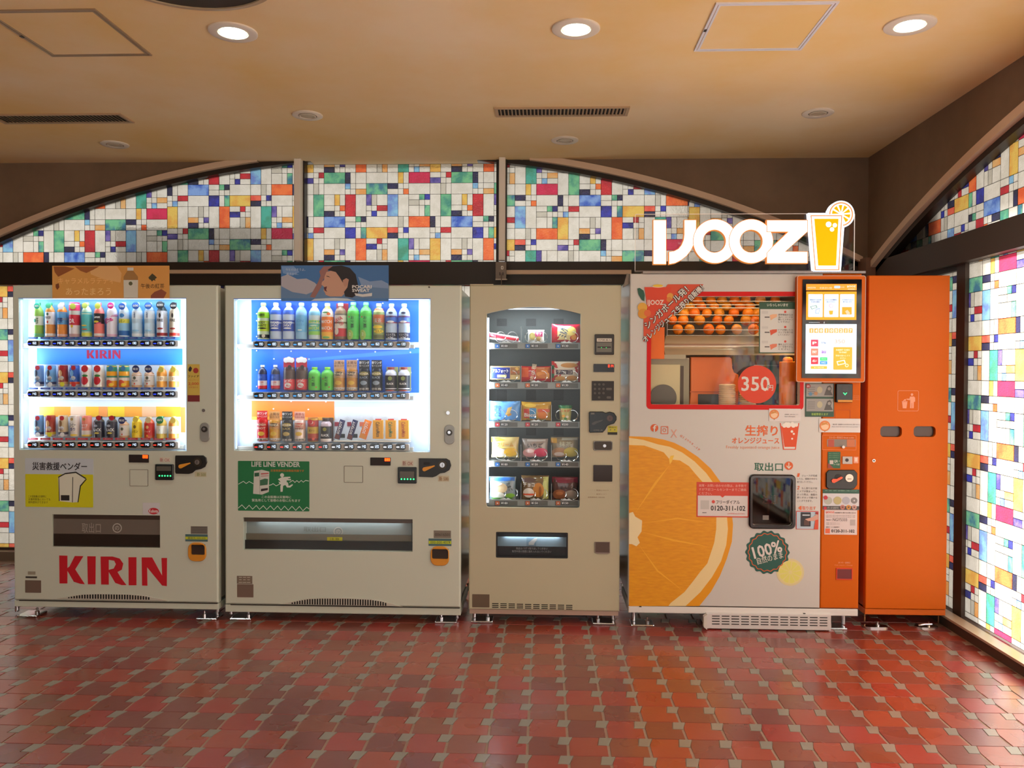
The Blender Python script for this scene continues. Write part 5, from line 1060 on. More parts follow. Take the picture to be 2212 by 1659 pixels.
lettering(m2, cD, (748, 714, 940, 760), Y2 + .05, '取出口', (130, 136, 132), .0, 0)
change_cup(m2, cD, (1852, 884, 2012, 1052), (1864, 906, 2006, 992), Y2)
t_ = sticker(m2, cD, (1878, 748, 2028, 814), Y2, (128, 118, 106), .001, 0, 'number_plate'); lettering(t_, cD, (1890, 770, 2020, 796), Y2, '00616501', (90, 80, 70), .02)
t_ = sticker(m2, cD, (1833, 818, 2032, 882), Y2, (70, 104, 110), .001, 0); plate('yellow_stripe', rc(cD, 1835, 838, 2030, 864, Y2), (190, 206, 40), t_, Y2 - .001, .0003); lettering(t_, cD, (1850, 840, 2020, 862), Y2, '000-000-4019', (60, 80, 60), .0)
t_ = sticker(m2, cD, (168, 1142, 302, 1210), Y2, (122, 106, 92), .001, .001, 'small_plate'); lettering(t_, cD, (184, 1152, 286, 1200), Y2, '三三三', (206, 200, 186), .0)
sticker(m2, cD, (170, 1214, 312, 1328), Y2, (116, 94, 82), .001, .002, 'rating_plate')
vent_arch(m2, cD, [(540, 1386), (620, 1372), (700, 1352), (790, 1336), (900, 1331), (1150, 1333), (1330, 1342), (1430, 1358), (1510, 1382), (1610, 1408), (1500, 1404), (900, 1394), (640, 1388)], 1388, 640, 1560, 42, Y2)
plate('door_seam', (x0 + .03, zdoor - .0045, x1 - .004, zdoor), (46, 36, 30), m2, Y2 + .001, .001)
x_, z_ = pt(cC, 1966, 1310, Y2); g = G(); g.hcyl(x_, z_, Y2 - .006, Y2, .010, 18); g.build('small_lock', CHROME, m2, True)
lock_plate(m2, cC, 1978, 1478, Y2, 26, (1936, 1412, 2022, 1578))
x_, z_ = pt(cC, 1805, 238, Y2); g = G(); g.hcyl(x_, z_, Y2 - .003, Y2, .005, 12); g.build('screw', M((90, 80, 66), .4, .5), m2)
# blue poster with a person shading the eyes
YP2 = Y2 - .006; DY = YP2 - .003
r = rc(cC, 543, 53, 1460, 358, YP2)
t, s = poster(r, YP2, (70, 116, 172), 'blue sky poster with a dark haired person, on top of the second machine')
def pq(*pts): return [pt(cC, x, y, YP2) for x, y in pts]
poly('pale_cloud', [pq((545, 150), (600, 130), (680, 170), (760, 165), (830, 200), (880, 250), (760, 300), (640, 280), (545, 230))], (170, 166, 176), s, DY)
poly('pale_cloud', [pq((1200, 150), (1300, 190), (1400, 180), (1458, 210), (1458, 250), (1330, 240), (1230, 230))], (128, 152, 190), s, DY)
poly('pale_cloud', [pq((545, 60), (650, 60), (700, 110), (640, 140), (560, 120))], (110, 146, 196), s, DY)
poly('lower_tint', [pq((543, 222), (1460, 222), (1460, 334), (543, 334))], (96, 128, 168), s, DY, .0003)
fg = poly('arm', [pq((790, 320), (862, 190), (880, 140), (870, 105), (905, 62), (985, 58), (950, 85), (935, 130), (900, 180), (890, 230), (830, 330))], (150, 104, 98), s, DY - .0006)
poly('face', [pq((930, 110), (1000, 90), (1120, 150), (1130, 250), (1060, 318), (960, 318), (925, 305), (915, 280), (905, 268), (915, 240), (888, 216), (892, 196), (912, 175), (914, 150))], (196, 150, 128), s, DY - .0009)
poly('hair', [pq((985, 60), (1060, 55), (1130, 75), (1180, 130), (1200, 220), (1200, 300), (1150, 328), (1090, 318), (1080, 280), (1110, 240), (1120, 180), (1090, 168), (1070, 200), (1040, 150), (1010, 110), (970, 100), (940, 92))], (34, 28, 34), s, DY - .0013)
poly('ear', [pq((1070, 180), (1100, 162), (1122, 175), (1112, 220), (1088, 238), (1075, 215))], (186, 136, 116), s, DY - .0017)
poly('eye', [pq((930, 142), (950, 146), (966, 156), (948, 152), (932, 148))], (60, 44, 40), s, DY - .0017)
poly('mouth', [pq((908, 240), (935, 232), (928, 262), (938, 278), (915, 268))], (90, 36, 44), s, DY - .0017)
poly('white_shirt', [pq((800, 356), (830, 338), (1000, 330), (1110, 336), (1180, 356))], (196, 206, 216), s, DY - .0017)
text('lettering', '今をのばそうよ。', rc(cC, 582, 78, 750, 100, YP2), (190, 200, 214), s, DY - .0012, .01); text('lettering', '渇きから。', rc(cC, 588, 115, 690, 135, YP2), (190, 200, 214), s, DY - .0012, .0)
text('lettering', 'POCARI', rc(cC, 1150, 222, 1316, 250, YP2), (226, 224, 222), s, DY - .0032, .03); text('lettering', 'SWEAT', rc(cC, 1150, 254, 1300, 280, YP2), (226, 224, 222), s, DY - .0032, .03)
poly('white_wave', [pq((1170, 290), (1240, 300), (1320, 288), (1318, 315), (1240, 322), (1180, 312))], (206, 206, 206), s, DY - .0028)

# ================================================================== snack machine
Y3 = 4.43
x0 = FP(1013.5, 960, Y3)[0]; x1 = FP(1340, 960, Y3)[0]; ztop = FP(1180, 616, Y3)[1]; zdoor = FP(1180, 1319, Y3)[1]
m3 = thing('vending_machine', ((x0 + x1) / 2, Y3, 0), 'narrow beige snack vending machine with arched glass front and coil shelves', 'vending machine', 'vending machines along the stained glass')
wl, wr = pt(cE, 224, 800, Y3)[0], pt(cE, 1109, 800, Y3)[0]
wb = pt(cF, 600, 555, Y3)[1]; wt = pt(cE, 670, 320, Y3)[1]; ws = pt(cE, 400, 382, Y3)[1]
arc3 = [(wl + (wr - wl) * k / 16, ws + (wt - ws) * (1 - (2 * k / 16 - 1) ** 2)) for k in range(17)]
hole = [(wl, wb + .012), (wl + .004, wb + .003), (wl + .012, wb), (wr - .012, wb), (wr - .004, wb + .003), (wr, wb + .012), (wr, ws - .01)] + arc3[::-1][0:] + [(wl, ws - .01)]
h_tray = rc(cF, 288, 768, 918, 995, Y3)
BEI = (186, 178, 151)
cabinet(m3, x0, x1, zdoor, ztop, Y3, .66, .03, [hole, rrect(h_tray, .006)], BEI, None, .006)
plate('base_panel', (x0 + .004, FP(1180, 1329, Y3)[1], x1 - .004, zdoor - .001), (176, 148, 134), m3, Y3 + .01, -.40)
plate('top_cap', (x0 + .002, ztop, x0 + .13, ztop + .006), BEI, m3, Y3 + .004, .003)
feet(m3, [(FP(1024, 1338, 4.47)[0], FP(1040, 1344, 4.41)[0], .12), (FP(1324, 1340, 4.50)[0], FP(1305, 1348, 4.41)[0], .12)], Y3)
YB3 = Y3 + .33
g = G(); g.box(wl - .02, wr + .02, YB3, YB3 + .004, wb - .01, wt + .02); g.box(wl - .02, wl - .014, Y3 + .03, YB3, wb - .01, wt + .02); g.box(wr + .014, wr + .02, Y3 + .03, YB3, wb - .01, wt + .02); g.box(wl - .02, wr + .02, Y3 + .03, YB3, wt + .01, wt + .02); g.box(wl - .02, wr + .02, Y3 + .03, YB3, wb - .015, wb - .01)
g.build('inner_cabinet', M((74, 80, 78), .5), m3)
g = G(); g.box(wl - .006, wr + .006, Y3 + .034, Y3 + .037, wb - .006, wt + .006); g.build('window_glass', GLASS, m3)
g = G(); g.box(wl + .001, wl + .010, Y3 + .040, Y3 + .048, wb + .02, ws - .02); g.build('led_strip', M((214, 232, 255), .3, 0, 3.0), m3)
area('led_light', (wl + .014, Y3 + .05, (wb + ws) / 2), (wl + .3, Y3 + .16, (wb + ws) / 2), .012, .95, 4.2, (.82, .93, 1), m3)
area('led_light', ((wl + wr) / 2, Y3 + .05, wt - .012), ((wl + wr) / 2, Y3 + .12, wt - .4), .4, .012, 3.2, (.82, .93, 1), m3)
g = G(); g.box(wl + .06, wr - .06, Y3 + .04, Y3 + .05, wt - .010, wt - .004); g.build('led_strip', M((214, 232, 255), .3, 0, 1.6), m3)
YT = Y3 + .055
TR = [(cE, 658, 716), (cE, 1028, 1092), (cE, 1398, 1458), (cF, 146, 198), (cF, 484, 542)]
DIV = [250, 548, 835, 1104]
for (cr, ya, yb_), sgn, pr in zip(TR, ((40, 110, 190), (206, 110, 60), (200, 50, 70), (50, 120, 200), (190, 100, 60)), (('100', '110', '130'), ('140', '130', '130'), ('120', '120', '200'), ('180', '150', '140'), ('180', '150', '150'))):
    k = cE[2] / cr[2]; X = lambda x: x / k if cr is cF else x
    r = (wl - .010, pt(cr, 600, yb_, YT)[1], wr + .010, pt(cr, 600, ya, YT)[1])
    g = G(); g.box(r[0], r[2], YT, YT + .004, r[1], r[3]); g.box(r[0], r[2], YT, YT + .26, r[3] - .002, r[3]); g.box(r[0], r[2], YT - .006, YT, r[3] - .003, r[3]); tr = g.build('shelf', M((140, 146, 144), .35, .5), m3)
    for j in range(3):
        x = X((310, 595, 882)[j]); q = rc(cr, x - 12, ya + 10 * 1, x + X(205), yb_ - 8, YT); p = plate('price_strip', q, (92, 96, 94), tr, YT, .003, .002, .35)
        ic = rc(cr, x - 4, ya + 12, x + X(36), ya + 12 + X(36), YT); plate('round_mark', ic, sgn, tr, YT - .003, .0008, .003)
        g = G(); n = [(.0, 1), (.22, .31), (.95, .31), (.36, -.12), (.59, -.81), (0, -.38), (-.59, -.81), (-.36, -.12), (-.95, .31), (-.22, .31)]; c_ = ((ic[0] + ic[2]) / 2, (ic[1] + ic[3]) / 2)
        g.prism([[(c_[0] + a * .0055, c_[1] + b * .0055) for a, b in n]], YT - .0046, .0006); g.build('star_mark', M((236, 240, 240)), tr)
        pc = plate('price_card', rc(cr, x + X(46), ya + 14, x + X(116), ya + 14 + X(30), YT), (30, 40, 52), tr, YT - .003, .0008, .001)
        q = rc(cr, x + X(50), ya + 17, x + X(112), ya + 12 + X(28), YT); g = G(); add_text(g, '¥' + pr[j], q, YT - .0045, .02); g.build('lettering', M((226, 232, 236)), pc)
        # the two coils of the column and the little cradle in front
        for dx in (0, 1):
            xr = X(((352, 463), (635, 745), (925, 1036))[j][dx]); rr_ = X(50) / cr[2] * YT / F_PX; cx3, _ = pt(cr, xr, ya, YT); cz3 = r[3] + rr_ + .004
            path = [(cx3 + rr_ * math.cos(a), YT + .004 + .028 * a / (2 * PI), cz3 + rr_ * math.sin(a)) for a in [-PI / 2 + 2 * PI * i / 18 for i in range(18 * 3 + 1)]]
            G().tube(path, .0016, 5).build('coil', M((214, 220, 222), .2, 1), tr, True)
        xc_ = pt(cr, X((408, 690, 980)[j]), ya, YT)[0]
        G().prism([[(xc_ - .03, r[3]), (xc_ + .03, r[3]), (xc_ + .010, r[3] + .010), (xc_, r[3] + .004), (xc_ - .010, r[3] + .010)]], YT - .004, .002).build('cradle', M((200, 206, 206), .3, .8), tr)
    for dx in DIV[1:3]:
        xd = pt(cr, X(dx), ya, YT)[0]; g = G(); g.box(xd - .001, xd + .001, YT + .002, YT + .24, r[3], r[3] + .09); g.build('divider', M((170, 176, 176), .3, .7), tr)
# dark slots on the rear wall
for (cr, y0_, y1_) in ((cE, 430, 500), (cE, 1100, 1200), (cE, 1460, 1530)):
    for x in (320, 595, 855): plate('rear_slot', rc(cr, x, y0_, x + 95, y1_, YB3), (24, 26, 26), m3, YB3, .001)
# ---- snacks
YS = YT + .030
SN = 'snacks on the coils of the beige machine'
def bag(cr, r4, col, shapes, label, name='snack_bag', cat='snack', bulge=.020, Y=None, rough=.22, crimp='lr', tilt=0, wav=.002):
    Y = Y or YS; r = rc(cr, *r4, Y); W, H = r[2] - r[0], r[3] - r[1]; cx, cz = (r[0] + r[2]) / 2, (r[1] + r[3]) / 2
    t = thing(name, (cx, Y, r[1]), label, cat, SN); NX, NZ = 14, 10
    def th(u, v):   # u, v in -1..1
        a = (1 - abs(u) ** 3) * (1 - abs(v) ** 3)
        return bulge * max(0, a) ** .6 + .0016 * math.sin(u * 9 + v * 4) * (1 - a) * 1.0
    def yy(x, z):
        u = max(-1, min(1, (x - cx) / W * 2)); v = max(-1, min(1, (z - cz) / H * 2)); return Y - th(u, v)
    g = G(); vs = []
    for j in range(NZ + 1):
        for i in range(NX + 1):
            u, v = -1 + 2 * i / NX, -1 + 2 * j / NZ
            sx = 1 - .05 * (1 - abs(v) ** 2) * (crimp == 'tb') - 0; sz = 1 - .06 * (1 - abs(u) ** 2) * (crimp == 'lr')
            vs.append((cx + u * W / 2 * sx, Y - th(u, v), cz + v * H / 2 * sz))
    n = len(vs); back = [(x, 2 * Y - y + .0006, z) for x, y, z in vs]; N1 = NX + 1
    fs = [(j * N1 + i, j * N1 + i + 1, (j + 1) * N1 + i + 1, (j + 1) * N1 + i) for j in range(NZ) for i in range(NX)]
    edge = [i for i in range(N1)] + [j * N1 + NX for j in range(1, NZ + 1)] + [NZ * N1 + i for i in range(NX - 1, -1, -1)] + [j * N1 for j in range(NZ - 1, 0, -1)]
    g.add(vs + back, fs + [tuple(k + n for k in f[::-1]) for f in fs] + [(edge[k], edge[k] + n, edge[(k + 1) % len(edge)] + n, edge[(k + 1) % len(edge)]) for k in range(len(edge))])
    g.build('wrapper', M(col, rough, 0, 0, .7), t, True)
    lay = 0
    for s_ in shapes:
        lay += 1; off = .0006 + .0003 * lay
        if s_[0] == 't':
            _, tx, a, b_, c_, d_, colr = s_[:7]; q = (r[0] + a * W, r[1] + b_ * H, r[0] + c_ * W, r[1] + d_ * H); rot = s_[7] if len(s_) > 7 else 0
            g = G(); add_text(g, tx, q, 0, .03, rot, lambda x, z: yy(x, z) - off - .0006); g.build('lettering', M(colr, .4), t)
        else:
            if s_[0] == 'e': pts = [(s_[1] + s_[3] * math.cos(k * PI / 9), s_[2] + s_[4] * math.sin(k * PI / 9)) for k in range(18)]; colr = s_[5]; c0 = (s_[1], s_[2])
            else: pts = s_[1]; colr = s_[2]; c0 = (sum(p[0] for p in pts) / len(pts), sum(p[1] for p in pts) / len(pts))
            # rings from the centre so that the print follows the bulge
            g = G(); vs = [(r[0] + c0[0] * W, 0, r[1] + c0[1] * H)]; fs = []; m_ = len(pts); K = 3
            dense = []
            for i in range(m_):
                a, b_ = pts[i], pts[(i + 1) % m_]; nn = 3 if m_ < 10 else 1
                dense += [(a[0] + (b_[0] - a[0]) * q / nn, a[1] + (b_[1] - a[1]) * q / nn) for q in range(nn)]
            m_ = len(dense)
            for k in range(1, K + 1): vs += [(r[0] + (c0[0] + (p[0] - c0[0]) * k / K) * W, 0, r[1] + (c0[1] + (p[1] - c0[1]) * k / K) * H) for p in dense]
            for i in range(m_):
                j = (i + 1) % m_; fs.append((0, 1 + i, 1 + j))
                for k in range(K - 1): fs.append((1 + k * m_ + i, 1 + (k + 1) * m_ + i, 1 + (k + 1) * m_ + j, 1 + k * m_ + j))
            g.add([(x, yy(x, z) - off, z) for x, _, z in vs], fs); g.build('print', M(colr, .35), t)
    return t
def q4(a, b_, c_, d_): return [(a, b_), (c_, b_), (c_, d_), (a, d_)]
# row 1
t = thing('candy_stick', (pt(cE, 400, 620, YS)[0], YS, pt(cE, 400, 655, YS)[1]), 'long red and white striped candy tube lying in the top left slot', 'snack', SN)
for (xa, ya), (xb, yb_), rr_, c_, nm in (((236, 570), (520, 618), .010, (232, 228, 226), 'tube'), ((240, 580), (525, 630), .009, (196, 30, 50), 'red_tube'), ((250, 608), (540, 650), .008, (200, 190, 190), 'end_tube')):
    a, b_ = pt(cE, xa, ya, YS), pt(cE, xb, yb_, YS); dy = {'tube': .0, 'red_tube': -.016, 'end_tube': .014}[nm]
    G().tube([(a[0], YS + dy + .02, a[1]), (b_[0], YS + dy - .0, b_[1])], rr_, 10).build(nm, M(c_, .25), t, True)
bag(cE, (612, 535, 768, 655), (226, 222, 216), [('e', .3, .5, .22, .3, (206, 196, 120)), ('p', q4(.45, .45, .9, .9), (200, 60, 120)), ('t', 'モナ', .5, .55, .85, .8, (240, 235, 235)), ('e', .65, .3, .14, .18, (196, 170, 110))], 'small white bag with pink corner in the top middle slot', crimp='tb')
bag(cE, (838, 480, 1104, 655), (206, 26, 50), [('p', q4(.20, .1, .66, .88), (228, 220, 160)), ('e', .70, .6, .16, .25, (230, 214, 120)), ('t', 'ミルク', .26, .3, .56, .75, (70, 90, 120), 1.3), ('e', .78, .28, .10, .14, (226, 150, 60)), ('p', q4(.1, .04, .6, .14), (190, 20, 40))], 'glossy red candy bag with cream panel in the top right slot')
# row 2
r = rc(cE, 260, 878, 540, 1004, YS); t = thing('biscuit_box', ((r[0] + r[2]) / 2, YS, r[1]), 'navy blue and gold biscuit box in the second row left slot', 'snack', SN)
plate('box', r, (196, 170, 110), t, YS, .02, .002, .3, 0, 0, .001); q = rc(cE, 268, 890, 445, 994, YS); plate('navy_panel', q, (24, 44, 130), t, YS - .02, .0006)
text('lettering', 'アルフォート', rc(cE, 282, 905, 430, 940, YS), (236, 236, 236), t, YS - .0212, .03); plate('cream_tag', rc(cE, 325, 958, 412, 984, YS), (220, 206, 140), t, YS - .0208, .0004); plate('biscuit_print', rc(cE, 452, 888, 536, 960, YS), (140, 96, 50), t, YS - .02, .0006)
poly('leaf_print', [[pt(cE, x, y, YS) for x, y in [(490, 900), (512, 888), (534, 904), (512, 922)]]], (210, 170, 80), t, YS - .0208); text('lettering', 'ミルク', rc(cE, 452, 925, 536, 945, YS), (226, 100, 50), t, YS - .0212, .03)
bag(cE, (546, 876, 828, 1026), (206, 30, 36), [('p', q4(.50, .2, .97, .92), (196, 110, 40)), ('e', .62, .5, .1, .14, (226, 150, 60)), ('e', .78, .62, .12, .16, (220, 140, 50)), ('e', .72, .34, .12, .12, (206, 120, 40)), ('p', q4(.03, .3, .26, .9), (232, 100, 40)), ('t', '柿の種', .12, .45, .70, .72, (240, 225, 200), 1.4), ('e', .9, .4, .06, .2, (236, 160, 60))], 'red rice cracker bag with orange crackers printed, second row middle slot')
bag(cE, (836, 830, 1104, 1026), (196, 40, 40), [('p', q4(.10, .02, .94, .98), (226, 222, 210)), ('e', .62, .80, .3, .12, (206, 150, 80)), ('p', q4(.16, .36, .74, .58), (60, 40, 60)), ('t', 'チョコ', .2, .4, .7, .55, (220, 210, 200)), ('e', .3, .16, .18, .12, (206, 160, 90)), ('e', .72, .18, .2, .13, (200, 150, 80)), ('p', q4(.0, .2, .09, .4), (40, 110, 60)), ('p', q4(.0, .6, .09, .8), (40, 110, 60))], 'white biscuit bag with red and green striped edges, second row right slot')
# row 3
bag(cE, (250, 1205, 542, 1392), (96, 160, 226), [('t', 'PURE', .02, .42, .38, .58, (40, 70, 130), 1.5708), ('t', 'AVOHO', .14, .40, .50, .56, (40, 70, 130), 1.5708), ('p', [(.52, .3), (.66, .36), (.74, .72), (.60, .66)], (226, 190, 110)), ('p', [(.60, .22), (.72, .3), (.70, .40), (.56, .32)], (206, 150, 60))], 'light blue snack bag with sandwich biscuit print, third row left slot')
bag(cE, (552, 1212, 832, 1390), (206, 160, 40), [('p', q4(.08, .14, .26, .62), (206, 60, 50)), ('p', q4(.28, .10, .50, .66), (70, 150, 210)), ('e', .72, .30, .18, .20, (220, 130, 40)), ('p', q4(.55, .45, .95, .62), (214, 90, 40)), ('e', .3, .8, .2, .1, (236, 206, 80)), ('t', 'Bisco', .10, .2, .48, .4, (240, 235, 230))], 'gold yellow snack bag with blue and red stripes, third row middle slot')
cx3, zb3 = pt(cE, 966, 1388, YS); zt3 = pt(cE, 966, 1245, YS)[1]
t = thing('snack_cup', (cx3, YS, zb3), 'green and yellow paper snack cup in the third row right slot', 'snack', SN)
H3 = zt3 - zb3; g = G(); g.lathe(cx3, YS, [(.029, zb3), (.030, zb3 + .002), (.038, zt3 - .004)], 24); g.build('cup', M((206, 206, 130), .4), t, True); g = G(); g.lathe(cx3, YS, [(.0395, zt3 - .005), (.0395, zt3 - .001), (.037, zt3)], 24); g.build('lid', M((50, 130, 80), .3), t, True)
g = G(); g.lathe(cx3, YS, [(.0372, zb3 + H3 * .8), (.0386, zb3 + H3 * .94)], 24, 0, False); g.build('green_band', M((50, 140, 80), .4), t)
for tx, f0, f1, c_, wv in (('じゃが', .56, .74, (220, 80, 40), .9),): g = G(); add_text(g, tx, (cx3 - .024, zb3 + f0 * H3, cx3 + .024, zb3 + f1 * H3), 0, .03, 0, cyl_wrap(cx3, .0375, YS)); g.build('lettering', M(c_), t)
for fx, f, c_ in ((-.4, .3, (230, 170, 60)), (.3, .25, (240, 236, 210)), (0, .12, (70, 140, 70))):
    g = G(); w_ = cyl_wrap(cx3, .0345, YS - .001); vs = [(cx3 + fx * .03 + .009 * math.cos(k * PI / 6), zb3 + f * H3 + .007 * math.sin(k * PI / 6)) for k in range(12)]; g.add([(x, w_(x, z), z) for x, z in vs], [tuple(range(12))]); g.build('print', M(c_), t)
# row 4: buns in clear wrap
cF4 = cF
bag(cE, (268, 1545, 530, 1738), (214, 196, 130), [('p', [(.0, .75), (.5, .86), (.3, .98), (.0, .98)], (206, 170, 50)), ('e', .32, .25, .24, .22, (226, 222, 210)), ('e', .70, .28, .24, .22, (236, 196, 50)), ('t', 'クリーム', .2, .55, .8, .75, (220, 160, 20)), ('e', .5, .52, .4, .04, (240, 225, 130))], 'yellow and clear wrapped cream bun, fourth row left slot', bulge=.028, crimp='tb', rough=.12)
bag(cE, (556, 1560, 804, 1738), (150, 140, 134), [('e', .32, .26, .28, .24, (226, 170, 175)), ('e', .72, .28, .26, .24, (206, 40, 90)), ('t', 'いちご', .22, .55, .8, .78, (40, 34, 36)), ('e', .3, .36, .16, .1, (240, 220, 222)), ('p', q4(.2, .86, .9, .97), (190, 185, 184))], 'clear wrapped pink and white buns, fourth row middle slot', bulge=.028, crimp='tb', rough=.12)
bag(cE, (828, 1545, 1092, 1738), (140, 130, 104), [('e', .32, .26, .28, .24, (170, 130, 90)), ('e', .72, .28, .26, .24, (196, 186, 70)), ('t', '抹茶', .3, .55, .75, .78, (200, 205, 180)), ('e', .3, .18, .18, .1, (210, 206, 200)), ('p', q4(.0, .72, .22, .95), (196, 150, 50)), ('p', q4(.4, .86, .95, .97), (170, 172, 160))], 'olive and brown wrapped buns, fourth row right slot', bulge=.028, crimp='tb', rough=.12)
bag(cF, (230, 280, 465, 482), (130, 150, 160), [('p', q4(.0, .82, .95, .97), (50, 110, 190)), ('e', .38, .52, .3, .24, (196, 176, 140)), ('t', 'たまご', .60, .50, .92, .66, (50, 50, 50), -1.2), ('e', .34, .2, .24, .16, (206, 210, 200)), ('e', .78, .2, .18, .10, (120, 180, 60)), ('p', q4(.1, .04, .9, .10), (90, 150, 70)), ('p', [(.2, .62), (.45, .74), (.5, .7), (.25, .58)], (236, 240, 240))], 'blue topped clear bag with beige bun, bottom row left slot', bulge=.026, crimp='tb', rough=.12)
bag(cF, (510, 270, 752, 482), (120, 100, 70), [('p', q4(.78, .05, .98, .95), (196, 206, 130)), ('e', .62, .42, .2, .3, (196, 130, 50)), ('e', .68, .36, .05, .22, (150, 90, 30)), ('e', .27, .3, .2, .2, (226, 222, 214)), ('p', q4(.08, .2, .46, .27), (214, 80, 40)), ('t', 'チョコ', .08, .55, .48, .72, (226, 222, 214)), ('e', .27, .82, .25, .1, (90, 70, 66))], 'clear bag with brown croissant and pale green edge, bottom row middle slot', bulge=.026, crimp='tb', rough=.12)
bag(cF, (780, 280, 1008, 482), (90, 60, 60), [('p', q4(.0, .74, .98, .97), (130, 30, 60)), ('e', .28, .24, .26, .22, (140, 80, 40)), ('e', .72, .24, .24, .20, (150, 140, 130)), ('t', 'あんぱん', .3, .48, .9, .62, (40, 30, 30)), ('e', .28, .3, .14, .08, (176, 110, 60))], 'maroon topped clear bag of dark buns, bottom row right slot', bulge=.026, crimp='tb', rough=.12)
# ---- delivery slot and controls of the snack machine
tray(m3, (h_tray[0] + .008, h_tray[1] + .008, h_tray[2] - .008, h_tray[3] - .008), Y3, ((40, 40, 40), (.8, .8, .8)), .09)
plate('port_frame', h_tray, (16, 16, 16), m3, Y3 + .016, .002, .006, .2) if False else G().prism([rrect(h_tray, .006), rrect((h_tray[0] + .009, h_tray[1] + .009, h_tray[2] - .009, h_tray[3] - .009), .004)[::-1]], Y3 + .004, .016).build('port_frame', M((18, 18, 18), .2), m3)
bl = plate('blue_flap', rc(cF, 300, 808, 908, 900, Y3 + .03), (150, 176, 190), m3, Y3 + .030, .002, 0, .3)
area('port_fill', ((h_tray[0] + h_tray[2]) / 2, Y3 + .02, h_tray[3] - .022), ((h_tray[0] + h_tray[2]) / 2, Y3 + .032, h_tray[3] - .08), .30, .006, .25, (.85, .93, 1), m3)
plate('dark_flap', rc(cF, 300, 892, 908, 986, Y3 + .026), (26, 26, 26), m3, Y3 + .028, .003, 0, .2)
pk = plate('picture_mark', rc(cF, 556, 812, 640, 888, Y3 + .026), (120, 150, 170), bl, Y3 + .0278, .0005)
poly('hand_mark', [[pt(cF, x, y, Y3 + .026) for x, y in [(575, 858), (600, 838), (625, 820), (646, 818), (646, 836), (622, 868), (620, 880), (575, 880)]]], (196, 196, 192), pk, Y3 + .0272)
lettering(m3, cF, (465, 900, 738, 920), Y3 + .024, '商品は1つずつ取り出してください', (190, 190, 190), .0, 0); lettering(m3, cF, (430, 926, 772, 946), Y3 + .024, '販売中扉の隙間に指を入れないでください', (190, 190, 190), .0, 0)
g = G(); r = rc(cE, 1242, 577, 1425, 770, Y3); g.prism([rrect(r, .005)], Y3 - .01, .01, .003); p = g.build('bill_reader', M((52, 46, 42), .3), m3)
plate('white_label', rc(cE, 1262, 616, 1402, 648, Y3), (206, 198, 186), p, Y3 - .01, .001, .002); text('lettering', '千円札投入', rc(cE, 1272, 622, 1394, 641, Y3), (60, 40, 40), p, Y3 - .0112, .03)
plate('grey_mouth', rc(cE, 1258, 655, 1402, 745, Y3), (110, 106, 96), p, Y3 - .01, .004, .002, .3, 0, .3); plate('bill_slot', rc(cE, 1268, 694, 1394, 704, Y3), (20, 20, 20), p, Y3 - .014, .0008)
for x in (1305, 1350): x_, z_ = pt(cE, x, 704, Y3); g = G(); g.hcyl(x_, z_, Y3 - .0158, Y3 - .0145, .0022, 10); g.build('green_light', M((60, 230, 110), .3, 0, 1.4), p)
d = plate('amount_display', rc(cE, 1232, 857, 1427, 933, Y3), (24, 16, 16), m3, Y3, .004, .003, .15); g = G(); digits(g, '814', rc(cE, 1368, 864, 1420, 888, Y3), Y3 - .0042, .3); g.build('red_digits', M((255, 60, 30), .3, 0, 2.6), d)
kp = plate('keypad', rc(cE, 1216, 1018, 1424, 1202, Y3), (38, 30, 26), m3, Y3, .004, .001, .35)
for k, (x, y) in enumerate(((1245, 1050), (1286, 1050), (1326, 1050), (1245, 1092), (1286, 1092), (1326, 1092), (1245, 1132), (1286, 1132), (1326, 1132), (1284, 1172))):
    x_, z_ = pt(cE, x, y, Y3); g = G(); g.hcyl(x_, z_, Y3 - .006, Y3 - .004, .0062, 16, 0); b_ = g.build('key', M((96, 90, 84), .35, .4), kp, True); g = G(); digits(g, '1234567890'[k], (x_ - .002, z_ - .003, x_ + .002, z_ + .003), Y3 - .0063, .3); g.build('digit', M((30, 26, 24)), b_)
for x, y, w_ in ((1378, 1092, 26), (1376, 1172, 20)): q = rc(cE, x - w_, y - 10, x + w_, y + 12, Y3); plate('wide_key', q, (90, 84, 78), kp, Y3 - .004, .002, .004, .35)
o = [(1195, 1306), (1320, 1306), (1345, 1318), (1385, 1306), (1425, 1318), (1448, 1352), (1448, 1384), (1425, 1418), (1385, 1430), (1362, 1440), (1340, 1480), (1318, 1502), (1200, 1504), (1190, 1494), (1188, 1318)]
g = G(); g.prism([[pt(cE, x, y, Y3) for x, y in o]], Y3 - .010, .010, .003); cp = g.build('coin_panel', M((16, 15, 15), .14), m3)
x_, z_ = pt(cE, 1384, 1368, Y3); g = G(); g.hcyl(x_, z_, Y3 - .013, Y3 - .009, .0165, 26); g.build('coin_ring', M((90, 76, 74), .25, .8), cp, True); plate('coin_slot', (x_ - .001, z_ - .007, x_ + .001, z_ + .007), (10, 10, 10), cp, Y3 - .013, .0006)
poly('return_lever', [[pt(cE, x, y, Y3) for x, y in [(1215, 1412), (1240, 1398), (1300, 1385), (1322, 1380), (1312, 1394), (1260, 1415), (1235, 1430), (1216, 1428)]]], (70, 68, 68), cp, Y3 - .010, .003, .2)
text('lettering', 'CONLUX', rc(cE, 1232, 1472, 1318, 1490, Y3), (110, 108, 106), cp, Y3 - .0104, .02); plate('white_mark', rc(cE, 1206, 1316, 1240, 1332, Y3), (110, 108, 106), cp, Y3 - .010, .0004)
t_ = plate('coin_sticker', rc(cE, 1366, 1442, 1456, 1524, Y3), (190, 180, 60), m3, Y3, .001, .001)
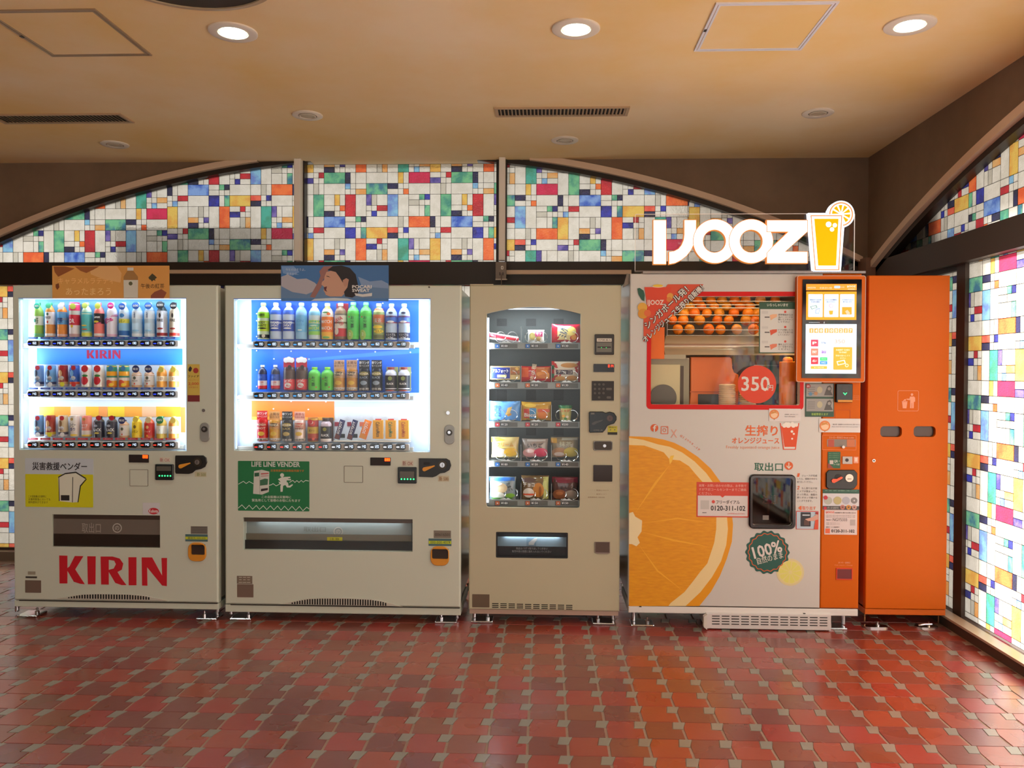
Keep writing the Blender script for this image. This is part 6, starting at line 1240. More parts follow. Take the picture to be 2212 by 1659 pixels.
for x in (1392, 1432): g = G(); xx, zz = pt(cE, x, 1478, Y3); g.hcyl(xx, zz, Y3 - .0015, Y3 - .001, .0038, 14); g.build('coin_print', M((120, 116, 80)), t_)
plate('black_foot', rc(cE, 1366, 1500, 1456, 1524, Y3), (40, 36, 30), t_, Y3 - .001, .0004); lettering(t_, cE, (1376, 1448, 1446, 1462), Y3, '使用可', (60, 56, 30), .02)
r = (pt(cE, 1230, 1600, Y3)[0], pt(cF, 1200, 52, Y3)[1], pt(cE, 1410, 1600, Y3)[0], pt(cE, 1300, 1582, Y3)[1]); g = G(); g.prism([rrect(r, .010)], Y3 - .006, .006, .002); lp = g.build('lock_recess', M((150, 146, 140), .15, .9), m3)
g = G(); g.prism([rrect((r[0] + .003, r[1] + .003, r[2] - .003, r[3] - .003), .009)], Y3 - .0066, .001); g.build('dark_recess', M((70, 62, 56), .25, .6), lp); x_, z_ = (r[0] + r[2]) / 2 + .009, (r[1] + r[3]) / 2; g = G(); g.hcyl(x_, z_, Y3 - .012, Y3 - .006, .0085, 20); g.build('lock_cylinder', CHROME, lp, True)
plate('dark_reader', rc(cF, 1140, 180, 1306, 324, Y3), (40, 30, 28), m3, Y3, .004, .004, .15)
for k, (a, b_, c_) in enumerate(((1092, 1275, 402), (1090, 1258, 436), (1092, 1240, 464))): lettering(m3, cF, (a, c_ - 8, b_, c_ + 4), Y3, ('・・・・ 商品について', '・・・・ 返却レバー', '故障連絡先  000-000')[k], (140, 110, 90), .0, .0012)
r = rc(cF, 1152, 850, 1286, 956, Y3); g = G(); g.prism([[(r[0], r[3]), (r[0], r[1] + .006), (r[0] + .012, r[1]), (r[2] - .012, r[1]), (r[2], r[1] + .006), (r[2], r[3])]], Y3 - .005, .005, .001); cc = g.build('change_cup', M((150, 136, 128), .3, .5), m3); plate('cup_opening', (r[0] + .004, r[1] + .008, r[2] - .004, r[3] - .002), (84, 66, 58), cc, Y3 - .005, .0006)
plate('rating_plate', rc(cF, 82, 1310, 232, 1424, Y3), (110, 92, 74), m3, Y3, .001, .002, .3, 0, .5)
for j in range(3):
    for i in range(10):
        a = 255 + 71.8 * i; y = 1392 + 16 * j + 1.9 * i * .9; q = rc(cF, a, y - 4, a + 56, y + 4, Y3); g = G(); g.prism([rect(q)], Y3 - .0004, .0004); g.build('vent_slot', M((24, 18, 16), .8), m3)

# ================================================================== orange juice machine
Y4 = 4.40
ORG_C = (204, 94, 0)
x0 = FP(1359, 960, Y4)[0]; x1 = FP(1858, 960, Y4)[0]; xs = pt(cH, 1748, 1000, Y4)[0]; ztop = FP(1600, 591, Y4)[1]; zdoor = pt(cH, 900, 1418, Y4)[1]; zbase = pt(cH, 900, 1484, Y4)[1]
m4 = thing('vending_machine', ((x0 + x1) / 2, Y4, 0), 'white and orange fresh orange juice machine with a huge orange slice print and touch screen', 'vending machine', 'vending machines along the stained glass')
hw = rc(cG, 234, 205, 1625, 1248, Y4); hole_in = rc(cG, 272, 245, 1592, 1206, Y4); hp = rc(cH, 1150, 290, 1500, 705, Y4)
WB = (200, 195, 190)
cabinet(m4, x0, xs - .001, zdoor, ztop, Y4, .70, .045, [rrect(hole_in, .010), rrect(hp, .02)], WB, None, .004, .008)
g = G(); g.prism([rect((xs + .001, zdoor, x1, ztop))], Y4, .64, .005); g.build('payment_column', M(ORG_C, .5, 0, 0, .2), m4)
plate('base_panel', (x0 + .002, zbase, x1 - .002, zdoor - .004), (222, 216, 212), m4, Y4 + .40, .40, 0, .35, 0, 0, .003)
plate('base_seam', (x0 + .02, zdoor - .004, xs, zdoor), (70, 60, 56), m4, Y4 + .003, .001)
for x in (175, 990, 1607): a, b_ = pt(cH, x, 1416 + (x > 900) * 62, Y4); G().box(a - .006, a + .006, Y4 - .003, Y4 + .01, b_ - .003, b_ + .003).build('dark_clip', M((44, 38, 36)), m4)
xtl = pt(cG, 200, 30, Y4)[0]; xtr = pt(cG, 2168, 30, Y4)[0]; zt0 = ztop; zt1 = pt(cG, 1200, 24, Y4)[1]
G().box(xtl, xtr, Y4 - .004, Y4 + .5, zt0 + .001, zt1).build('top_edge', M((176, 170, 170), .25, .8), m4)
poly('side_fin', [[(x0 - .034, ztop - .070), (x0 - .002, ztop - .05), (x0 - .002, ztop), (x0 - .014, ztop + .004)]], (130, 118, 106), m4, Y4 + .05, .03)
feet(m4, [(FP(1370, 1340, 4.45)[0], FP(1389, 1350, 4.40)[0], .125), (FP(1826, 1340, 4.45)[0], FP(1812, 1350, 4.40)[0], .10)], Y4 + .01)
# low grille box under the machine
r = rc(cH, 752, 1486, 1842, 1606, Y4 - .02); r = (r[0], .006, r[2], r[3]); vb = plate('vent_box', r, (206, 198, 196), m4, Y4 + .18, .20, .002, .35, 0, 0, .002)
poly('box_end', [[(r[0] - .018, r[1] + .014), (r[0] - .018, r[3] - .012), (r[0], r[3]), (r[0], r[1])]], (206, 198, 190), vb, Y4 - .012, .03)
H_ = r[3] - r[1]; W_ = r[2] - r[0]
for j in range(4):
    for i in range(12):
        a = r[0] + W_ * (.045 + .0785 * i); b_ = r[3] - H_ * (.16 + .175 * j); g = G(); g.prism([rect((a, b_ - .0024, a + W_ * .062, b_ + .0024))], Y4 - .0206, .0004); g.build('vent_slot', M((22, 15, 17), .8), vb)
# red frame on the window
g = G(); g.prism([rrect(hw, .022, 6), rrect(hole_in, .010)[::-1]], Y4 - .0015, .0015); g.build('red_window_frame', M((204, 14, 10), .45, 0, 0, .3), m4)
g = G(); g.box(hole_in[0] - .004, hole_in[2] + .004, Y4 + .046, Y4 + .049, hole_in[1] - .004, hole_in[3] + .004); g.build('window_glass', GLASS, m4)
# chamber
YC = Y4 + .44
g = G(); g.box(hole_in[0] - .02, hole_in[2] + .02, YC, YC + .004, hole_in[1] - .02, hole_in[3] + .05); g.box(hole_in[0] - .03, hole_in[0] - .02, Y4 + .05, YC, hole_in[1] - .02, hole_in[3] + .05); g.box(hole_in[2] + .02, hole_in[2] + .03, Y4 + .05, YC, hole_in[1] - .02, hole_in[3] + .05)
g.box(hole_in[0] - .02, hole_in[2] + .02, Y4 + .05, YC, hole_in[1] - .03, hole_in[1] - .02); g.box(hole_in[0] - .02, hole_in[2] + .02, Y4 + .05, YC, hole_in[3] + .05, hole_in[3] + .06)
g.build('juice_chamber', M((112, 96, 80), .3, .5), m4)
area('chamber_light', ((hole_in[0] + hole_in[2]) / 2, Y4 + .075, hole_in[3] + .02), ((hole_in[0] + hole_in[2]) / 2, Y4 + .25, hole_in[3] - .4), .70, .02, 1.2, (1, .80, .52), m4)
G().box(hole_in[0] + .03, hole_in[2] - .03, Y4 + .06, Y4 + .07, hole_in[3] + .030, hole_in[3] + .038).build('led_strip', M((255, 214, 150), .3, 0, 1.5), m4)
area('chamber_light', (hole_in[2] - .012, Y4 + .10, hole_in[1] + .42), (hole_in[2] - .06, Y4 + .16, hole_in[1] + .1), .10, .02, .9, (1, .72, .36), m4)
YR = Y4 + .14
def rr(x0_, y0_, x1_, y1_, Y): return rc(cG, x0_, y0_, x1_, y1_, Y)
# tray of oranges with wires
q = rr(400, 595, 1240, 765, YR)
g = G(); n = 10; vs = []
for k in range(n + 1):
    t_ = k / n; z = q[3] - (q[3] - q[1]) * t_; y = YR - .01 + .06 * math.sin(t_ * PI * .9)
    vs += [(q[0], y, z), (pt(cG, 1560, 600, YR)[0], y, z)]
g.add(vs, [(2 * k, 2 * k + 1, 2 * k + 3, 2 * k + 2) for k in range(n)]); g.build('steel_chute', M((206, 190, 166), .28, .85), m4, True)
for y_, xa, xb in ((288, 620, 1550), (320, 560, 1300), (347, 520, 1235), (410, 470, 1235), (473, 425, 1235), (541, 418, 1235), (592, 412, 1235)):
    a, b_ = pt(cG, xa, y_, YR - .02), pt(cG, xb, y_ + 4, YR - .02); G().tube([(a[0], YR - .02, a[1]), (b_[0], YR - .02, b_[1])], .0022, 6).build('rack_wire', M((150, 146, 140), .45, .8), m4, True)
a, b_ = pt(cG, 415, 470, YR - .02), pt(cG, 412, 600, YR - .02); G().tube([(a[0], YR - .02, a[1]), (b_[0], YR - .02, b_[1])], .0025, 6).build('rack_wire', M((150, 146, 140), .45, .8), m4, True)
g = G(); g.box(pt(cG, 410, 560, YR)[0], pt(cG, 1600, 560, YR)[0], YR, YR + .20, pt(cG, 600, 597, YR)[1], pt(cG, 600, 592, YR)[1]); g.build('rack_floor', M((150, 140, 124), .3, .8), m4)
# one orange, then its copies
def orange_mesh(c):
    m = bpy.data.materials.new('orange_peel'); m.use_nodes = True; nt = m.node_tree; p = nt.nodes['Principled BSDF']; p.inputs['Base Color'].default_value = (*lin(c), 1); p.inputs['Roughness'].default_value = .38
    n_ = nt.nodes.new('ShaderNodeTexNoise'); n_.inputs['Scale'].default_value = 260; b2 = nt.nodes.new('ShaderNodeBump'); b2.inputs['Strength'].default_value = .25; b2.inputs['Distance'].default_value = .002
    tc = nt.nodes.new('ShaderNodeTexCoord'); nt.links.new(tc.outputs['Object'], n_.inputs['Vector']); nt.links.new(n_.outputs['Fac'], b2.inputs['Height']); nt.links.new(b2.outputs[0], p.inputs['Normal'])
    g = G(); N, K = 20, 12; prof = []
    for k in range(K + 1):
        a = -PI / 2 + PI * k / K; prof.append((max(.0008, math.cos(a)) * (1 - .0), math.sin(a) * .95 - (.05 if k == K else 0)))
    g.lathe(0, 0, prof, N); return g.mesh(m, (0, 0, 0), True)
omesh = [orange_mesh(c) for c in ((236, 126, 12), (230, 106, 8), (222, 134, 20))]
stem = G(); stem.lathe(0, 0, [(.10, .90), (.11, .93), (.05, .935)], 8); stem_me = stem.mesh(M((110, 120, 50), .7))
RO = pt(cG, 48, 0, YR + .04)[0] - pt(cG, 0, 0, YR + .04)[0]
nO = 0
rows = ((540, YR + .035, (508, 612, 782, 886, 1030, 1178)), (455, YR + .075, (455, 555, 700, 858, 960, 1110, 1190)), (395, YR + .12, (560, 655, 765, 875, 1005, 1130, 1215)), (338, YR + .165, (500, 610, 715, 830, 940, 1060, 1150)), (282, YR + .20, (680, 800, 900, 1010, 1110, 1240, 1370)))
NAME = {0: 'front lowest layer', 1: 'second layer', 2: 'third layer', 3: 'fourth layer', 4: 'top rear layer'}
ORD = ('first', 'second', 'third', 'fourth', 'fifth', 'sixth', 'seventh')
for li, (yy_, Yo, xs_) in enumerate(rows):
    for k, x in enumerate(xs_):
        X_, Z_ = pt(cG, x, yy_, Yo); s_ = RO * random.uniform(.92, 1.06)
        o = bpy.data.objects.new('orange', omesh[(k * 2 + li) % 3]); COL.objects.link(o); o.location = (X_, Yo, Z_ + random.uniform(-.002, .002)); o.scale = (s_, s_, s_); o.rotation_euler = (random.uniform(0, 6), random.uniform(-1.2, 1.2), random.uniform(0, 6))
        tag(o, 'fresh orange behind the wires, %s from the left in the %s' % (ORD[k], NAME[li]), 'orange', 'oranges in the rack of the juice machine')
        st = bpy.data.objects.new('stem_button', stem_me); COL.objects.link(st); st.parent = o; nO += 1
# machinery in the lower chamber
plate('orange_panel', rr(262, 520, 390, 800, Y4 + .09), (240, 110, 20), m4, Y4 + .10, .012, .002, .4)
YM = Y4 + .16
p = plate('juicer_body', rr(264, 790, 606, 1240, YM), (150, 140, 118), m4, YM + .14, .15, .004, .35, 0, .25)
plate('juicer_top', rr(264, 762, 575, 800, YM), (176, 166, 140), m4, YM + .10, .12, .008, .3, 0, .3); plate('pale_door', rr(266, 850, 524, 1200, YM), (206, 192, 150), p, YM - .01, .006, .002, .35); plate('dark_gap', rr(526, 862, 556, 1210, YM), (84, 70, 60), p, YM - .01, .003)
x_, z_ = pt(cG, 380, 1142, YM - .02); g = G(); g.hcyl(x_, z_, YM - .026, YM - .016, 115 / 4.096 / F_PX * YM, 40); g.build('round_cover', M((104, 98, 90), .35, .2), p, True)
o = [(625, 782), (970, 782), (992, 800), (995, 880), (1012, 920), (1050, 940), (1050, 1230), (612, 1230), (625, 1080)]
g = G(); g.prism([[pt(cG, x, y, YM) for x, y in o]], YM + .01, .12, .004); p = g.build('orange_housing', M((230, 116, 50), .4), m4)
plate('dark_opening', rr(690, 1112, 872, 1204, YM), (60, 56, 52), p, YM + .01, .002, .003, .25); plate('housing_edge', rr(618, 1088, 1046, 1096, YM), (190, 90, 50), p, YM + .01, .002)
for cx_l, yt_, lab in ((938, 1022, 'left'), (1118, 1105, 'right')):
    a, z_0 = pt(cG, cx_l, 1238, YM - .03); z_1 = pt(cG, cx_l, yt_, YM - .03)[1]; R = 72 / 4.096 / F_PX * YM
    n = 13 if lab == 'left' else 8; t = thing('lid_stack', (a, YM - .045, z_0), 'stack of round cream cup lids inside the juice machine, %s one' % lab, 'lid stack', 'stacks of cup lids in the juice machine')
    for k in range(n):
        za = z_0 + (z_1 - z_0) * k / n; hh = (z_1 - z_0) / n; g = G(); g.lathe(a + random.uniform(-.0008, .0008), YM - .045, [(R * .94, za), (R, za + hh * .25), (R, za + hh * .5), (R * .9, za + hh * .8), (R * .88, za + hh)], 22); g.build('lid', M((236, 200, 150), .3), t, True)
# cup dispenser on the right
a, z_0 = pt(cG, 1478, 1225, YM - .03); z_1 = pt(cG, 1478, 828, YM - .03)[1]; R = 72 / 4.096 / F_PX * YM
g = G(); g.lathe(a, YM - .03, [(R * 1.06, z_0), (R, z_0 + .002), (R * .98, z_1), (R * .9, z_1 + .002)], 28); p = g.build('cup_dispenser', M((246, 132, 30), .35), m4, True)
g = G(); g.lathe(a, YM - .03, [(R * .56, z_1), (R * .62, z_1 + .012), (R * .5, z_1 + .024), (R * .2, z_1 + .028)], 22); g.build('cup_top', M((250, 150, 70), .3), p, True)
G().box(a + R * .6, a + R * 1.8, YM - .05, YM, z_0 + .066, z_0 + .07).build('cup_bracket', M((70, 60, 54), .3, .7), m4)
plate('mid_shelf', rr(612, 852, 1600, 862, YM + .12), (150, 140, 124), m4, YM + .13, .01, 0, .3, 0, .5)
plate('dark_partition', rr(1000, 765, 1180, 960, YM + .08), (84, 70, 62), m4, YM + .09, .01, 0, .4)
# price disc, instruction sheet, corner banner on the glass
def d4(name, x, y, r_, col, parent, dy=.0012, t_=.0008, crop=cG): return poly(name, [circ(*pt(crop, x, y, Y4), r_ / crop[2] / F_PX * Y4, 44)], col, parent, Y4 - dy + t_, t_)
def L4(parent, crop, r4, s_, col, dy=.002, bold=.01, rot=0, shear=0): return text('lettering', s_, rc(crop, *r4, Y4), col, parent, Y4 - dy, bold, rot, .5, 0, shear)
def P4(parent, crop, pts, col, dy=.002, name='print', t_=.0005): return poly(name, [[pt(crop, x, y, Y4) for x, y in pts]], col, parent, Y4 - dy + t_, t_)
def B4(parent, crop, r4, col, dy=.002, name='print', q=0, t_=.0005, rough=.45, emit=0): return plate(name, rc(crop, *r4, Y4), col, parent, Y4 - dy + t_, t_, q, rough, emit)
p = d4('price_disc', 1208, 1025, 166, (212, 60, 24), m4, .0030, .001)
L4(p, cG, (1072, 958, 1318, 1082), '350', (214, 204, 196), .0036, .035); L4(p, cG, (1302, 1032, 1350, 1080), '円', (214, 204, 196), .0036, .02)
p = B4(m4, cG, (1226, 298, 1550, 750), (40, 78, 56), .0030, 'instruction_sheet', .002, .001); B4(p, cG, (1235, 360, 1540, 742), (206, 202, 196), .0036, 'white_field', .002)
L4(p, cG, (1298, 310, 1482, 336), 'いらっしゃいませ', (206, 212, 200), .0036, .03)
for k, (y, ls) in enumerate(((384, ('携帯電話からは', '決バーコードを', '開いてスキャン', 'して下さい')), (518, ('ドアが開いたら', 'カップを取り出', 'してください')), (646, ('蓋を上げてスト', 'ローを取りだし', 'ください')))):
    d4('red_dot', 1457, y, 10, (206, 60, 44), p, .0042, .0004)
    for i, s_ in enumerate(ls): L4(p, cG, (1396, y + 18 + i * 21, 1524 - (len(s_) < 7) * 30, y + 34 + i * 21), s_, (60, 54, 50), .0042, .02)
    P4(p, cG, [(1320, y + 30), (1345, y + 22), (1385, y + 20), (1382, y + 45), (1350, y + 60), (1330, y + 75)], ((226, 170, 130), (206, 80, 50), (214, 120, 90))[k], .0042)
    for i in range(3): B4(p, cG, (1250, y - 5 + i * 8, 1305, y - 2 + i * 8), (176, 170, 168), .0042)
    B4(p, cG, (1275, y + 42, 1318, y + 52), (90, 80, 80), .0042)
# corner banner
p = P4(m4, cG, [(205, 650), (205, 440), (420, 140), (735, 140), (700, 185)], (206, 74, 44), .0022, 'corner_banner', .001)
P4(p, cG, [(212, 165), (452, 165), (412, 400), (380, 420), (300, 420), (245, 390)], (210, 64, 34), .0030, 'cup_drawing'); g = G(); cxx, czz = pt(cG, 332, 160, Y4); g.prism([[(cxx + .0305 * 1.0 * math.cos(k * PI / 14), czz + .0058 * math.sin(k * PI / 14)) for k in range(28)]], Y4 - .0036, .0005); e_ = g.build('cup_rim', M((226, 214, 200)), p)
g = G(); g.prism([[(cxx + .027 * math.cos(k * PI / 14), czz + .004 + .0075 * math.sin(k * PI / 14)) for k in range(28)]], Y4 - .0041, .0005); g.build('yellow_ice', M((226, 186, 60)), p)
P4(p, cG, [(150, 178), (170, 172), (205, 195), (216, 235), (212, 290), (190, 280), (160, 230)], (30, 82, 66), .0030, 'leaf')
for x, y, r_, c_ in ((195, 345, 42, (214, 160, 60)), (200, 400, 44, (206, 140, 40)), (240, 395, 30, (214, 100, 50)), (440, 245, 28, (216, 150, 60)), (430, 275, 22, (206, 120, 50))): d4('orange_drawing', x, y, r_, c_, p, .0034, .0004)
L4(p, cG, (240, 278, 385, 336), 'IJOOZ', (226, 200, 186), .0040, .03)
a1 = math.atan2(275, 305)
def diag(cx_d, cy_d, w_, h_, s_, sh=0):
    xx, zz = pt(cG, cx_d, cy_d, Y4); k = Y4 / F_PX / 4.096
    for bold_, col_, dy in ((.09, (28, 26, 30), .0046), (.025, (222, 214, 206), .0052)): text('lettering', s_, (xx - w_ * k / 2, zz - h_ * k / 2, xx + w_ * k / 2, zz + h_ * k / 2), col_, p, Y4 - dy, bold_, math.radians(43))
diag(405, 345, 490, 66, 'シンガポール発！'); diag(465, 400, 690, 56, 'オレンジジュース生搾り自販機！')
# big orange slice
cc = pt(cH, 60, 690, Y4); kx = Y4 / F_PX / 4.046
def on_panel(pts): return [(max(x0 + .002, min(xs - .004, x)), max(zdoor + .001, z)) for x, z in pts]
def ell(cx_, cz_, rx, rz, a0, a1_, n=60, w=0.0):
    return [(cx_ + rx * math.cos(a0 + (a1_ - a0) * k / n) * (1 + w * math.sin(k * 1.7)), cz_ + rz * math.sin(a0 + (a1_ - a0) * k / n)) for k in range(n + 1)]
SL = [(470, -15), (560, 30), (680, 110), (790, 210), (870, 320), (930, 430), (970, 560), (985, 700), (975, 850), (930, 1000), (870, 1150), (790, 1290), (690, 1412)]
SIN = [(330, 0), (430, 20), (540, 70), (650, 150), (750, 250), (830, 360), (890, 480), (930, 610), (940, 740), (925, 880), (880, 1020), (800, 1160), (700, 1290), (570, 1412)]
SFL = [(76, 5), (210, 10), (300, 40), (380, 70), (430, 130), (520, 140), (600, 190), (650, 250), (720, 330), (790, 400), (840, 560), (838, 740), (820, 860), (790, 950), (760, 1040), (700, 1110), (640, 1190), (560, 1290), (440, 1385), (420, 1412)]
SL = [(76, -72), (250, -66), (380, -42)] + SL; SIN = [(76, -58), (200, -40)] + SIN
q = lambda pts: [[pt(cH, x, min(y, 1413), Y4) for x, y in pts + [(76, 1412)]]]
# note: the part above y=0 belongs to the same print
g = G(); g.prism(q(SL), Y4 - .0006, .0006); sl = g.build('orange_slice_print', M((226, 150, 10), .4), m4)
rind = bpy.data.materials.new('rind_print'); rind.use_nodes = True
poly('pith_print', q(SIN), (232, 206, 150), sl, Y4 - .0006, .0003)
fm = bpy.data.materials.new('flesh_print'); fm.use_nodes = True; nt = fm.node_tree; p_ = nt.nodes['Principled BSDF']; p_.inputs['Roughness'].default_value = .4
ge = nt.nodes.new('ShaderNodeTexCoord'); mp = nt.nodes.new('ShaderNodeMapping'); mp.inputs['Scale'].default_value = (9, 1, 44); mp.inputs['Rotation'].default_value = (0, .35, 0)
n_ = nt.nodes.new('ShaderNodeTexNoise'); n_.inputs['Scale'].default_value = 2.2; n_.inputs['Detail'].default_value = 5; mx = nt.nodes.new('ShaderNodeMix'); mx.data_type = 'RGBA'
mx.inputs['A'].default_value = (*lin((206, 124, 4)), 1); mx.inputs['B'].default_value = (*lin((240, 168, 24)), 1)
nt.links.new(ge.outputs['Object'], mp.inputs[0]); nt.links.new(mp.outputs[0], n_.inputs[0]); nt.links.new(n_.outputs['Fac'], mx.inputs['Factor']); nt.links.new(mx.outputs['Result'], p_.inputs['Base Color'])
g = G(); g.prism(q(SFL), Y4 - .0012, .0003); g.build('flesh_print', fm, sl)
P4(sl, cH, [(76, 600), (110, 590), (130, 630), (190, 665), (185, 760), (150, 810), (170, 860), (140, 890), (100, 870), (76, 870)], (232, 214, 170), .0018, 'core_print')
P4(sl, cH, [(425, 130), (440, 100), (470, 95), (450, 150), (432, 175)], (240, 190, 70), .0018, 'membrane_print')
for pts in ([(185, 690), (500, 640), (820, 690), (500, 652)], [(170, 760), (470, 830), (800, 900), (460, 845)], [(130, 600), (300, 330), (430, 180), (315, 345)], [(150, 860), (330, 1100), (560, 1290), (318, 1108)]): P4(sl, cH, pts, (238, 170, 40), .0018, 'membrane_print')
# icons and writing
p = d4('round_icon', 301, 1411, 34, (214, 92, 44), m4); L4(p, cG, (289, 1386, 318, 1444), 'f', (216, 206, 198), .0026, .06)
def ringsq(crop, x0_, y0_, x1_, y1_, q_, w_, col, parent):
    r_ = rc(crop, x0_, y0_, x1_, y1_, Y4); k = w_ / crop[2] / F_PX * Y4; r2 = (r_[0] + k, r_[1] + k, r_[2] - k, r_[3] - k); g = G(); g.prism([rrect(r_, q_), rrect(r2, max(.0005, q_ - k))[::-1]], Y4 - .0012, .0008); return g.build('outline_icon', M(col), parent)
p = ringsq(cG, 358, 1395, 424, 1465, .004, 6, (214, 100, 56), m4); xx, zz = pt(cG, 390, 1430, Y4); g = G(); g.prism([circ(xx, zz, .0098, 24), circ(xx, zz, .0068, 24)[::-1]], Y4 - .0012, .0008); g.build('icon_ring', M((214, 100, 56)), p); d4('icon_dot', 410, 1408, 4, (214, 100, 56), p)
L4(m4, cG, (444, 1424, 502, 1496), 'X', (214, 150, 130), .0012, .0)
for k, ch in enumerate('@ijooz_jp'):
    X_ = 540 + k * 19.5; Y_ = 1482 + k * 12 + k * k * .35; xx, zz = pt(cG, X_, Y_, Y4); hh = .0065; ww = {'i': .0018, 'j': .003, '@': .007, '_': .005}.get(ch, .0048)
    dz = {'_': -.006, 'p': -.002, 'j': -.001, 'i': .001}.get(ch, 0); hs = {'_': .001, 'o': .0048, 'z': .0046}.get(ch, hh); text('lettering', ch, (xx - ww, zz - hs + dz, xx + ww, zz + hs + dz), (214, 120, 84), m4, Y4 - .0010, .01, -.55)
L4(m4, cG, (1106, 1388, 1392, 1480), '生搾り', (222, 96, 34), .0010, .035); L4(m4, cG, (988, 1497, 1405, 1548), 'オレンジジュース', (222, 96, 34), .0010, .035)
L4(m4, cG, (936, 1568, 1408, 1602), 'Freshly squeezed orange juice', (222, 140, 100), .0010, .0)
p = P4(m4, cG, [(1412, 1368), (1582, 1368), (1552, 1602), (1440, 1602)], (216, 212, 206), .0012, 'glass_print')
for pts in ([(1412, 1368), (1420, 1368), (1448, 1596), (1544, 1596), (1574, 1368), (1582, 1368), (1552, 1603), (1440, 1603)],): P4(p, cG, pts, (214, 70, 20), .0018)
P4(p, cG, [(1424, 1395), (1570, 1395), (1548, 1578), (1452, 1578)], (216, 72, 14), .0018, 'juice_print')
for x, y, r_ in ((1450, 1390, 18), (1485, 1385, 24), (1530, 1388, 20), (1555, 1385, 15), (1520, 1370, 14), (1465, 1372, 14)): d4('ice_print', x, y, r_, (230, 222, 212), p, .0024, .0003)
for x, y, r_ in ((1517, 1442, 11), (1534, 1463, 9), (1519, 1506, 8)): d4('bubble_print', x, y, r_, (230, 222, 212), p, .0024, .0003)
L4(m4, cH, (1172, 160, 1420, 232), '取出口', (30, 96, 74), .0010, .03); p = d4('arrow_disc', 1472, 186, 36, (214, 92, 40), m4, .0012, .0008, cH); L4(p, cH, (1452, 160, 1492, 212), '↓', (224, 210, 196), .0018, .05)
# pick-up port
xo = rc(cH, 1122, 262, 1528, 736, Y4)
g = G(); g.prism([rrect(xo, .026, 7), rrect(hp, .016, 7)[::-1]], Y4 - .014, .014, .006); g.build('port_frame', M((16, 16, 26), .14, 0, 0, .7), m4, True)
g = G(); g.box(hp[0] - .01, hp[2] + .01, Y4 + .12, Y4 + .124, hp[1] - .01, hp[3] + .01); g.box(hp[0] - .012, hp[0] - .008, Y4 + .05, Y4 + .12, hp[1] - .01, hp[3] + .01); g.box(hp[2] + .008, hp[2] + .012, Y4 + .05, Y4 + .12, hp[1] - .01, hp[3] + .01); g.box(hp[0], hp[2], Y4 + .05, Y4 + .12, hp[1] - .014, hp[1] - .01); g.build('port_chamber', M((74, 40, 34), .4), m4)
g = G(); g.box(hp[0] - .004, hp[2] + .004, Y4 + .002, Y4 + .005, hp[1] - .004, hp[3] + .004); g.build('port_door', glass_mat((.55, .48, .45)), m4)
pr = rc(cH, 1290, 310, 1310, 640, Y4 + .1); plate('inner_edge', pr, (120, 70, 60), m4, Y4 + .118, .004); lettering(m4, cH, (1240, 440, 1380, 520), Y4 + .1, '注意', (170, 60, 40), .0, 0); plate('port_label', rc(cH, 1245, 620, 1298, 660, Y4), (120, 110, 104), m4, Y4 + .0015, .0006)
# helpline sticker
p = B4(m4, cH, (666, 330, 1122, 636), (206, 66, 46), .0024, 'helpline_sticker', .001, .0010); B4(p, cH, (676, 448, 1112, 626), (214, 204, 202), .0030, 'white_field', .001)
P4(p, cH, [(870, 446), (914, 446), (892, 464)], (206, 66, 46), .0036)
for k, s_ in enumerate(('故障・お問い合わせの際は、お手数で', 'すが下記コールセンターまでご連絡', 'ください。')): L4(p, cH, (686, 348 + 34 * k, 1100 if k < 2 else 800, 372 + 34 * k), s_, (232, 180, 166), .0030, .01)
L4(p, cH, (836, 486, 1042, 520), 'フリーダイアル', (50, 44, 44), .0036, .02); L4(p, cH, (790, 536, 1090, 578), '0120-311-102', (30, 26, 28), .0036, .04); L4(p, cH, (935, 598, 1086, 612), '(24時間365日対応)', (206, 90, 76), .0036, .0)
B4(p, cH, (700, 488, 774, 566), (190, 184, 180), .0034, 'blank_square', .001); B4(p, cH, (716, 592, 752, 598), (90, 84, 84), .0036); d4('phone_icon', 812, 500, 14, (206, 70, 60), p, .0036, .0004, cH)
# right hand instructions
for n_i, y_i, ls in (('1', 272, ('ジュースが完成', 'したら、機械の中から', '取り出してください。')), ('2', 382, ('もし取り出す前', 'にドアが閉まってし', 'まった際は、画面の', '開くボタンで開ける', 'ことができます。'))):
    L4(m4, cH, (1546, y_i - 20, 1566, y_i + 12), n_i, (214, 92, 40), .0010, .03, 0, .2)
    for i, s_ in enumerate(ls): L4(m4, cH, (1585 if i == 0 else 1546, y_i - 8 + i * 27.5, 1720 if len(s_) > 6 and i < len(ls) - 1 or i == 0 else 1680, y_i + 10 + i * 27.5), s_, (74, 58, 58), .0010, .01)
P4(m4, cH, [(1554, 556), (1572, 538), (1584, 538), (1584, 572), (1572, 572)], (220, 100, 50), .0012); L4(m4, cH, (1590, 540, 1710, 572), '取り出す', (220, 100, 50), .0010, .02)
p = B4(m4, cH, (1535, 582, 1730, 742), (206, 56, 44), .0020, 'photo_sticker', 0, .001); B4(p, cH, (1540, 588, 1726, 738), (176, 192, 206), .0026); B4(p, cH, (1574, 592, 1662, 716), (36, 36, 44), .0032, 'print', .002); B4(p, cH, (1590, 612, 1654, 622), (200, 206, 214), .0038); B4(p, cH, (1604, 660, 1650, 706), (90, 60, 56), .0038)
P4(p, cH, [(1610, 652), (1680, 634), (1726, 600), (1726, 664), (1680, 668), (1640, 668)], (206, 156, 140), .0044, 'hand_print'); P4(p, cH, [(1690, 738), (1702, 660), (1726, 655), (1726, 738)], (214, 74, 40), .0048); P4(p, cH, [(1706, 590), (1726, 590), (1726, 612), (1700, 605)], (160, 30, 30), .0048)
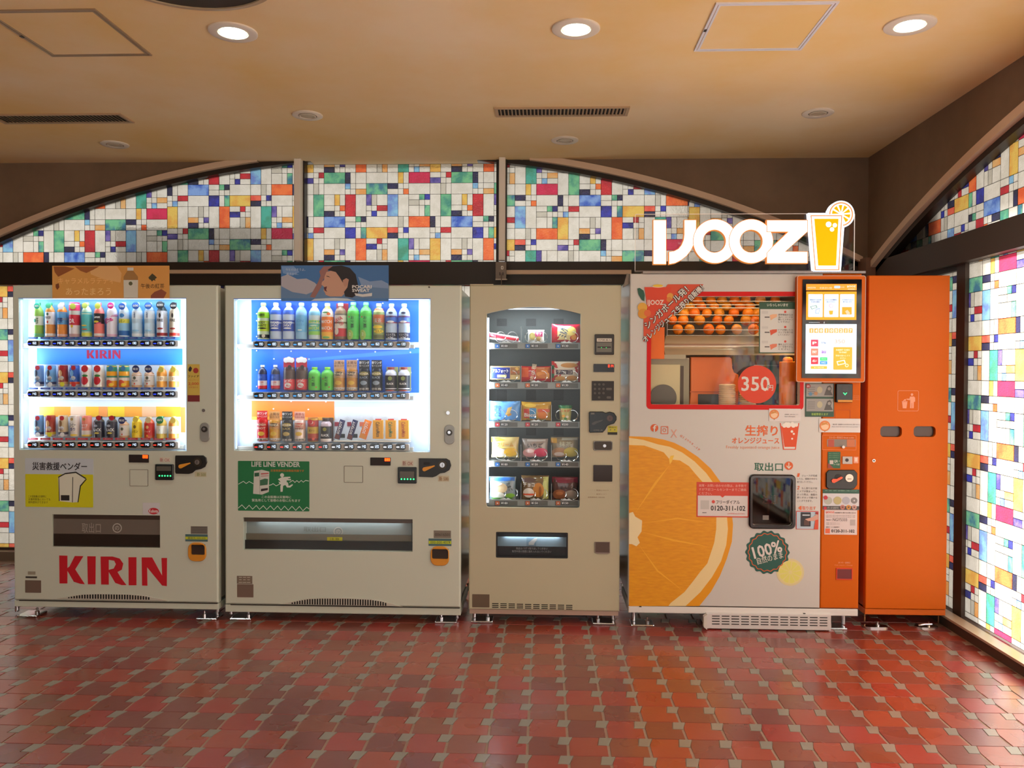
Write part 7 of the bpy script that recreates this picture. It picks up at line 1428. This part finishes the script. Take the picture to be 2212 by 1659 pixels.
# 100 % badge
bcx, bcz = pt(cH, 1285, 943, Y4); k4 = Y4 / F_PX / 4.046
def wav(R_, a_, n_w=18, n=216): return [(bcx + (R_ + a_ * math.cos(n_w * 2 * PI * k / n)) * k4 * math.cos(2 * PI * k / n), bcz + (R_ + a_ * math.cos(n_w * 2 * PI * k / n)) * k4 * math.sin(2 * PI * k / n)) for k in range(n)]
g = G(); g.prism([wav(184, 7)], Y4 - .0012, .001); p = g.build('round_badge', M((26, 84, 74)), m4)
g = G(); g.prism([wav(164, 5), wav(157, 5)[::-1]], Y4 - .0018, .0004); g.build('orange_ring', M((206, 90, 40)), p)
bx_, bz_ = pt(cH, 1282, 918, Y4); text('lettering', '100%', (bx_ - 124 * k4, bz_ - 50 * k4, bx_ + 124 * k4, bz_ + 50 * k4), (214, 204, 200), p, Y4 - .002, .05, .27)
bx_, bz_ = pt(cH, 1306, 992, Y4); text('lettering', '自然のまま', (bx_ - 114 * k4, bz_ - 30 * k4, bx_ + 114 * k4, bz_ + 30 * k4), (206, 200, 190), p, Y4 - .002, .02, .27)
p = d4('lemon_print', 1485, 1117, 118, (216, 200, 152), m4, .0006, .0004, cH); d4('lemon_inner', 1485, 1117, 102, (222, 208, 140), p, .0010, .0003, cH)
for k in range(10):
    a_ = 2 * PI * k / 10 + .2; lx, lz = pt(cH, 1485, 1117, Y4); P_ = lambda r_, t_: (lx + r_ * k4 * math.cos(t_), lz + r_ * k4 * math.sin(t_)); g = G(); g.prism([[P_(16, a_ + .15), P_(92, a_ + .05), P_(96, a_ + .31), P_(92, a_ + .57), P_(16, a_ + .47)]], Y4 - .0013, .0003); g.build('lemon_segment', M((220, 212, 110)), p)
# little face stickers (plain faces)
def face_sticker(crop, r4, cx_f, cy_f, R_f, lines):
    p = B4(m4, crop, r4, (214, 206, 204), .0024, 'paper_sticker', .001, .0008); d4('orange_ring', cx_f, cy_f, R_f, (220, 130, 70), p, .0030, .0004); d4('face_print', cx_f, cy_f + 2, R_f * .72, (236, 196, 160), p, .0034, .0003)
    P4(p, crop, [(cx_f - R_f * .72, cy_f - 2), (cx_f - R_f * .5, cy_f - R_f * .55), (cx_f + R_f * .3, cy_f - R_f * .68), (cx_f + R_f * .7, cy_f - R_f * .1), (cx_f + R_f * .2, cy_f - R_f * .3)], (206, 140, 70), .0038)
    P4(p, crop, [(cx_f - 5, cy_f + R_f), (cx_f + 5, cy_f + R_f), (cx_f, cy_f + R_f + 10)], (120, 60, 40), .0030)
    for tx, q_ in lines: L4(p, crop, q_, tx, (70, 60, 60), .0034, .0)
face_sticker(cG, (1315, 1240, 1595, 1352), 1360, 1290, 42, (('店舗情報・お知らせはこちら', (1452, 1286, 1572, 1296)), ('Store information', (1452, 1304, 1545, 1314))))
face_sticker(cG, (1757, 1328, 2122, 1450), 1808, 1392, 46, (('ご購入時、店舗等からのお知らせをご覧ください', (1870, 1374, 2115, 1386)), ('Please check the notice before your purchase', (1870, 1396, 2100, 1406))))
# ---- screen
YS4 = Y4 - .035
def bS(parent, r4, col, dy, name='print', q_=0, emit=0, t_=.0004, rough=.3): return plate(name, rc(cG, *r4, YS4), col, parent, YS4 - dy + t_, t_, q_, rough, emit)
r = rc(cG, 1560, 62, 2168, 1006, YS4)
g = G(); g.prism([rrect(r, .012)], YS4, .034, .003); sc_b = g.build('screen_bezel', M((208, 96, 6), .5, 0, 0, .25), m4)
g = G(); g.prism([rrect(r, .012), rrect((r[0] + .003, r[1] + .003, r[2] - .003, r[3] - .003), .010)[::-1]], YS4 - .001, .001); g.build('bezel_edge', M((206, 170, 150), .3), m4)
gl = bS(m4, (1608, 97, 2130, 970), (20, 18, 22), .004, 'touch_screen', .002, 0, .0045, .08)
EM = .62
def dS(r4, col, dy, q_=0, name='screen_area', em=EM): return bS(gl, r4, col, dy, name, q_, em)
def tS(s_, r4, col, dy=.0065, bold=.01, em=0.55, rot=0): return text('lettering', s_, rc(cG, *r4, YS4), col, gl, YS4 - dy, bold, rot, .4, em)
dS((1642, 138, 2088, 194), (240, 150, 40), .0048); dS((1642, 204, 2086, 455), (244, 158, 20), .0048); dS((1636, 492, 2086, 930), (206, 226, 246), .0048)
for k, (a, b_) in enumerate(((1660, 1788), (1800, 1928), (1940, 2068))): dS((a, 228, b_, 430), (206, 226, 250), .0052, .003)
tS('NAGOYA', (1654, 164, 1726, 178), (250, 230, 210)); tS('0120-311-102', (1762, 166, 1868, 180), (250, 230, 210)); dS((1890, 154, 1942, 176), (180, 210, 250), .0052, .002); tS('日本語', (1948, 160, 1978, 172), (250, 220, 200)); tS('IJOOZ', (2004, 152, 2078, 172), (250, 250, 250)); tS('------', (2010, 182, 2070, 186), (250, 250, 250))
for k, (a, tx) in enumerate(((1674, '現金または決済'), (1812, 'ジュースの種類を'), (1958, 'できあがったら'))):
    tS(tx, (a, 272, a + 100, 284), (60, 60, 120)); tS(('方法を選択', '選んでください', '取り出します')[k], (a + 10, 290, a + 86, 302), (60, 60, 120))
P_S = lambda pts, col, dy: poly('screen_drawing', [[pt(cG, x, y, YS4) for x, y in pts]], col, gl, YS4 - dy + .0003, .0003, .4, .8)
P_S([(1678, 338), (1730, 326), (1740, 346), (1690, 362)], (90, 130, 90), .0060); P_S([(1684, 340), (1726, 331), (1733, 345), (1692, 357)], (214, 232, 244), .0064); P_S([(1728, 360), (1762, 352), (1752, 400), (1722, 396)], (120, 150, 190), .0060); P_S([(1731, 364), (1757, 358), (1749, 396), (1726, 392)], (226, 236, 250), .0064)
poly('screen_drawing', [circ(*pt(cG, 1862, 330, YS4), .010, 20)], (200, 130, 160), gl, YS4 - .0057, .0003, .4, .8); poly('screen_drawing', [circ(*pt(cG, 1862, 330, YS4), .008, 20)], (226, 236, 250), gl, YS4 - .0061, .0003, .4, .8)
P_S([(1842, 374), (1880, 374), (1874, 408), (1848, 408)], (244, 160, 40), .0060); dS((1958, 342, 2044, 408), (244, 160, 30), .0056); P_S([(1985, 380), (2005, 366), (2030, 395), (2020, 412), (1998, 404)], (230, 180, 150), .0062)
tS('----------', (1665, 476, 1760, 480), (200, 210, 220)); tS('f', (1796, 472, 1804, 488), (230, 236, 240))
for k, ch in enumerate('140105217'):
    a = 1670 + k * 42.5 + (k >= 3) * 6; dS((a, 530, a + 36, 570), (226, 170, 90), .0052, .001); tS(ch, (a + (14 if ch == '1' else 8), 538, a + (21 if ch == '1' else 28), 564), (250, 250, 246), .0062, .02)
tS('世界中で愛されるジュースを販売しています', (1790, 582, 1930, 592), (200, 170, 190), .0058, 0); tS('350', (1892, 628, 1985, 664), (236, 190, 170), .0058, .02); tS('円', (2014, 636, 2036, 656), (236, 190, 170), .0058, .0)
for r4, c_, tx, tc in (((1684, 630, 1748, 690), (236, 60, 90), 'P', (250, 240, 240)), ((1766, 630, 1830, 690), (226, 236, 246), 'R Pay', (120, 150, 190)), ((1684, 708, 1748, 770), (232, 130, 110), 'PAY', (250, 245, 240)), ((1764, 708, 1828, 770), (226, 236, 246), 'au', (150, 110, 210)), ((1684, 786, 1748, 846), (214, 40, 60), 'd払い', (250, 240, 240)), ((1764, 786, 1828, 816), (60, 214, 130), 'ギフト', (230, 250, 240)), ((1764, 820, 1828, 848), (50, 150, 220), 'IC', (230, 240, 250)), ((1682, 864, 1826, 888), (244, 180, 60), '詳しい支払い方法', (250, 245, 230))):
    dS(r4, c_, .0054, .002); w_, h_ = r4[2] - r4[0], r4[3] - r4[1]; tS(tx, (r4[0] + w_ * .2, r4[1] + h_ * .3, r4[2] - w_ * .2, r4[3] - h_ * .3), tc, .0060, .03)
dS((1882, 696, 2048, 896), (244, 166, 40), .0054, .004)
for k, tx in enumerate(('INSERT CASH', 'TO START', '現金を投入してく', 'ださい')): tS(tx, ((1906, 1930, 1902, 1942)[k], 714 + k * 22 + (k > 1) * 6, (2024, 2000, 2028, 1990)[k], 728 + k * 22 + (k > 1) * 6), (252, 240, 214), .0060, .02)
P_S([(1910, 822), (1980, 808), (1992, 842), (1920, 858)], (252, 246, 230), .0060); P_S([(1918, 828), (1974, 816), (1982, 838), (1926, 850)], (244, 166, 40), .0064); poly('screen_drawing', [circ(*pt(cG, 2000, 858, YS4), .0088, 20)], (252, 246, 230), gl, YS4 - .0057, .0003, .4, .8); poly('screen_drawing', [circ(*pt(cG, 2000, 858, YS4), .0064, 20)], (244, 166, 40), gl, YS4 - .0063, .0003, .4, .8)
# ---- payment column details
p = B4(m4, cG, (1635, 1016, 1890, 1312), (40, 76, 60), .0030, 'banknote_sticker', 0, .0010)
for y in (1022, 1152):
    B4(p, cG, (1644, y, 1882, y + 112), (150, 146, 142), .0036, 'banknote_print'); g = G(); c_ = pt(cG, 1762, y + 52, Y4); g.prism([[(c_[0] + .0145 * math.cos(k * PI / 12), c_[1] + .018 * math.sin(k * PI / 12)) for k in range(24)]], Y4 - .0041, .0003); g.build('oval_print', M((180, 170, 140)), p)
    P4(p, cG, [(1800, y + 100), (1815, y + 60), (1830, y + 20), (1855, y + 10), (1868, y + 35), (1860, y + 65), (1878, y + 100)], (84, 80, 78), .0040, 'portrait_print'); d4('portrait_face', 1846, y + 42, 14, (150, 144, 138), p, .0044, .0003)
    for k in range(4): B4(p, cG, (1656, y + 26 + k * 18, 1720, y + 32 + k * 18), (120, 118, 116), .0040)
d4('red_dot', 1660, 1040, 20, (150, 40, 44), p, .0044, .0003); d4('blue_dot', 1680, 1110, 16, (90, 130, 160), p, .0044, .0003); d4('tan_dot', 1728, 1106, 16, (180, 130, 90), p, .0044, .0003); L4(p, cG, (1648, 1032, 1674, 1052), '新', (226, 190, 190), .005, .02)
L4(p, cG, (1690, 1278, 1836, 1300), '新紙幣使えます', (150, 180, 80), .0036, .04)
g = G(); g.prism([rrect(rc(cG, 1898, 1018, 2044, 1184, Y4), .004)], Y4 - .022, .022, .003); p = g.build('card_reader', M((22, 20, 22), .2), m4)
c_ = pt(cG, 1975, 1108, Y4); kk = Y4 / F_PX / 4.096
g = G(); g.prism([[(c_[0] - 18 * kk, c_[1] + 10 * kk), (c_[0] - 10 * kk, c_[1] + 10 * kk), (c_[0], c_[1] - 2 * kk), (c_[0] + 10 * kk, c_[1] + 10 * kk), (c_[0] + 18 * kk, c_[1] + 10 * kk), (c_[0], c_[1] - 12 * kk)]], Y4 - .0226, .0005); g.build('green_chevron', M((40, 255, 140), .3, 0, 1.6), p)
plate('grey_window', rc(cG, 1950, 1032, 2000, 1086, Y4), (60, 58, 60), p, Y4 - .022, .0005, .002); plate('orange_slot', rc(cG, 1912, 1162, 2040, 1180, Y4), (214, 140, 40), p, Y4 - .022, .001)
for k in range(3): L4(m4, cG, (2050, 1124 + k * 16, 2118, 1132 + k * 16), 'タッチしてください', (226, 160, 130), .0010, 0)
ringsq(cG, 1898, 1252, 2034, 1330, .001, 2, (170, 60, 14), m4)
for yy_ in (1300,): pass
p = ringsq(cG, 1786, 1474, 2086, 1606, .002, 3, (230, 130, 80), m4); L4(p, cG, (1846, 1486, 2066, 1504), 'ストロー取出口 Straw outlet', (230, 170, 140), .0012, .02)
sr = rc(cG, 1828, 1510, 2082, 1578, Y4); g = G(); g.prism([rrect(sr, .006)], Y4 - .001, .001); s2 = g.build('straw_window', M((150, 110, 92), .12), m4)
plate('straw_panel', rc(cG, 1838, 1514, 1890, 1576, Y4), (176, 70, 50), s2, Y4 - .001, .0006); plate('straw_panel', rc(cG, 1896, 1514, 2000, 1576, Y4), (130, 116, 106), s2, Y4 - .001, .0006); plate('straw_panel', rc(cG, 2004, 1514, 2074, 1576, Y4), (196, 106, 60), s2, Y4 - .001, .0006)
xx, zz = pt(cG, 1968, 1578, Y4); g = G(); g.hcyl(xx, zz, Y4 - .012, Y4 - .001, .0075, 18, 0); g.build('straw_knob', M((226, 216, 210), .3), m4, True)
p = B4(m4, cH, (1812, 64, 1922, 208), (34, 92, 62), .0024, 'green_sticker', .001, .001); B4(p, cH, (1828, 138, 1860, 172), (196, 186, 180), .0030); L4(p, cH, (1866, 136, 1914, 160), 'QR・', (214, 214, 200), .0030, .03); L4(p, cH, (1862, 166, 1914, 182), 'コード決済', (214, 214, 200), .0030, .02); P4(p, cH, [(1812, 206), (1812, 160), (1850, 195), (1862, 206)], (150, 60, 50), .0032)
for k in range(3): L4(p, cH, (1822, 74 + 18 * k, 1910, 84 + 18 * k), 'QRコードをかざして', (150, 180, 140), .0030, 0)
p = B4(m4, cH, (1940, 106, 2026, 170), (186, 178, 172), .004, 'scanner', .001, .003); d4('scanner_eye', 1978, 136, 15, (50, 40, 44), p, .0048, .0006, cH)
p = B4(m4, cH, (2038, 108, 2080, 164), (226, 150, 120), .0014, 'phone_icon', .001, .0006); B4(p, cH, (2048, 116, 2070, 150), (240, 200, 180), .002, 'print')
o = [(1820, 222), (2040, 222), (2066, 250), (2066, 350), (2040, 385), (2010, 392), (1815, 388), (1795, 370), (1795, 250)]
g = G(); g.prism([[pt(cH, x, y, Y4) for x, y in o]], Y4 - .010, .010, .003); p = g.build('coin_panel', M((30, 26, 26), .3), m4)
poly('return_lever', [[pt(cH, x, y, Y4) for x, y in [(1838, 310), (1850, 298), (1885, 298), (1920, 278), (1936, 284), (1930, 296), (1890, 318), (1860, 334), (1842, 328)]]], (240, 80, 30), p, Y4 - .010, .006, .3)
xx, zz = pt(cH, 1994, 291, Y4); g = G(); g.hcyl(xx, zz, Y4 - .014, Y4 - .009, .0210, 28, 0, .0215); g.build('coin_disc', M((196, 170, 156), .25, .8), p, True); plate('coin_slot', (xx - .010, zz - .006, xx + .010, zz - .003), (40, 30, 28), p, Y4 - .014, .0006); poly('dark_recess', [circ(*pt(cH, 1900, 290, Y4), .021, 24)], (14, 12, 12), p, Y4 - .0102, .0006)
p = B4(m4, cH, (1768, 392, 2086, 572), (206, 202, 206), .0024, 'coin_sticker', 0, .001); B4(p, cH, (1768, 392, 2086, 428), (34, 82, 66), .0030); B4(p, cH, (1768, 538, 2086, 570), (70, 64, 62), .0030); L4(p, cH, (1788, 398, 2070, 410), '10円・50円・100円・500円硬貨がご利用いただけます', (150, 190, 170), .0036, .01)
for x, c_, r_ in ((1815, (176, 176, 166), 34), (1897, (184, 170, 120), 34), (1972, (170, 170, 182), 32), (2042, (130, 124, 124), 27)): q5 = d4('coin_print', x, 490, r_, c_, p, .0034, .0004, cH); d4('coin_centre', x, 490, r_ * .7, tuple(v - 14 for v in c_), q5, .0040, .0003, cH) if False else None
d4('coin_hole', 2042, 490, 7, (206, 202, 206), p, .0040, .0003, cH); d4('red_dot', 1792, 464, 18, (190, 44, 60), p, .0040, .0003, cH); d4('red_dot', 1788, 556, 14, (190, 44, 60), p, .0036, .0003, cH)
for x, c_ in ((1940, (190, 120, 110)), (1993, (206, 140, 60)), (2043, (200, 150, 140))): d4('coin_print', x, 548, 20, c_, p, .0036, .0003, cH); L4(p, cH, (x - 9, 539, x + 9, 557), '×', (90, 60, 50), .0042, .03)
L4(p, cH, (1808, 544, 1905, 564), '1円・5円 使用不可', (200, 196, 190), .0036, 0)
p = B4(m4, cH, (1782, 574, 2068, 788), (214, 196, 194), .0024, 'contact_sticker', 0, .001); L4(p, cH, (1796, 584, 1868, 604), 'IJOOZ', (226, 80, 50), .0030, .05); L4(p, cH, (1872, 590, 2056, 604), '自販機番号に関するお問い合わせ', (90, 70, 70), .0030, .02)
for k in range(2): L4(p, cH, (1798, 616 + 14 * k, 2050, 624 + 14 * k), '故障やお釣りに関するお問い合わせの際は下記の番号までご連絡', (130, 110, 110), .0030, 0)
L4(p, cH, (1856, 644, 1980, 670), 'NGY5333', (60, 50, 50), .0030, .0); L4(p, cH, (1798, 654, 1844, 664), '機械番号', (90, 70, 70), .0030, .02); B4(p, cH, (2008, 656, 2052, 708), (180, 164, 162), .0030, 'blank_square')
for k in range(2): L4(p, cH, (1798, 682 + 12 * k, 1915, 690 + 12 * k), 'お問い合わせはこちら', (130, 110, 110), .0030, 0)
L4(p, cH, (1796, 716, 1912, 728), '顧客サービス電話番号', (80, 64, 64), .0030, .02); B4(p, cH, (1790, 734, 1830, 776), (226, 100, 60), .0030, 'phone_icon', .001); L4(p, cH, (1842, 742, 2046, 770), '0120-311-102', (60, 50, 50), .0030, .03)
L4(m4, cH, (1906, 1026, 2008, 1040), 'おつり・返却口', (236, 170, 140), .0010, .02); L4(m4, cH, (1872, 1050, 2030, 1062), 'Coin return / Change', (236, 150, 110), .0010, 0)
r = rc(cH, 1884, 1080, 2030, 1184, Y4); g = G(); g.prism([rect(r), rect((r[0] + .006, r[1] + .006, r[2] - .006, r[3] - .006))[::-1]], Y4 - .003, .003, .001); g.build('change_frame', M((206, 56, 20), .3), m4); plate('change_opening', (r[0] + .006, r[1] + .006, r[2] - .006, r[3] - .006), (110, 34, 40), m4, Y4, .0008, 0, .3)

# ---- glowing sign on top of the juice machine
YN = Y4 + .03
sx0, sx1 = FP(1372, 520, YN)[0], FP(1846, 520, YN)[0]; sz0 = zt1 + .001; sz1 = FP(1700, 461.5, YN)[1]
sign = thing('glowing_sign', ((sx0 + sx1) / 2, YN, sz0), 'glowing white IJOOZ letters and orange juice glass on clear acrylic, on top of juice machine', 'sign')
g = G(); g.prism([rrect((sx0, sz0, sx1, sz1), .006)], YN, .005); g.build('acrylic_sheet', glass_mat((.93, .92, .92)), sign)
edge = M((236, 220, 206), .2, 0, .35)
g = G(); g.prism([rrect((sx0 - .0006, sz0, sx1 + .0006, sz1 + .0006), .006), rrect((sx0 + .0012, sz0 + .0012, sx1 - .0012, sz1 - .0012), .005)[::-1]], YN - .0006, .0065); g.build('sheet_edge', edge, sign)
g = G(); g.box(sx0, sx1, YN - .01, YN + .02, sz0 - .0008, sz0 + .006); g.build('sign_foot', M((120, 110, 106), .3, .6), sign)
LETW = M((255, 250, 246), .3, 0, 1.25); SIDE = M((224, 140, 60), .4, 0, .5)
def sl_(pts): return [pt(cS, x, y, YN - .03) for x, y in pts]
def arcp(cx_, cy_, r_, a0, a1_, n): return [(cx_ + r_ * math.cos(math.radians(a0 + (a1_ - a0) * k / n)), cy_ - r_ * math.sin(math.radians(a0 + (a1_ - a0) * k / n))) for k in range(n + 1)]
LT = [([(116, 284), (228, 284), (228, 654), (116, 654)], []),
      ([(371, 284), (475, 284), (475, 400)] + [(470, 440), (455, 490), (430, 540), (395, 585), (350, 620), (300, 645), (245, 655), (245, 548)] + [(290, 540), (325, 522), (350, 490), (366, 450), (371, 410)], []),
      (arcp(628, 462, 184, 0, 359, 56), [arcp(622, 462, 90, 0, 359, 36)]), (arcp(924, 462, 184, 0, 359, 56), [arcp(925, 462, 90, 0, 359, 36)]),
      ([(1050, 286), (1392, 286), (1392, 384), (1212, 545), (1392, 545), (1392, 646), (1050, 646), (1050, 560), (1104, 500), (1222, 388), (1050, 388)], [])]
for k, (o, hs) in enumerate(LT):
    dy = .0007 * k
    g = G(); g.prism([sl_(o)] + [sl_(h)[::-1] for h in hs], YN - .030 - dy, .028, 0, 1); n_side = len(g.f)
    ins_o = inset(sl_(o) if sum(sl_(o)[i][0] * sl_(o)[(i + 1) % len(o)][1] - sl_(o)[(i + 1) % len(o)][0] * sl_(o)[i][1] for i in range(len(o))) > 0 else sl_(o)[::-1], .0034)
    hh = []
    for h in hs:
        c_ = pt(cS, sum(p[0] for p in h) / len(h), sum(p[1] for p in h) / len(h), YN - .03); hh.append([(c_[0] + (x - c_[0]) * 1.06, c_[1] + (z - c_[1]) * 1.06) for x, z in sl_(h)])
    g.prism([ins_o] + hh, YN - .0306 - dy, .0004, 0, 0); g.build('letter', [LETW, SIDE], sign)
k3 = (YN - .03) / F_PX / 3.814
CUPO = [(1393, 230), (1552, 230), (1556, 205)] + arcp(1664, 240, 111, 160, -75, 26) + [(1690, 350), (1662, 714), (1434, 714)]
g = G(); g.prism([sl_(CUPO)], YN - .034, .032, 0, 0); cupo = g.build('glass_outline', [M((226, 238, 255), .3, 0, 1.3)], sign)
OR = M((250, 160, 4), .5, 0, .95, .1); ORL = M((240, 140, 70), .5, 0, .7, .1)
def layer(name, loops, dy, mat): g = G(); g.prism([sl_(l) for l in loops], YN - .034 - dy, .0004); return g.build(name, mat, cupo)
layer('slice_ring', [arcp(1664, 240, 98, 0, 359, 40), arcp(1664, 240, 88, 0, 359, 40)[::-1]], .0006, ORL)
for k in range(10):
    a_ = 36 * k + 8; l = [(1664 + 14 * math.cos(math.radians(a_ + 14)), 240 - 14 * math.sin(math.radians(a_ + 14)))] + arcp(1664, 240, 76, a_ + 2, a_ + 27, 5); layer('slice_segment', [l], .0010, OR)
layer('glass_white', [[(1400, 242), (1684, 242), (1654, 704), (1440, 704)]], .0014, M((236, 242, 255), .3, 0, 1.15))
layer('glass_border', [[(1412, 250), (1672, 250), (1648, 702), (1448, 702)], [(1420, 258), (1664, 258), (1640, 694), (1455, 694)][::-1]], .0018, ORL)
layer('juice', [[(1442, 278), (1642, 278), (1622, 664), (1474, 664)]], .0022, OR)
for x, y, r_ in ((1560, 325, 23), (1611, 332, 18), (1588, 366, 18)): layer('bubble', [arcp(x, y, r_, 0, 359, 20)], .0026, M((255, 252, 244), .3, 0, 1.3))
area('sign_glow', ((sx0 + sx1) / 2, YN - .05, (sz0 + sz1) / 2), ((sx0 + sx1) / 2, YN - 1, (sz0 + sz1) / 2 - .1), .8, .15, .01, (1, .97, .95), sign)

# ================================================================== waste bin
Y5 = 4.47
BO = (202, 92, 0)
x0 = FP(1873, 960, Y5)[0]; x1 = FP(2048, 960, Y5)[0]; ztop = FP(1960, 595, Y5)[1]; zd = pt(cF, 0, 0, Y5)[1]; zseam = FP(1960, 960 + 1135 / 3.19, Y5)[1]; zb_ = FP(1960, 960 + 1178 / 3.19, Y5)[1]
bn = thing('waste_bin', ((x0 + x1) / 2, Y5, 0), 'tall orange waste bin cabinet with two oval openings, at the right end of the row', 'waste bin')
oh = []
for a, b_ in ((232, 408), (504, 683)): oh.append(rrect(rc(cT, a, 1360, b_, 1448, Y5), .020, 6))
g = G(); g.prism([rect((x0, zseam, x1, ztop))] + oh, Y5, .03, .003, 0, False); g.build('door', M(BO, .5, 0, 0, .2), bn)
g = G(); xa, xb, ya, yb = x0 + .001, x1 - .001, Y5 + .032, Y5 + .55
g.box(xa, xa + .006, ya, yb, zseam, ztop - .001); g.box(xb - .006, xb, ya, yb, zseam, ztop - .001); g.box(xa, xb, ya, yb, ztop - .007, ztop - .001); g.box(xa, xb, yb - .006, yb, zseam, ztop - .007); g.box(xa, xb, ya, yb, zseam, zseam + .006); g.build('cabinet', M((176, 70, 4), .4), bn)
g = G(); g.box(xa + .01, xb - .01, Y5 + .26, Y5 + .264, zseam + .4, ztop - .2); g.build('inner_liner', M((96, 66, 50), .5), bn)
for a, b_ in ((232, 408), (504, 683)):
    r = rc(cT, a, 1360, b_, 1448, Y5); g = G(); g.prism([rrect((r[0] + .002, r[1] + .002, r[2] - .002, r[3] - .002), .018, 6)], Y5 + .020, .003); g.build('opening_flap', M((74, 52, 40), .3), bn)
plate('base_panel', (x0, zb_, x1, zseam - .003), BO, bn, Y5 + .45, .445, 0, .38, 0, 0, .002)
kt = Y5 / F_PX / 3.77
def bp_(pts, name='pictogram', dy=.0010, t_=.0006): return poly(name, [[pt(cT, x, y, Y5) for x, y in pts]], (226, 150, 116), bn, Y5 - dy + t_, t_)
r = rc(cT, 374, 1070, 544, 1236, Y5); g = G(); g.prism([rrect(r, .008), rrect((r[0] + .0013, r[1] + .0013, r[2] - .0013, r[3] - .0013), .0068)[::-1]], Y5 - .0008, .0006); pf = g.build('pictogram_frame', M((230, 170, 140)), bn)
bp_([(408, 1162), (452, 1162), (444, 1214), (414, 1214)]); bp_([(406, 1156), (454, 1156), (454, 1160), (406, 1160)]); poly('pictogram', [circ(*pt(cT, 489, 1102, Y5), 10 * kt, 18)], (226, 150, 116), bn, Y5 - .0004)
bp_([(474, 1118), (506, 1118), (515, 1128), (515, 1160), (505, 1162), (503, 1212), (491, 1214), (490, 1170), (487, 1170), (486, 1214), (473, 1212), (474, 1148), (446, 1143), (446, 1136), (468, 1136)]); bp_([(412, 1158), (430, 1140), (444, 1138), (432, 1150), (418, 1160)]); bp_([(430, 1146), (438, 1146), (440, 1156), (436, 1158)])
xx, zz = FP(1887.3, 995, Y5); g = G(); g.hcyl(xx, zz, Y5 - .004, Y5, .0085, 18); lk = g.build('lock', CHROME, bn, True); g = G(); g.hcyl(xx, zz, Y5 - .006, Y5 - .0035, .005, 14); g.build('key_core', M((90, 80, 76), .3, .8), lk, True)
g = G()
for xl in (FP(1870.5, 1340, 4.51)[0], FP(2023.5, 1340, 4.55)[0]): g = G(); g.lathe(xl, 4.53, [(.0055, .012), (.0055, zb_ + .004)], 10); g.build('foot_leg', M((150, 110, 80), .25, .9), bn, True)
for xa_, xb_2, yy_ in ((FP(1868, 1355, 4.45)[0], FP(1920, 1358, 4.45)[0], 4.44), (FP(1978, 1355, 4.47)[0], FP(2027, 1358, 4.47)[0], 4.45)):
    g = G(); n = 20; o = [((xa_ + xb_2) / 2 + (xb_2 - xa_) / 2 * math.copysign(abs(math.cos(2 * PI * k / n)) ** .5, math.cos(2 * PI * k / n)), yy_ + .03 + .028 * math.copysign(abs(math.sin(2 * PI * k / n)) ** .7, math.sin(2 * PI * k / n))) for k in range(n)]
    g.add([(x, y, 0.0) for x, y in o] + [(x, y, .008) for x, y in o] , [tuple(range(n))[::-1], tuple(range(n, 2 * n))] + [(k, (k + 1) % n, n + (k + 1) % n, n + k) for k in range(n)])
    g.lathe((xa_ + xb_2) / 2 + .012, yy_ + .03, [(.011, .008), (.011, .018), (.005, .020), (.005, .032)], 10); g.build('foot_plate', CHROME, bn)
g = G(); g.tube([(FP(1983, 1350, 4.46)[0], 4.455, .018), (FP(1995, 1350, 4.46)[0], 4.45, .026), (FP(2012, 1350, 4.46)[0], 4.455, .026)], .006, 8); g.build('foot_clamp', CHROME, bn, True)
# pale hose end seen in the gap left of the snack machine
t = thing('hose_end', (FP(1007, 1270, 4.95)[0], 4.95, 0), 'pale looped hose end on the floor in the gap left of the snack machine', 'hose')
a, z_ = FP(1006, 1266, 4.95); G().tube([(a - .004, 4.95, .02 + 0 * k) if k == 0 else (a + .022 * math.sin(k * .4) - .004, 4.95 + .01 * k * .3, .02 + .024 * k * .4) for k in range(7)], .009, 8).build('hose', M((206, 190, 176), .3), t, True)
